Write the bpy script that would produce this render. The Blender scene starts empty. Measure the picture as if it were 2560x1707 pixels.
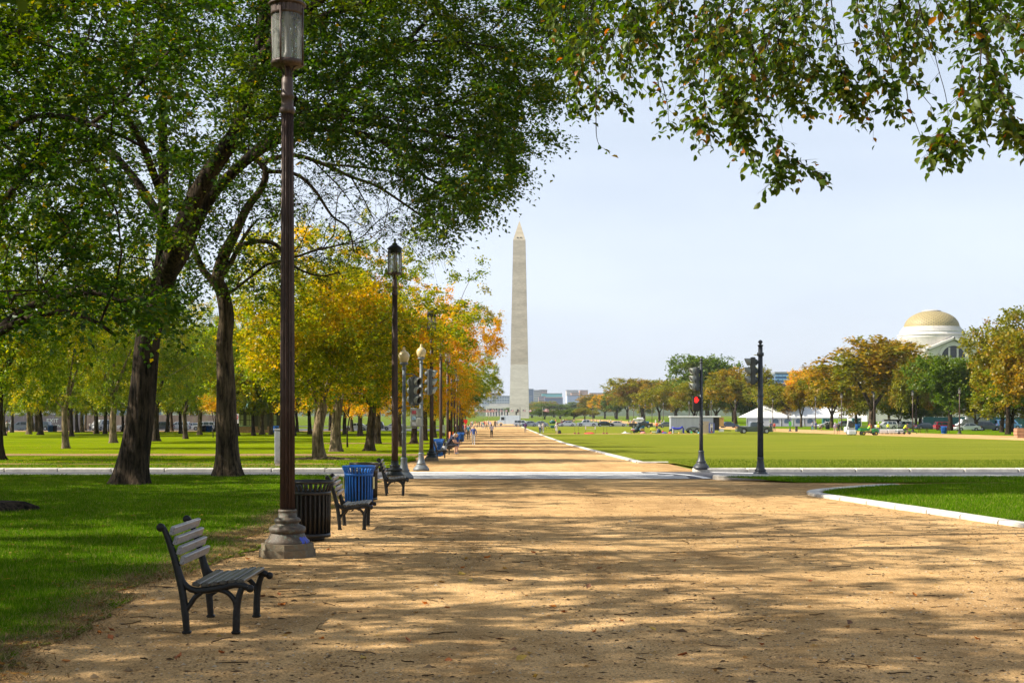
import bpy, bmesh, math, random
import numpy as np
from mathutils import Vector, Matrix, noise as mnoise

# ------------------------------------------------------------------ camera, sky, sun, exposure
scene = bpy.context.scene
COL = scene.collection
R = math.radians
FPX = 3413.0          # focal length in photograph pixels (2560 wide)
HOR = 1035.0          # height of the horizon in the photograph
EYE = 1.65
cam_data = bpy.data.cameras.new('camera')
cam = bpy.data.objects.new('camera', cam_data); COL.objects.link(cam)
cam.location = (0, 0, EYE); cam.rotation_euler = (R(90), 0, 0)
cam_data.sensor_width = 36.0; cam_data.lens = 36.0 * FPX / 2560.0
cam_data.shift_y = (HOR - 853.5) / 2560.0
cam_data.clip_start = 0.1; cam_data.clip_end = 30000
scene.camera = cam

SUN_EL = R(39.0)
SUN_AZ = R(-98.0)      # clockwise from +Y: the sun stands to the left, a touch behind
world = bpy.data.worlds.new('World'); scene.world = world; world.use_nodes = True
wn = world.node_tree; wn.nodes.clear()
w_out = wn.nodes.new('ShaderNodeOutputWorld'); w_bg = wn.nodes.new('ShaderNodeBackground')
w_sky = wn.nodes.new('ShaderNodeTexSky'); w_sky.sky_type = 'NISHITA'; w_sky.sun_disc = False
w_sky.sun_elevation = SUN_EL; w_sky.sun_rotation = SUN_AZ % (2 * math.pi)
w_sky.air_density = 1.0; w_sky.dust_density = 2.2; w_sky.ozone_density = 1.0; w_sky.altitude = 0
# thin high cirrus veil over the whole sky
w_tc = wn.nodes.new('ShaderNodeTexCoord'); w_map = wn.nodes.new('ShaderNodeMapping')
w_map.inputs['Scale'].default_value = (1.2, 1.0, 5.0)
w_nz = wn.nodes.new('ShaderNodeTexNoise'); w_nz.inputs['Scale'].default_value = 1.6; w_nz.inputs['Detail'].default_value = 5
w_rp = wn.nodes.new('ShaderNodeMapRange')
w_rp.inputs['From Min'].default_value = 0.35; w_rp.inputs['From Max'].default_value = 0.7
w_rp.inputs['To Min'].default_value = 0.56; w_rp.inputs['To Max'].default_value = 0.80
w_mix = wn.nodes.new('ShaderNodeMix'); w_mix.data_type = 'RGBA'
[i for i in w_mix.inputs if i.name == 'B' and i.type == 'RGBA'][0].default_value = (8.15, 9.0, 10.5, 1)
wn.links.new(w_tc.outputs['Generated'], w_map.inputs['Vector']); wn.links.new(w_map.outputs[0], w_nz.inputs['Vector'])
wn.links.new(w_nz.outputs[0], w_rp.inputs['Value'])
# the veil thins towards the zenith, where one looks through less of it
w_sep = wn.nodes.new('ShaderNodeSeparateXYZ'); wn.links.new(w_tc.outputs['Generated'], w_sep.inputs[0])
w_th = wn.nodes.new('ShaderNodeMapRange'); w_th.inputs['From Min'].default_value = .1; w_th.inputs['From Max'].default_value = 1.0; w_th.inputs['To Min'].default_value = 1.0; w_th.inputs['To Max'].default_value = .2
wn.links.new(w_sep.outputs[2], w_th.inputs['Value']); w_mu = wn.nodes.new('ShaderNodeMath'); w_mu.operation = 'MULTIPLY'
wn.links.new(w_rp.outputs[0], w_mu.inputs[0]); wn.links.new(w_th.outputs[0], w_mu.inputs[1]); wn.links.new(w_mu.outputs[0], w_mix.inputs['Factor'])
wn.links.new(w_sky.outputs[0], [i for i in w_mix.inputs if i.name == 'A' and i.type == 'RGBA'][0]); wn.links.new([o for o in w_mix.outputs if o.type == 'RGBA'][0], w_bg.inputs['Color'])
w_bg.inputs['Strength'].default_value = 0.070
wn.links.new(w_bg.outputs[0], w_out.inputs['Surface'])

sun_data = bpy.data.lights.new('sun', 'SUN'); sun = bpy.data.objects.new('sun', sun_data); COL.objects.link(sun)
sun_data.energy = 5.0; sun_data.angle = R(0.53); sun_data.color = (1.0, 0.93, 0.80)
sd = Vector((math.sin(SUN_AZ) * math.cos(SUN_EL), math.cos(SUN_AZ) * math.cos(SUN_EL), math.sin(SUN_EL)))
sun.rotation_euler = sd.to_track_quat('Z', 'Y').to_euler()
sun.location = (-40, 10, 60)
vs = scene.view_settings
vs.view_transform = 'Standard'; vs.look = 'None'; vs.gamma = 1.0; vs.use_curve_mapping = False; vs.exposure = 0.80
scene.cycles.max_bounces = 6; scene.cycles.diffuse_bounces = 3; scene.cycles.glossy_bounces = 2
scene.cycles.transmission_bounces = 4; scene.cycles.transparent_max_bounces = 8
scene.cycles.use_denoising = True
scene.cycles.use_adaptive_sampling = True; scene.cycles.adaptive_threshold = 0.015

rng = np.random.default_rng(7)
random.seed(7)

# ------------------------------------------------------------------ lie of the land
def zg(y):
    xs = [0, 130, 200, 300, 400]; zs = [0, -1.15, -1.40, -1.60, -1.75]
    return float(np.interp(y, xs, zs))
def dist_of(py, up=0.0):                      # depth at which ground shows at photograph height py
    lo, hi = 5.0, 4000.0
    for _ in range(50):
        m = (lo + hi) / 2
        if HOR + FPX * (EYE - zg(m) - up) / m > py: lo = m
        else: hi = m
    return (lo + hi) / 2
def G(px, py, up=0.0):                        # ground point
    d = dist_of(py, up)
    return Vector(((px - 1280) / FPX * d, d, zg(d) + up))
def S(px, py, d):                             # point at depth d
    return Vector(((px - 1280) / FPX * d, d, EYE - (py - HOR) / FPX * d))
def XD(px, d): return (px - 1280) / FPX * d

# ------------------------------------------------------------------ mesh helpers
def mesh_np(name, V, F, smooth=False):
    V = np.asarray(V, dtype=np.float32); F = np.asarray(F, dtype=np.int32)
    me = bpy.data.meshes.new(name)
    k = F.shape[1]; n = len(F)
    me.vertices.add(len(V)); me.vertices.foreach_set('co', V.ravel())
    me.loops.add(n * k); me.loops.foreach_set('vertex_index', F.ravel())
    me.polygons.add(n); me.polygons.foreach_set('loop_start', np.arange(0, n * k, k, dtype=np.int32))
    me.polygons.foreach_set('loop_total', np.full(n, k, dtype=np.int32))
    if smooth: me.polygons.foreach_set('use_smooth', np.ones(n, dtype=bool))
    me.update(calc_edges=True)
    return me

class MB:
    """collects shapes into one mesh"""
    def __init__(s): s.v = []; s.f = []; s.m = []; s.sm = []
    def add(s, vs, fs, mi=0, smooth=False):
        b = len(s.v); s.v += [tuple(v) for v in vs]
        s.f += [tuple(b + i for i in f) for f in fs]; s.m += [mi] * len(fs); s.sm += [smooth] * len(fs)
        return s
    def box(s, c, size, mi=0, rot=None, bev=0.0, taper=None):
        x, y, z = size[0] / 2, size[1] / 2, size[2] / 2
        if bev <= 0:
            pts = [(-x,-y,-z),(x,-y,-z),(x,y,-z),(-x,y,-z),(-x,-y,z),(x,-y,z),(x,y,z),(-x,y,z)]
            fs = [(0,3,2,1),(4,5,6,7),(0,1,5,4),(1,2,6,5),(2,3,7,6),(3,0,4,7)]
            if taper: pts = [(p[0]*(taper if p[2] > 0 else 1), p[1]*(taper if p[2] > 0 else 1), p[2]) for p in pts]
        else:                                   # bevelled box: 24 corner points
            b = min(bev, x * .99, y * .99, z * .99); bm = bmesh.new()
            bmesh.ops.create_cube(bm, size=1.0)
            for v in bm.verts: v.co = Vector((v.co.x*2*x, v.co.y*2*y, v.co.z*2*z))
            bmesh.ops.bevel(bm, geom=bm.edges[:], offset=b, segments=1, affect='EDGES')
            bm.verts.index_update()
            pts = [v.co.copy() for v in bm.verts]; fs = [tuple(v.index for v in f.verts) for f in bm.faces]; bm.free()
        M = rot.to_3x3() if isinstance(rot, Matrix) else (Matrix.Rotation(rot, 3, 'Z') if rot else None)
        c = Vector(c); out = []
        for p in pts:
            p = Vector(p)
            if M is not None: p = M @ p
            out.append(p + c)
        return s.add(out, fs, mi)
    def lathe(s, prof, n=24, c=(0,0,0), mi=0, smooth=True, mod=None, cap=True, a0=0.0):
        vs = []
        for i, (r, z) in enumerate(prof):
            for k in range(n):
                a = a0 + 2 * math.pi * k / n
                rr = r * (mod(a, z) if mod else 1)
                vs.append((c[0] + rr * math.cos(a), c[1] + rr * math.sin(a), c[2] + z))
        fs = []
        for i in range(len(prof) - 1):
            for k in range(n):
                k2 = (k + 1) % n
                fs.append((i*n+k, i*n+k2, (i+1)*n+k2, (i+1)*n+k))
        s.add(vs, fs, mi, smooth)
        if cap:
            b = len(s.v) - len(vs)
            for idx, rev in ((0, True), (len(prof) - 1, False)):
                if prof[idx][0] > 1e-4:
                    f = [b + idx*n + k for k in range(n)]
                    if rev: f = f[::-1]
                    s.f.append(tuple(f)); s.m.append(mi); s.sm.append(False)
        return s
    def tube(s, pts, rad, n=8, mi=0, smooth=True, flat=None, caps=True, mod=None):
        pts = [Vector(p) for p in pts]; m = len(pts)
        if not hasattr(rad, '__len__'): rad = [rad] * m
        t = [(pts[min(i+1, m-1)] - pts[max(i-1, 0)]).normalized() for i in range(m)]
        ref = Vector((0, 0, 1)) if abs(t[0].z) < .9 else Vector((0, 1, 0))
        u = (ref - t[0] * ref.dot(t[0])).normalized(); vs = []
        for i in range(m):
            u = (u - t[i] * u.dot(t[i]))
            u = u.normalized() if u.length > 1e-6 else t[i].orthogonal().normalized()
            w = t[i].cross(u)
            for k in range(n):
                a = 2 * math.pi * k / n
                ru = rad[i] * (flat[0] if flat else 1); rw = rad[i] * (flat[1] if flat else 1)
                q = mod(a, i, pts[i]) if mod else 1
                vs.append(pts[i] + u * (ru * q * math.cos(a)) + w * (rw * q * math.sin(a)))
        fs = [(i*n+k, i*n+(k+1) % n, (i+1)*n+(k+1) % n, (i+1)*n+k) for i in range(m-1) for k in range(n)]
        b = len(s.v); s.add(vs, fs, mi, smooth)
        if caps:
            s.f.append(tuple(b + k for k in range(n))[::-1]); s.m.append(mi); s.sm.append(False)
            s.f.append(tuple(b + (m-1)*n + k for k in range(n))); s.m.append(mi); s.sm.append(False)
        return s
    def prism(s, poly, y0, y1, mi=0, plane='xz', mapf=None, smooth=False):
        n = len(poly); vs = []
        for y in (y0, y1):
            for p in poly:
                q = (p[0], y, p[1]) if plane == 'xz' else (p[0], p[1], y)
                vs.append(mapf(q) if mapf else q)
        fs = [tuple(range(n)), tuple(range(2*n-1, n-1, -1))] + [(i, n+i, n+(i+1) % n, (i+1) % n) for i in range(n)]
        return s.add(vs, fs, mi, smooth)
    def ball(s, c, r, n=12, mi=0, sz=1.0):
        prof = [(r*math.sin(math.pi*i/8) if 0 < i < 8 else r*.02, -r*sz*math.cos(math.pi*i/8)) for i in range(9)]
        return s.lathe(prof, n, c, mi)
    def mesh(s, name):
        me = bpy.data.meshes.new(name); me.from_pydata([tuple(v) for v in s.v], [], s.f); me.update()
        me.polygons.foreach_set('material_index', s.m); me.polygons.foreach_set('use_smooth', s.sm)
        bm = bmesh.new(); bm.from_mesh(me); bmesh.ops.recalc_face_normals(bm, faces=bm.faces[:]); bm.to_mesh(me); bm.free()
        return me
    def build(s, name, mats, parent=None, loc=None, rot=None):
        return link(name, s.mesh(name), mats, parent, loc, rot)

def link(name, me, mats, parent=None, loc=None, rot=None):
    o = bpy.data.objects.new(name, me); COL.objects.link(o)
    if mats is not None:
        if not isinstance(mats, (list, tuple)): mats = [mats]
        if len(me.materials) == 0:
            for m in mats: me.materials.append(m)
        else:
            for i, m in enumerate(mats):
                if i < len(me.materials) and me.materials[i] != m:
                    o.material_slots[i].link = 'OBJECT'; o.material_slots[i].material = m
    if parent: o.parent = parent
    if loc is not None: o.location = loc
    if rot is not None: o.rotation_euler = rot if hasattr(rot, '__len__') else (0, 0, rot)
    return o
def tag(o, label=None, cat=None, group=None, kind=None):
    if label: o['label'] = label
    if cat: o['category'] = cat
    if group: o['group'] = group
    if kind: o['kind'] = kind
    return o
def thing(name, label, cat, loc=(0,0,0), rot=0, group=None):
    o = bpy.data.objects.new(name, None); COL.objects.link(o)
    o.empty_display_size = .3; o.location = loc; o.rotation_euler = (0, 0, rot)
    return tag(o, label, cat, group)
def copy_thing(root, loc, rot=None, label=None, group=None, scale=None):
    r = root.copy(); COL.objects.link(r); r.location = loc
    if rot is not None: r.rotation_euler = (0, 0, rot)
    if scale: r.scale = scale if hasattr(scale, '__len__') else (scale,) * 3
    if label: r['label'] = label
    if group: r['group'] = group
    for ch in list(root.children):
        c = ch.copy(); COL.objects.link(c); c.parent = r
        for g in ch.children:
            d = g.copy(); COL.objects.link(d); d.parent = c
    return r

# ------------------------------------------------------------------ materials
def nt_new(name):
    m = bpy.data.materials.new(name); m.use_nodes = True; n = m.node_tree; n.nodes.clear()
    out = n.nodes.new('ShaderNodeOutputMaterial'); return m, n, out
def ramp(n, stops, interp='LINEAR'):
    r = n.nodes.new('ShaderNodeValToRGB'); e = r.color_ramp; e.interpolation = interp
    while len(e.elements) < len(stops): e.elements.new(0.5)
    for el, (p, c) in zip(e.elements, stops): el.position = p; el.color = (*c, 1)
    return r
def noise(n, vec, scale, detail=4, rough=.55, stretch=None):
    t = n.nodes.new('ShaderNodeTexNoise'); t.inputs['Scale'].default_value = scale
    t.inputs['Detail'].default_value = detail; t.inputs['Roughness'].default_value = rough
    if stretch:
        mp = n.nodes.new('ShaderNodeMapping'); mp.inputs['Scale'].default_value = stretch
        n.links.new(vec, mp.inputs['Vector']); vec = mp.outputs[0]
    n.links.new(vec, t.inputs['Vector']); return t
def mixc(n, fac, a, b, mode='MIX'):
    x = n.nodes.new('ShaderNodeMix'); x.data_type = 'RGBA'; x.blend_type = mode
    for s, k in ((fac, 'Factor'), (a, 'A'), (b, 'B')):
        sock = x.inputs[k] if k == 'Factor' else [i for i in x.inputs if i.name == k and i.type == 'RGBA'][0]
        if isinstance(s, (int, float)): sock.default_value = s
        elif isinstance(s, tuple): sock.default_value = (*s, 1)
        else: n.links.new(s, sock)
    return [o for o in x.outputs if o.type == 'RGBA'][0]
def plain(name, col, rough=.6, metal=0.0, var=.18, scale=6.0, bump=.0, bscale=60, spec=.5, wear=None, emit=None, coat=0, stretch=None):
    """painted / stone / cloth surface: base colour varied by two noises, fine bump, optional wear colour"""
    m, n, out = nt_new(name)
    p = n.nodes.new('ShaderNodeBsdfPrincipled'); tc = n.nodes.new('ShaderNodeTexCoord'); v = tc.outputs['Object']
    a = noise(n, v, scale, 5, .6, stretch)
    lo = tuple(c * (1 - var) for c in col); hi = tuple(min(1, c * (1 + var)) for c in col)
    rp = ramp(n, [(.3, lo), (.7, hi)]); n.links.new(a.outputs[0], rp.inputs[0]); c = rp.outputs[0]
    if wear:
        b = noise(n, v, scale * 2.3, 6, .7, stretch); wr = ramp(n, [(.52, (0,0,0)), (.66, (1,1,1))]); n.links.new(b.outputs[0], wr.inputs[0])
        c = mixc(n, wr.outputs[0], c, wear)
    n.links.new(c, p.inputs['Base Color'])
    p.inputs['Roughness'].default_value = rough; p.inputs['Metallic'].default_value = metal
    p.inputs['Specular IOR Level'].default_value = spec; p.inputs['Coat Weight'].default_value = coat
    if bump:
        b = noise(n, v, bscale, 4, .6, stretch); bp = n.nodes.new('ShaderNodeBump'); bp.inputs['Strength'].default_value = bump
        bp.inputs['Distance'].default_value = .02
        n.links.new(b.outputs[0], bp.inputs['Height']); n.links.new(bp.outputs[0], p.inputs['Normal'])
    if emit:
        p.inputs['Emission Color'].default_value = (*emit[0], 1); p.inputs['Emission Strength'].default_value = emit[1]
    n.links.new(p.outputs[0], out.inputs['Surface']); return m

def leaf_mat(name, stops, patch=None, trans=.45, patch_scale=.35):
    """leaves: every leaf its own tint, larger patches of autumn colour and, on the elms, painted backlight, light coming through"""
    m, n, out = nt_new(name)
    geo = n.nodes.new('ShaderNodeNewGeometry'); tc = n.nodes.new('ShaderNodeTexCoord')
    rp = ramp(n, stops); n.links.new(geo.outputs['Random Per Island'], rp.inputs[0]); c = rp.outputs[0]
    if patch:
        oi = n.nodes.new('ShaderNodeObjectInfo'); ad = n.nodes.new('ShaderNodeVectorMath'); ad.operation = 'ADD'
        n.links.new(tc.outputs['Object'], ad.inputs[0])
        sc = n.nodes.new('ShaderNodeVectorMath'); sc.operation = 'SCALE'; sc.inputs['Scale'].default_value = 40
        cb = n.nodes.new('ShaderNodeCombineXYZ')
        for k in range(3): n.links.new(oi.outputs['Random'], cb.inputs[k])
        n.links.new(cb.outputs[0], sc.inputs[0]); n.links.new(sc.outputs[0], ad.inputs[1])
        pn = noise(n, ad.outputs[0], patch_scale, 4, .6)
        pr = ramp(n, [(patch[1], (0,0,0)), (patch[2], (1,1,1))]); n.links.new(pn.outputs[0], pr.inputs[0])
        rp2 = ramp(n, patch[0]); n.links.new(geo.outputs['Random Per Island'], rp2.inputs[0])
        c = mixc(n, pr.outputs[0], c, rp2.outputs[0])
    df = n.nodes.new('ShaderNodeBsdfDiffuse'); tr = n.nodes.new('ShaderNodeBsdfTranslucent'); gl = n.nodes.new('ShaderNodeBsdfGlossy')
    gl.inputs['Roughness'].default_value = .42; gl.inputs['Color'].default_value = (.9, .95, .9, 1)
    hs = n.nodes.new('ShaderNodeHueSaturation'); hs.inputs['Hue'].default_value = .497; hs.inputs['Saturation'].default_value = 1.12; hs.inputs['Value'].default_value = 1.5
    n.links.new(c, df.inputs['Color']); n.links.new(c, hs.inputs['Color']); n.links.new(hs.outputs[0], tr.inputs['Color'])
    mx = n.nodes.new('ShaderNodeMixShader'); mx.inputs[0].default_value = trans
    n.links.new(df.outputs[0], mx.inputs[1]); n.links.new(tr.outputs[0], mx.inputs[2])
    m2 = n.nodes.new('ShaderNodeMixShader'); m2.inputs[0].default_value = .02
    n.links.new(mx.outputs[0], m2.inputs[1]); n.links.new(gl.outputs[0], m2.inputs[2]); n.links.new(m2.outputs[0], out.inputs['Surface'])
    return m

def bark_mat(name, col, dark, scale=1.0):
    m, n, out = nt_new(name); p = n.nodes.new('ShaderNodeBsdfPrincipled'); tc = n.nodes.new('ShaderNodeTexCoord'); v = tc.outputs['Object']
    a = noise(n, v, 11 * scale, 6, .7, (1, 1, .14)); b = noise(n, v, 1.3 * scale, 4, .6)
    rp = ramp(n, [(.40, dark), (.53, col), (.68, tuple(min(1, c * 1.7) for c in col))]); n.links.new(a.outputs[0], rp.inputs[0])
    rb = ramp(n, [(.35, (.55, .55, .5)), (.7, (1.15, 1.1, 1.0))]); n.links.new(b.outputs[0], rb.inputs[0])
    c = mixc(n, 1.0, rp.outputs[0], rb.outputs[0], 'MULTIPLY'); n.links.new(c, p.inputs['Base Color'])
    p.inputs['Roughness'].default_value = .95; p.inputs['Specular IOR Level'].default_value = .15
    bp = n.nodes.new('ShaderNodeBump'); bp.inputs['Strength'].default_value = .9; bp.inputs['Distance'].default_value = .07
    n.links.new(a.outputs[0], bp.inputs['Height']); n.links.new(bp.outputs[0], p.inputs['Normal'])
    n.links.new(p.outputs[0], out.inputs['Surface']); return m

def gravel_mat(name='gravel'):
    m, n, out = nt_new(name); p = n.nodes.new('ShaderNodeBsdfPrincipled'); tc = n.nodes.new('ShaderNodeTexCoord'); v = tc.outputs['Object']
    big = noise(n, v, .22, 5, .6, (1, .6, 1)); mid = noise(n, v, 2.6, 5, .65); fine = noise(n, v, 75, 3, .75)
    vo = n.nodes.new('ShaderNodeTexVoronoi'); vo.inputs['Scale'].default_value = 70; n.links.new(v, vo.inputs['Vector'])
    r1 = ramp(n, [(.30, (.40, .250, .120)), (.52, (.60, .385, .180)), (.75, (.71, .47, .235))]); n.links.new(big.outputs[0], r1.inputs[0])
    r2 = ramp(n, [(.30, (.72, .70, .66)), (.60, (1.05, 1.05, 1.05))]); n.links.new(mid.outputs[0], r2.inputs[0])
    r3 = ramp(n, [(.33, (.30, .28, .27)), (.46, (.95, .95, .95)), (.70, (1.45, 1.4, 1.3))]); n.links.new(fine.outputs[0], r3.inputs[0])
    sp = n.nodes.new('ShaderNodeSeparateColor'); n.links.new(vo.outputs['Color'], sp.inputs[0])
    r4 = ramp(n, [(.05, (.35, .32, .30)), (.14, (.95, .95, .95)), (.85, (1.05, 1.05, 1.05)), (.95, (1.5, 1.5, 1.5))]); n.links.new(sp.outputs[0], r4.inputs[0])
    tr_ = noise(n, v, 1.1, 4, .6, (1, .07, 1)); r5 = ramp(n, [(.36, (.82, .80, .78)), (.5, (1, 1, 1)), (.66, (1.07, 1.07, 1.06))]); n.links.new(tr_.outputs[0], r5.inputs[0])
    st_ = noise(n, v, .55, 6, .7); r6 = ramp(n, [(.30, (.66, .62, .56)), (.43, (1, 1, 1))]); n.links.new(st_.outputs[0], r6.inputs[0])
    c = mixc(n, 1, r1.outputs[0], r2.outputs[0], 'MULTIPLY'); c = mixc(n, .8, c, r5.outputs[0], 'MULTIPLY'); c = mixc(n, .7, c, r6.outputs[0], 'MULTIPLY'); c = mixc(n, .75, c, r3.outputs[0], 'MULTIPLY'); c = mixc(n, .6, c, r4.outputs[0], 'MULTIPLY')
    n.links.new(c, p.inputs['Base Color']); p.inputs['Roughness'].default_value = .95; p.inputs['Specular IOR Level'].default_value = .0
    b1 = n.nodes.new('ShaderNodeBump'); b1.inputs['Strength'].default_value = .8; b1.inputs['Distance'].default_value = .012; n.links.new(fine.outputs[0], b1.inputs['Height'])
    b2 = n.nodes.new('ShaderNodeBump'); b2.inputs['Strength'].default_value = .7; b2.inputs['Distance'].default_value = .05; n.links.new(mid.outputs[0], b2.inputs['Height'])
    n.links.new(b1.outputs[0], b2.inputs['Normal']); n.links.new(b2.outputs[0], p.inputs['Normal'])
    n.links.new(p.outputs[0], out.inputs['Surface']); return m

def lawn_mat(name, base, bright, dry, dryamt=.5, fine=1.0):
    m, n, out = nt_new(name); p = n.nodes.new('ShaderNodeBsdfPrincipled'); tc = n.nodes.new('ShaderNodeTexCoord'); v = tc.outputs['Object']
    a = noise(n, v, .16, 5, .62, (.6, 1.6, 1)); b = noise(n, v, 1.7, 5, .6); f = noise(n, v, 38 * fine, 4, .75)
    r1 = ramp(n, [(.33, base), (.66, bright)]); n.links.new(a.outputs[0], r1.inputs[0])
    r2 = ramp(n, [(dryamt, (0,0,0)), (dryamt + .22, (1,1,1))]); n.links.new(b.outputs[0], r2.inputs[0])
    w_ = noise(n, v, .5, 4, .6, (.12, 1.5, 1)); rw = ramp(n, [(.38, (.84, .86, .8)), (.62, (1.12, 1.08, 1.0))]); n.links.new(w_.outputs[0], rw.inputs[0])
    c = mixc(n, r2.outputs[0], r1.outputs[0], dry); c = mixc(n, .8, c, rw.outputs[0], 'MULTIPLY')
    r3 = ramp(n, [(.32, (.45, .5, .45)), (.5, (.95, .95, .95)), (.68, (1.5, 1.45, 1.35))]); n.links.new(f.outputs[0], r3.inputs[0])
    c = mixc(n, .85, c, r3.outputs[0], 'MULTIPLY'); n.links.new(c, p.inputs['Base Color'])
    p.inputs['Roughness'].default_value = .9; p.inputs['Specular IOR Level'].default_value = .0
    b1 = n.nodes.new('ShaderNodeBump'); b1.inputs['Strength'].default_value = 1; b1.inputs['Distance'].default_value = .05
    n.links.new(f.outputs[0], b1.inputs['Height']); n.links.new(b1.outputs[0], p.inputs['Normal'])
    n.links.new(p.outputs[0], out.inputs['Surface']); return m

def glass_mat(name, tint=(.9, .93, .95), dirt=.35, dirtcol=(.55, .55, .5)):
    m, n, out = nt_new(name); tc = n.nodes.new('ShaderNodeTexCoord')
    tr = n.nodes.new('ShaderNodeBsdfTransparent'); tr.inputs[0].default_value = (*tint, 1)
    gl = n.nodes.new('ShaderNodeBsdfGlossy'); gl.inputs['Roughness'].default_value = .05
    df = n.nodes.new('ShaderNodeBsdfDiffuse'); df.inputs[0].default_value = (*dirtcol, 1)
    tl = n.nodes.new('ShaderNodeBsdfTranslucent'); tl.inputs[0].default_value = (*dirtcol, 1)
    dd = n.nodes.new('ShaderNodeMixShader'); dd.inputs[0].default_value = .5; n.links.new(df.outputs[0], dd.inputs[1]); n.links.new(tl.outputs[0], dd.inputs[2])
    fr = n.nodes.new('ShaderNodeFresnel'); fr.inputs[0].default_value = 1.5
    a = n.nodes.new('ShaderNodeMixShader'); n.links.new(fr.outputs[0], a.inputs[0]); n.links.new(tr.outputs[0], a.inputs[1]); n.links.new(gl.outputs[0], a.inputs[2])
    ns = noise(n, tc.outputs['Object'], 14, 5, .7, (1, 1, .12)); r = ramp(n, [(.35, (dirt*.3,)*3), (.7, (min(1, dirt*1.6),)*3)]); n.links.new(ns.outputs[0], r.inputs[0])
    b = n.nodes.new('ShaderNodeMixShader'); n.links.new(r.outputs[0], b.inputs[0]); n.links.new(a.outputs[0], b.inputs[1]); n.links.new(dd.outputs[0], b.inputs[2])
    n.links.new(b.outputs[0], out.inputs['Surface']); return m

M = {}
M['gravel'] = gravel_mat()
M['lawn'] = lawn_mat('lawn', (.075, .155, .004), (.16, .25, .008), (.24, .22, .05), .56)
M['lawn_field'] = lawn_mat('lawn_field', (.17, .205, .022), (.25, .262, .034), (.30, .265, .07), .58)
M['lawn_left'] = lawn_mat('lawn_left', (.13, .20, .004), (.25, .30, .007), (.26, .23, .04), .60)
M['lawn_far'] = lawn_mat('lawn_far', (.10, .15, .02), (.16, .21, .03), (.22, .2, .08), .6, .2)
M['dirt'] = lawn_mat('dirt', (.30, .20, .10), (.42, .28, .15), (.12, .13, .04), .62)
M['asphalt'] = plain('asphalt', (.075, .075, .085), .9, var=.25, scale=1.5, bump=.5, bscale=70)
M['road_paint'] = plain('road_paint', (.80, .79, .76), .7, var=.14, scale=3, wear=(.45, .44, .42))
M['concrete'] = plain('concrete', (.60, .56, .49), .85, var=.2, scale=2.5, bump=.3, bscale=40, wear=(.45, .42, .37))
M['kerb_dark'] = plain('kerb_granite', (.40, .39, .38), .85, var=.14, scale=3, bump=.3, bscale=40, wear=(.30, .29, .28))
M['lamp_iron'] = plain('lamp_brown_iron', (.070, .042, .032), .5, .1, var=.35, scale=9, bump=.15, bscale=60, wear=(.115, .075, .058), stretch=(1,1,.3))
M['lamp_base'] = plain('lamp_verdigris_iron', (.085, .062, .042), .6, .1, var=.4, scale=9, bump=.3, bscale=40, wear=(.12, .15, .115))
M['lamp_plinth'] = plain('lamp_stone', (.15, .115, .07), .85, var=.25, scale=6, bump=.4, bscale=30, wear=(.14, .155, .11))
M['dark_iron'] = plain('dark_iron', (.022, .026, .026), .5, .4, var=.3, scale=8, wear=(.03, .045, .04))
M['bench_iron'] = plain('bench_iron', (.007, .0075, .0075), .45, 0, var=.3, scale=12, bump=.2, bscale=50, wear=(.014, .016, .014), spec=.35)
M['slat'] = plain('slat_paint_sky_sheen', (.27, .265, .27), .32, 0, var=.22, scale=5, bump=.12, bscale=30, wear=(.085, .080, .075), stretch=(8, 1, 8))  # weathered grey, lightened to paint in sky reflected by the back slats
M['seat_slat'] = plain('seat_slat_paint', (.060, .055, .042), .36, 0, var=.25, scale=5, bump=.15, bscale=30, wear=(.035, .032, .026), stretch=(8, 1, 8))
M['bolt'] = plain('bolt_steel', (.06, .06, .065), .4, .8)
M['bin_black'] = plain('bin_black', (.014, .013, .012), .38, .1, var=.3, scale=10, wear=(.04, .032, .026))
M['bin_blue'] = plain('bin_blue', (.001, .105, .42), .5, 0, var=.15, scale=8)
M['liner'] = plain('bin_liner', (.01, .01, .011), .7)
M['label_cream'] = plain('label_cream', (.62, .58, .25), .6)
M['signal_post'] = plain('signal_grey_paint', (.155, .175, .185), .5, .2, var=.2, scale=6, wear=(.12, .135, .14), bump=.15)
M['signal_dark'] = plain('signal_dark_paint', (.045, .050, .058), .45, .2, var=.2, scale=6, wear=(.07, .075, .08))
M['signal_case'] = plain('signal_case', (.34, .35, .30), .55, 0, var=.15, scale=5)  # light tone puts sun on the visors into the colour
M['head_case'] = plain('head_case', (.07, .075, .07), .5, 0, var=.2, scale=5)  # dark tone for the housings, painted as their shaded backs look
M['lens_dark'] = plain('lens_dark', (.02, .018, .015), .3)
M['lens_amber'] = plain('lens_amber', (.16, .07, .01), .3)
M['hand_red'] = plain('hand_red', (.8, .01, .01), .4, emit=((1.0, .02, .015), 1.3))
M['globe'] = plain('globe_cream', (.72, .55, .27), .25, 0, var=.12, scale=3)
M['glass'] = glass_mat('lamp_glass')
M['marble'] = None
M['cabinet'] = plain('cabinet_grey', (.36, .38, .40), .5, .3, var=.15, scale=4, wear=(.28, .30, .32))
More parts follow.
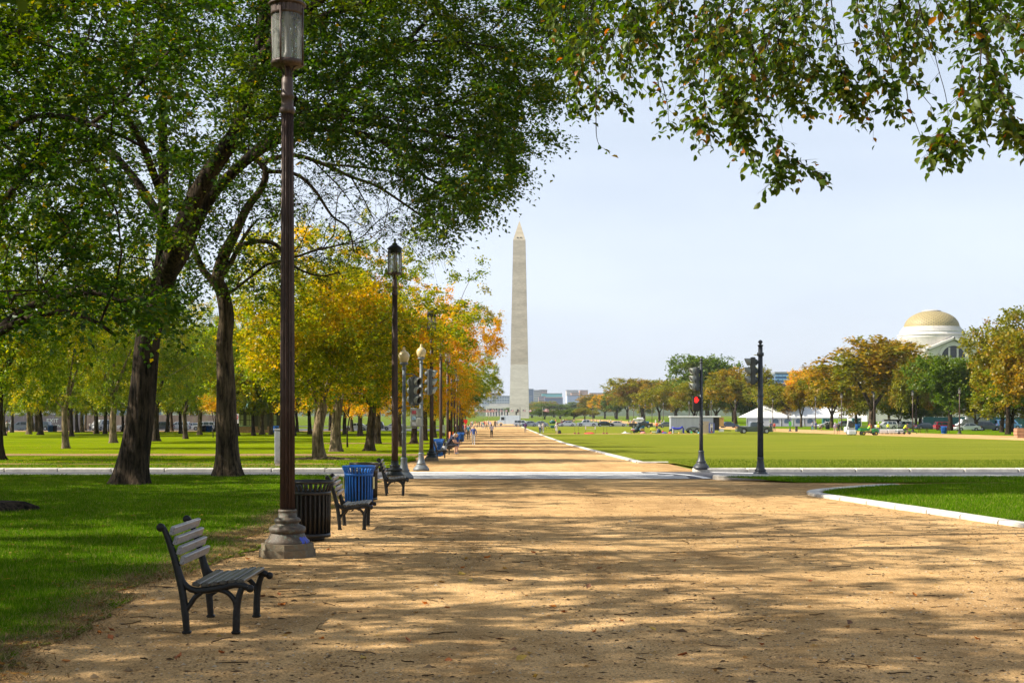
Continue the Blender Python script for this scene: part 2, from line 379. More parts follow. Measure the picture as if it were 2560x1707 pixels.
# ------------------------------------------------------------------ ground, paths, lawns, road
def wob(x, y, s=1.0, a=1.0): return mnoise.noise(Vector((x * s, y * s, 3.7))) * a
def strip(name, ys, xl, xr, zoff, mat, nx=6, kind='structure'):
    V = []; F = []
    for i, y in enumerate(ys):
        a, b = xl(y), xr(y)
        for k in range(nx + 1):
            x = a + (b - a) * k / nx; V.append((x, y, zg(y) + (zoff(x, y) if callable(zoff) else zoff)))
    w = nx + 1
    for i in range(len(ys) - 1):
        for k in range(nx): F.append((i*w+k, i*w+k+1, (i+1)*w+k+1, (i+1)*w+k))
    o = link(name, mesh_np(name, V, F, True), mat); tag(o, kind=kind); return o
def rows(a, b, st): return list(np.arange(a, b, st)) + [b]
def const(v): return lambda y: v
def PL(y): return -3.42 - .0203 * y                     # left edge of the gravel walk
def edge(y): return wob(0, y, .55, .55) + wob(5, y, 1.9, .22) + wob(9, y, 5.5, .09)
def PR(y): return 6.25 - .0105 * y                      # right edge beyond the road
Y0, Y1 = 42.8, 49.0                                     # the cross street

ys = [-60, -20, 0, 20, 41, 60, 90, 130, 165, 200, 250, 300, 350, 400, 600, 1000, 2000, 4000, 6000]
V = []; F = []
xs_ = [-5000, -1500, -400, -120, -40, 0, 40, 120, 400, 1500, 5000]
for y in ys:
    for x in xs_: V.append((x, y, zg(y) - .05))
for i in range(len(ys) - 1):
    for k in range(len(xs_) - 1):
        w = len(xs_); F.append((i*w+k, i*w+k+1, (i+1)*w+k+1, (i+1)*w+k))
tag(link('ground', mesh_np('ground', V, F, True), M['lawn_far']), kind='structure')

# gravel walk, near piece: also runs right between the road verge and the near lawn
strip('gravel_walk', rows(-12, Y0, .7), lambda y: PL(y) - 1.6, const(60), lambda x, y: wob(x, y, .35, .035) if 4 < y < 40 and -3 < x < 30 else 0.0, M['gravel'], 60)
strip('gravel_walk', rows(Y1, 420, 4), lambda y: PL(y) - .9, lambda y: 6.9 if y < 61.5 else PR(y) + .1, 0.0, M['gravel'], 8)
# left lawns
def raise_near(x, y):
    k = max(math.exp(-((y - (Y0-.9)) / 3.0) ** 2) if y < 46 else 0, math.exp(-((y - (Y1+.6)) / 4.0) ** 2) if y > 46 else 0)
    return .11 * k
def lz(x, y):
    e = PL(y) + edge(y)
    return .012 + min(1, max(0, (e - x) / 1.2)) * .05 + raise_near(x, y) * min(1, max(0, (PL(y) - .3 - x) / 1.0))
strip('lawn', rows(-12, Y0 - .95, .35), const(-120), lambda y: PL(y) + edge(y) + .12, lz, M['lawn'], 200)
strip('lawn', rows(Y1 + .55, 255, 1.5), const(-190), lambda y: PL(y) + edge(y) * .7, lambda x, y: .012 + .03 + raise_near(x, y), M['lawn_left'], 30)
def dirt_band(y0, y1, x0, x1, name='dirt_track'):
    V = []; F = []; n = 120
    for k in range(n + 1):
        x = x0 + (x1 - x0) * k / n
        for y in (y0 + wob(x, 1, .3, .8), y1 + wob(x, 7, .3, .8)): V.append((x, y, zg(y) + .052 + raise_near(x, y)))
    for k in range(n): F.append((2*k, 2*k+2, 2*k+3, 2*k+1))
    tag(link(name, mesh_np(name, V, F), M['dirt']), kind='structure')
dirt_band(74, 79.5, -42, -5.2); dirt_band(57.2, 58.6, -40, -7.5); dirt_band(51.3, 54.5, -13, -4.2)
dirt_band(126, 131, -18, -6.4)
strip('service_road', rows(252, 300, 12), const(-260), const(-14), .02, M['asphalt'])
strip('gravel_walk', [240, 252], const(-200), const(-30), .06, M['gravel'])

# near right lawn with its stone kerb
isl_front = [(9.7, 8), (9.2, 13), (8.75, 18), (8.25, 22), (7.85, 26), (7.45, 29.2), (7.18, 31.2), (7.08, 32.4), (7.25, 33.6), (7.75, 34.6), (8.5, 35.6), (9.5, 36.8), (10.6, 37.7), (14.5, 38.7), (20, 39.0), (45, 39.0)]
def smooth_poly(P, n=4):
    out = []
    for i in range(len(P) - 1):
        p0, p1, p2, p3 = P[max(i-1, 0)], P[i], P[i+1], P[min(i+2, len(P)-1)]
        for k in range(n):
            t = k / n
            out.append(tuple(.5*((2*p1[j]) + (-p0[j]+p2[j])*t + (2*p0[j]-5*p1[j]+4*p2[j]-p3[j])*t*t + (-p0[j]+3*p1[j]-3*p2[j]+p3[j])*t**3) for j in range(len(p1))))
    out.append(tuple(P[-1])); return out
isl = smooth_poly(isl_front, 3)
def isl_x(y):                                           # left edge of island at depth y
    fr = [p for p in isl if p[1] <= 32.5]
    if y <= 32.4: return float(np.interp(y, [p[1] for p in fr], [p[0] for p in fr])) + .34
    bk = [p for p in isl if p[1] >= 32.4]
    return float(np.interp(y, [p[1] for p in bk], [p[0] for p in bk])) + .40
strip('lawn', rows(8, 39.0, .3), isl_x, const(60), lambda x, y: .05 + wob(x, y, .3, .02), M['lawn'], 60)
kerb = thing('lawn_kerb', 'pale granite kerb curving round the tip of the near lawn by the gravel', 'kerb')
def kerb_run(parent, pts, width, zlo, zhi, mats, joint=.012, rnd=.02, name='kerb_stone', side=1, every=1):
    """one stone per span of the polyline"""
    for i in range(0, len(pts) - 1, every):
        seg = pts[i:i+every+1]; mb = MB(); vs = []; n = len(seg)
        for k, (x, y) in enumerate(seg):
            a = seg[max(k-1, 0)]; b = seg[min(k+1, n-1)]
            t = Vector((b[0]-a[0], b[1]-a[1])).normalized(); nn = Vector((t.y, -t.x)) * side
            off = joint if k == 0 else (-joint if k == n-1 else 0)
            x += t.x * off; y += t.y * off; g = zg(y)
            for (w, z) in ((0, zlo), (0, zhi - rnd), (rnd, zhi), (width - rnd, zhi), (width, zhi - rnd), (width, zlo)):
                vs.append((x + nn.x * w, y + nn.y * w, g + z))
        fs = [(k*6+j, k*6+(j+1) % 6, (k+1)*6+(j+1) % 6, (k+1)*6+j) for k in range(n-1) for j in range(6)]
        fs += [(5,4,3,2,1,0), tuple((n-1)*6+j for j in range(6))]
        mb.add(vs, fs); mb.build(name, mats, parent)
pts = [p for p in isl if p[1] < 37.9]
# resample at ~1.5 m stones with three spans each
def resample(P, step):
    out = [Vector(P[0])]; acc = 0
    for a, b in zip(P, P[1:]):
        a = Vector(a); b = Vector(b); L = (b - a).length; t = step - acc
        while t <= L: out.append(a + (b - a) * (t / L)); t += step
        acc = (acc + L) % step if L + acc >= step else acc + L
    return [tuple(p) for p in out]
kerb_run(kerb, resample(pts, .5), .31, -.06, .072, M['concrete'], joint=.022, every=3)

# verge + road + kerbs
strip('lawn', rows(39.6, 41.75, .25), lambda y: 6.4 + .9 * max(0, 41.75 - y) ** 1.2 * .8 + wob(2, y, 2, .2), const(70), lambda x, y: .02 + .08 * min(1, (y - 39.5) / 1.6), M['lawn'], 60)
strip('road', rows(Y0 - .25, Y1 + .25, .75), const(-200), const(200), .010, M['asphalt'], 8)
zc = zg(45)
def road_kerb(name, label, x0, x1, y, w, rot_round, st=1.83):
    k = thing(name, label, 'kerb'); n = max(1, int(abs(x1 - x0) / st)); dx = (x1 - x0) / n
    for i in range(n):
        a = x0 + dx * i + .012 * np.sign(dx); b = x0 + dx * (i + 1) - .012 * np.sign(dx)
        g = zg(y); mb = MB()
        if i == 0 and rot_round:                        # rounded nose
            P = [(b, y), (a + (w/2) * np.sign(dx), y)] + [(a + (w/2) * np.sign(dx) - math.cos(t) * w/2 * np.sign(dx), y + w/2 + math.sin(t) * w/2) for t in np.linspace(-math.pi/2, math.pi/2, 9)] + [(b, y + w)]
            c = Vector((sum(p[0] for p in P)/len(P), sum(p[1] for p in P)/len(P)))
            lo = [(p[0], p[1], g - .05) for p in P]; mi = [(p[0], p[1], g + .11) for p in P]
            hi = [(c.x + (p[0]-c.x)*.97, c.y + (p[1]-c.y)*.93, g + .14) for p in P]; m = len(P)
            fs = [(j, (j+1) % m, m + (j+1) % m, m + j) for j in range(m)] + [(m+j, m+(j+1) % m, 2*m+(j+1) % m, 2*m+j) for j in range(m)] + [tuple(range(2*m, 3*m))]
            mb.add(lo + mi + hi, fs)
        else:
            mb.box(((a+b)/2, y + w/2, g + .045), (abs(b-a), w, .19), bev=.03)
        mb.build('kerb_stone', M['concrete'], k)
road_kerb('road_kerb', 'pale stone kerb on the near side of the street, right of the crosswalk', 6.2, 24.5, 41.85, .92, True)
road_kerb('road_kerb', 'pale stone kerb on the near side of the street, left of the crosswalk', -4.9, -23, 41.85, .92, True)
road_kerb('road_kerb', 'pale stone kerb on the far side of the street, right of the crosswalk', 6.5, 26, 49.05, .5, True)
road_kerb('road_kerb', 'pale stone kerb on the far side of the street, left of the crosswalk', -4.8, -24, 49.05, .5, True)
# dark drain slots at joints of the kerbs on the right
cw = thing('crosswalk', 'white painted crosswalk bars across the street between the two gravel walks', 'crosswalk')
for k, (a, b, x0, x1) in enumerate(((42.95, 43.55, -4.2, 5.6), (44.1, 44.75, -4.2, 5.7), (45.35, 46.0, -4.2, 5.4), (46.6, 47.25, -4.2, 5.0), (47.85, 48.9, -4.2, 4.6))):
    me = mesh_np('stripe', [(x0, a, zg(a)+.0155), (x1, a, zg(a)+.0155), (x1, b, zg(b)+.0155), (x0, b, zg(b)+.0155)], [(0,1,2,3)]); link('stripe', me, M['road_paint'], cw)
arc = [(4.7, 48.75), (5.15, 47.9), (5.5, 47), (5.75, 46), (5.9, 45), (5.98, 44), (6.0, 42.9)]; V = []; F = []
for i, (x, y) in enumerate(smooth_poly(arc, 3)): V += [(x, y, zg(y)+.0155), (x + .28, y, zg(y)+.0155)]
for i in range(len(V)//2 - 1): F.append((2*i, 2*i+1, 2*i+3, 2*i+2))
link('edge_line', mesh_np('edge_line', V, F), M['road_paint'], cw)
link('edge_line', mesh_np('edge_line', [(7.0, 48.3, zg(48)+.0155), (8.6, 47.4, zg(48)+.0155), (9.0, 47.6, zg(48)+.0155), (7.2, 48.7, zg(48)+.0155)], [(0,1,2,3)]), M['road_paint'], cw)

# right hand lawn field beyond the road, kerb strip, north walk, cross walk, far street
def NP(y): return float(np.interp(y, [49, 100, 148, 235, 600, 900], [70, 61, 55.5, 46.5, 40, 38]))
def NF(y): return float(np.interp(y, [49, 130, 183, 300, 700, 1000], [86, 76, 69, 59.5, 55, 54]))
strip('lawn_field', rows(Y1 + .55, 209, 2.5), lambda y: 7.15 if y < 61 else PR(y) + .3, NP, lambda x, y: .03 + raise_near(x, y), M['lawn_field'], 40)
strip('lawn_field', rows(213, 365, 8), lambda y: PR(y) + .3, NP, .03, M['lawn_field'], 20)
strip('gravel_walk', [208.5, 213.5], lambda y: PR(y), const(30), .045, M['gravel'])
strip('gravel_walk', rows(49.6, 900, 20), NP, NF, .02, M['gravel'], 4)
strip('lawn_far', rows(49.6, 900, 20), lambda y: NF(y), const(400), .03, M['lawn'], 4)
strip('street', rows(366, 390, 6), const(-150), const(200), .04, M['asphalt'])
strip('lawn_far', rows(392, 1100, 40), lambda y: PR(392) if y < 700 else PL(392) - 2, lambda y: NP(y), .03, M['lawn_far'], 8)
strip('lawn_far', rows(392, 1100, 40), const(-120), lambda y: PL(392) - 2, .03, M['lawn_far'], 8)
strip('gravel_walk', rows(392, 700, 30), const(PL(392) - 2), const(PR(392)), .035, M['gravel'])
k2 = thing('field_kerb', 'pale kerb strip between the gravel walk and the wide sunny lawn', 'kerb')
pp = [(7.0, 61.3), (5.62, 61.3)]
kerb_run(k2, pp, .3, -.02, .07, M['concrete'], side=-1)
pp = [(PR(y), y) for y in rows(61.7, 208, 3.0)]; kerb_run(k2, pp, .32, -.02, .07, M['concrete'], joint=.02)
pp = [(PR(y), y) for y in rows(214, 362, 8.0)]; kerb_run(k2, pp, .32, -.02, .07, M['concrete'], joint=.02)

# ------------------------------------------------------------------ grass blades, straw, litter
def blades(name, pts, h, w, mat, lean=.35, seed=1):
    r = np.random.default_rng(seed); n = len(pts); P = np.asarray(pts, dtype=np.float32)
    a = r.uniform(0, 2*np.pi, n); hh = h * r.uniform(.45, 1.25, n); ww = w * r.uniform(.6, 1.3, n)
    d = np.stack([np.cos(a), np.sin(a), np.zeros(n)], 1); la = r.uniform(0, 2*np.pi, n); lm = hh * lean * r.uniform(.2, 2.0, n)
    tip = P + np.stack([np.cos(la)*lm, np.sin(la)*lm, hh], 1)
    V = np.empty((n, 3, 3), np.float32); V[:, 0] = P - d*ww[:, None]/2; V[:, 1] = P + d*ww[:, None]/2; V[:, 2] = tip
    o = link(name, mesh_np(name, V.reshape(-1, 3), np.arange(n*3).reshape(n, 3)), mat); tag(o, kind='stuff'); return o
def in_view(x, y, m=.03): return abs(x) < y * (.375 + m) + .3
def scatter(n, y0, y1, fx, cond=None, power=1.6, seed=2):
    r = np.random.default_rng(seed); out = []
    while len(out) < n:
        u = r.random(4096); Y = y0 * (y1 / y0) ** u               # denser nearer
        xl, xr = zip(*[fx(y) for y in Y]); X = np.array(xl) + (np.array(xr) - np.array(xl)) * r.random(4096)
        for x, y in zip(X, Y):
            if in_view(x, y) and (cond is None or cond(x, y, r)): out.append((x, y))
    return out[:n]
def grass_m(name, stops):
    m, n, out = nt_new(name); geo = n.nodes.new('ShaderNodeNewGeometry'); rp = ramp(n, stops); n.links.new(geo.outputs['Random Per Island'], rp.inputs[0])
    df = n.nodes.new('ShaderNodeBsdfDiffuse'); tr = n.nodes.new('ShaderNodeBsdfTranslucent'); mx = n.nodes.new('ShaderNodeMixShader'); mx.inputs[0].default_value = .4
    n.links.new(rp.outputs[0], df.inputs[0]); n.links.new(rp.outputs[0], tr.inputs[0]); n.links.new(df.outputs[0], mx.inputs[1]); n.links.new(tr.outputs[0], mx.inputs[2])
    n.links.new(mx.outputs[0], out.inputs['Surface']); return m
M['blade'] = grass_m('grass_blade', [(0, (.045, .13, .003)), (.5, (.10, .22, .005)), (.85, (.19, .31, .010)), (.97, (.36, .33, .09))])
M['blade_light'] = grass_m('grass_blade_light', [(0, (.10, .17, .01)), (.5, (.15, .21, .015)), (.9, (.22, .26, .03))])
M['straw'] = grass_m('straw', [(0, (.16, .10, .045)), (.5, (.34, .23, .11)), (.85, (.50, .37, .20)), (1, (.14, .17, .04))])
def lawn_cond(x, y, r):
    e = PL(y) + edge(y) * 1.0
    t = (e - x) / .55
    return r.random() < t and (wob(x, y, 1.1) > -.42 or r.random() < .4)
g = [(x, y, zg(y) + lz(x, y) - .01) for x, y in scatter(190000, 8.8, 42, lambda y: (-.41*y - .5, PL(y) + .6), lawn_cond, seed=3)]
blades('grass', g, .062, .009, M['blade'], seed=4)
def straw_cond(x, y, r):
    e = PL(y) + edge(y); d = x - e
    return r.random() < math.exp(-((d + .18) / (.27 + .16 * wob(3, y, .8))) ** 2) * (.55 + .9 * max(0, wob(x, y, 1.4) + .2))
g = [(x, y, zg(y) + .012 + max(0, lz(x, y) - .01) * (x < PL(y) + edge(y))) for x, y in scatter(42000, 8.8, 40, lambda y: (PL(y) - 1.8, PL(y) + 1.3), straw_cond, seed=5)]
blades('straw', g, .035, .011, M['straw'], 1.5, seed=6)
g = [(x, y, zg(y) + .05) for x, y in scatter(45000, 20, 39, lambda y: (isl_x(y), .43*y), seed=7)]
blades('grass', g, .06, .010, M['blade'], seed=8)
g = [(x, y, zg(y) + .02 + .08*min(1, (y-39.5)/1.6)) for x, y in scatter(14000, 39.7, 41.7, lambda y: (6.5, .43*y), lambda x, y, r: x > 6.5 + .9*max(0, 41.75-y)**1.2*.8, seed=9)]
blades('grass', g, .07, .014, M['blade'], seed=10)
g = [(x, y, zg(y) + .03 + raise_near(x, y)) for x, y in scatter(26000, 50, 66, lambda y: (7.2, .4*y), seed=11)]
blades('grass', g, .06, .020, M['blade_light'], seed=12)
g = [(x, y, zg(y) + .04 + raise_near(x, y)) for x, y in scatter(30000, 50, 74, lambda y: (-.41*y, PL(y)), lambda x, y, r: wob(x, y, .5) > -.15, seed=13)]
blades('grass', g, .06, .020, M['blade'], seed=14)

# debris on the gravel: crumbs of bark and stones, joined
def crumbs(name, pts, s, mat, seed, flat=.5, elong=1.0):
    r = np.random.default_rng(seed); n = len(pts); P = np.array(pts); base = np.array([(1,0,0),(0,1,0),(-1,0,0),(0,-1,0),(0,0,1)], float)
    a = r.uniform(0, 2*np.pi, n); sc = s * r.lognormal(0, .45, n); ca, sa = np.cos(a), np.sin(a)
    B = base[None] * (sc[:, None, None]) * r.uniform(.6, 1.3, (n, 5, 1)); B[:, :, 0] *= elong; B[:, :, 2] *= flat
    V = np.empty_like(B); V[:, :, 0] = B[:, :, 0]*ca[:, None] - B[:, :, 1]*sa[:, None]; V[:, :, 1] = B[:, :, 0]*sa[:, None] + B[:, :, 1]*ca[:, None]; V[:, :, 2] = B[:, :, 2]
    V += P[:, None]; f = np.array([(0,1,4),(1,2,4),(2,3,4),(3,0,4)]); F = (f[None] + np.arange(n)[:, None, None]*5).reshape(-1, 3)
    tag(link(name, mesh_np(name, V.reshape(-1, 3), F), mat), kind='stuff')
M['crumb'] = grass_m('crumb', [(0, (.045, .03, .018)), (.6, (.13, .085, .05)), (1, (.2, .13, .08))])
M['stone'] = grass_m('pebble', [(0, (.22, .15, .09)), (.5, (.48, .34, .19)), (1, (.72, .60, .42))])
def gz(x, y): return zg(y) + (wob(x, y, .35, .035) if 4 < y < 40 and -3 < x < 30 else 0)
pp = [(x, y, gz(x, y)) for x, y in scatter(11000, 8.6, 36, lambda y: (PL(y) + edge(y), 9), seed=15)]
crumbs('bark_crumbs', pp, .0075, M['crumb'], 16, .5, 2.0)
pp = [(x, y, gz(x, y)) for x, y in scatter(26000, 8.6, 26, lambda y: (PL(y) + edge(y), 9), seed=17)]
crumbs('pebbles', pp, .007, M['stone'], 18, .6)

# fallen leaves: the larger ones one by one, the rest as litter
def leaf_shape(L=.07, W=.045, curl=.018):
    mb = MB(); n = 6; top = []; vs = [(0, 0, 0)]
    for i in range(1, n): 
        t = i / n; w = W * math.sin(math.pi * t ** .8) * .5; vs += [(t*L, -w, curl*(1.2*abs(t-.5)) + .004 + w*.35), (t*L, 0, curl*(1.2*abs(t-.5))), (t*L, w, curl*(1.2*abs(t-.5)) + .004 + w*.35)]
    vs.append((L, 0, curl)); e = len(vs) - 1; fs = [(0, 1, 2), (0, 2, 3)]
    for i in range(n - 2):
        b = 1 + i*3; fs += [(b, b+3, b+4, b+1), (b+1, b+4, b+5, b+2)]
    b = 1 + (n-2)*3; fs += [(b, e, b+1), (b+1, e, b+2)]
    return mb.add(vs, fs, smooth=True).mesh('fallen_leaf')
LS = [leaf_shape(.085, .055, .03), leaf_shape(.07, .045, .012), leaf_shape(.06, .042, .02)]
LM = [plain('leaf_orange', (.62, .20, .02), .6, var=.3, scale=20), plain('leaf_rust', (.34, .10, .02), .6, var=.3, scale=20), plain('leaf_ochre', (.52, .33, .05), .6, var=.3, scale=20), plain('leaf_brown', (.16, .07, .03), .7, var=.3, scale=20)]
lp = [(256,1583,0,'orange leaf on the gravel nearest the left grass edge'),(286,1581,1,None),(283,1600,1,None),(152,1654,0,'bright orange leaf lying alone on the gravel below the bench'),
 (1143,1387,3,None),(1160,1399,2,None),(1209,1399,0,None),(1152,1421,0,None),(1143,1435,2,None),(1256,1422,2,'yellow leaf standing up on the sunlit gravel'),(1095,1455,2,'greenish yellow leaf on the gravel in the middle of the walk'),
 (1180,1454,2,None),(1262,1452,3,None),(1071,1512,0,'orange leaf tipped on edge in front of the second bench'),(1110,1518,0,'long orange leaf lying flat on the sunlit gravel'),(1098,1497,3,'dark brown curled leaf on the sunlit gravel'),
 (1393,1520,0,None),(1418,1532,1,'long rust coloured leaf in the middle of the walk'),(1023,1608,1,'large rust brown leaf low on the gravel'),(1296,1627,3,None),(1131,1652,1,None),(1290,1655,2,'pale yellow leaf with a dark stem low on the gravel'),
 (1340,1698,2,'ochre leaf at the bottom of the walk'),(1491,1422,1,None),(1467,1475,3,None),(1485,1580,0,None),(1640,1582,2,None),(826,1376,0,'orange leaf beside the stone foot of the tall lamp'),(625,1400,0,'orange leaf on sunlit gravel left of the lamp foot'),
 (745,1414,0,None),(1340,1385,1,None),(1685,1400,1,None),(2290,1490,0,None),(1900,1615,1,None),(2120,1560,3,None),(2300,1650,0,None),(1790,1500,3,None),(2020,1450,1,None),(700,1490,1,None),(650,1495,3,None),(695,1515,0,None),(900,1530,3,None),(800,1600,0,None),(560,1640,1,None),(900,1650,2,None),(440,1655,1,None),(1240,1600,3,None),(1560,1560,1,None),(1720,1640,1,None),(2450,1600,0,None)]
r = random.Random(5)
for px, py, mi, lb in lp:
    g = G(px, py); g.z = gz(g.x, g.y) + .004; sh = r.choice(LS)
    o = link('fallen_leaf', sh, LM[0]); o.material_slots[0].link = 'OBJECT'; o.material_slots[0].material = LM[mi]
    o.location = g; o.rotation_euler = (r.uniform(-.5, .5), r.uniform(-.4, .4), r.uniform(0, 6.3)); o.scale = (r.uniform(.9, 1.25),) * 3
    tag(o, lb or ['orange', 'rust red', 'ochre', 'dark brown'][mi] + ' autumn leaf fallen on the tan gravel walk', 'leaf', 'fallen leaves on the gravel walk')
# the rest of the litter
def litter(name, pts, s, mat, seed):
    r_ = np.random.default_rng(seed); n = len(pts); P = np.array(pts)
    base = np.array([(-.5, 0, .0), (0, -.32, .15), (.5, 0, 0.05), (0, .32, .12)]); a = r_.uniform(0, 6.28, n); sc = s * r_.uniform(.6, 1.3, n)
    B = base[None] * sc[:, None, None] + r_.normal(0, .08, (n, 4, 3)) * sc[:, None, None]; V = np.empty_like(B)
    V[:, :, 0] = B[:, :, 0]*np.cos(a)[:, None] - B[:, :, 1]*np.sin(a)[:, None]; V[:, :, 1] = B[:, :, 0]*np.sin(a)[:, None] + B[:, :, 1]*np.cos(a)[:, None]; V[:, :, 2] = np.abs(B[:, :, 2])
    V += P[:, None]; F = np.arange(n*4).reshape(n, 4); tag(link(name, mesh_np(name, V.reshape(-1, 3), F), mat), kind='stuff')
M['litter'] = grass_m('leaf_litter', [(0, (.16, .07, .025)), (.4, (.30, .15, .05)), (.7, (.50, .26, .06)), (.9, (.42, .33, .1)), (1, (.6, .22, .03))])
pp = [(x, y, gz(x, y) + .004) for x, y in scatter(420, 9, 40, lambda y: (PL(y), 9.5), seed=19)]
pp += [(x, y, zg(y) + lz(x, y) + .015) for x, y in scatter(900, 9, 41, lambda y: (-.4*y, PL(y) - .3), seed=20)]
pp += [(x, y, zg(y) + .03) for x, y in scatter(1500, 8.8, 32, lambda y: (PL(y) - 1.0, PL(y) + .5), straw_cond, seed=21)]
litter('leaf_litter', pp, .055, M['litter'], 22)
pp = [(x, y, zg(y) + .05 + raise_near(x, y)) for x, y in scatter(3200, 50, 130, lambda y: (-.41*y, PL(y) + 1), lambda x, y, r: wob(x, y, .12) > -.1, seed=24)]
litter('leaf_litter', pp, .10, M['litter'], 25)
tw = MB(); r = random.Random(9)
for x, y in scatter(260, 8.8, 30, lambda y: (PL(y), 9), seed=23):
    L = r.uniform(.06, .28); a = r.uniform(0, 6.28); z = gz(x, y) + .006
    p = [Vector((x + math.cos(a + .3*math.sin(k))*L*k/3, y + math.sin(a + .3*math.sin(k))*L*k/3, z + r.uniform(0, .008))) for k in range(4)]
    tw.tube(p, r.uniform(.002, .0045), 4, caps=False)
tag(tw.build('twigs', M['crumb']), kind='stuff')
# ------------------------------------------------------------------ trees
def grow(seeds, attract, rs, step=.7, w=.35, droop=.15, tip_r=.007, power=2.35, jit=.12):
    """seeds: list of (points, start radius, end radius); attract: Nx3. Branches reach every attractor from the cheapest node."""
    N = 60000; pos = np.zeros((N, 3)); par = np.full(N, -1, int); path = np.zeros(N); rmin = np.zeros(N); n = 0
    for pts, ra, rb in seeds:
        P = [np.array(p, float) for p in smooth_poly([tuple(p) for p in pts], 4)]
        L = sum(np.linalg.norm(b - a) for a, b in zip(P, P[1:])); acc = 0
        for i, p in enumerate(P):
            if i == 0:
                if n == 0: pos[0] = p; rmin[0] = ra; n = 1; last = 0; continue
                d = np.linalg.norm(pos[:n] - p, axis=1); last = int(np.argmin(d))
                if d[last] < .25: continue
            d = np.linalg.norm(p - pos[last]); acc += d
            pos[n] = p; par[n] = last; path[n] = path[last] + d; rmin[n] = ra + (rb - ra) * min(1, acc / L) ; last = n; n += 1
    n_seed = n; trunk_top = 0
    base = pos[0].copy(); ok_from = 0
    A = np.asarray(attract); order = np.argsort(np.min(np.linalg.norm(A[:, None] - pos[None, :n_seed:3], axis=2), axis=1)); tips = []
    minpath = 2.0
    for ai in order:
        p = A[ai]; d = np.linalg.norm(pos[:n] - p, axis=1); cost = d + w * path[:n] + (path[:n] < minpath) * 50
        j = int(np.argmin(cost)); L = d[j]
        if L < .12: continue
        k = max(1, int(round(L / step))); s = pos[j]; pd = s - pos[par[j]] if par[j] >= 0 else np.array([0, 0, 1.0]); pd = pd / (np.linalg.norm(pd) + 1e-6)
        c = s + pd * L * .38 + np.array([0, 0, L * droop]); last = j
        for q in range(1, k + 1):
            t = q / k; x = (1-t)**2 * s + 2*t*(1-t)*c + t*t*p
            if q < k: x = x + rs.normal(0, jit * step * .5, 3)
            if n >= N - 2: break
            pos[n] = x; par[n] = last; path[n] = path[last] + np.linalg.norm(x - pos[last]); last = n; n += 1
        tips.append(last)
    pos = pos[:n]; par = par[:n]; path = path[:n]; acc = np.zeros(n); nch = np.zeros(n, int)
    for i in range(1, n): nch[par[i]] += 1
    acc[nch == 0] = tip_r ** power
    for i in range(n - 1, 0, -1): acc[par[i]] += acc[i]
    rad = np.maximum(acc ** (1 / power), rmin[:n])
    return pos, par, rad, np.array(tips), nch

def tubes_np(pos, par, rad, nch, minr, root_flare=None, big_n=10, rs=None):
    """continuous tubes along chains"""
    n = len(pos); main = np.full(n, -1, int)
    for i in range(1, n):
        p = par[i]
        if main[p] < 0 or rad[i] > rad[main[p]]: main[p] = i
    V = []; F = []
    starts = [0] + [i for i in range(1, n) if main[par[i]] != i and rad[i] >= minr]
    for s in starts:
        ch = [s] if s == 0 else [par[s], s]; i = s
        while main[i] >= 0 and rad[main[i]] >= minr: i = main[i]; ch.append(i)
        if len(ch) < 2: continue
        P = pos[ch]; rr = rad[ch].copy()
        if s != 0: rr[0] = min(rr[0], rr[1] * 1.25)
        k = big_n if rr.max() > .12 else (6 if rr.max() > .04 else 3)
        T = np.gradient(P, axis=0); T /= (np.linalg.norm(T, axis=1)[:, None] + 1e-9)
        u = np.cross(T[0], [0.3, 1, 0.1]); u /= np.linalg.norm(u) + 1e-9; b0 = len(V)
        for q in range(len(ch)):
            u = u - T[q] * u.dot(T[q]); u /= np.linalg.norm(u) + 1e-9; v = np.cross(T[q], u)
            for a in range(k):
                an = 2 * math.pi * a / k; f = 1.0
                if s == 0 and root_flare:
                    h = P[q][2] - P[0][2]; f = 1 + math.exp(-h / root_flare[1]) * (root_flare[0] + root_flare[2] * math.sin(an * 5 + 1.3) + .5*root_flare[2]*math.sin(an*3))
                    f += .05 * math.sin(an * 3 + h * .9) + .03 * math.sin(an * 7 + h * .3)
                V.append(P[q] + rr[q] * f * (math.cos(an) * u + math.sin(an) * v))
        for q in range(len(ch) - 1):
            for a in range(k): F.append((b0+q*k+a, b0+q*k+(a+1) % k, b0+(q+1)*k+(a+1) % k, b0+(q+1)*k+a))
    return np.array(V), np.array(F)

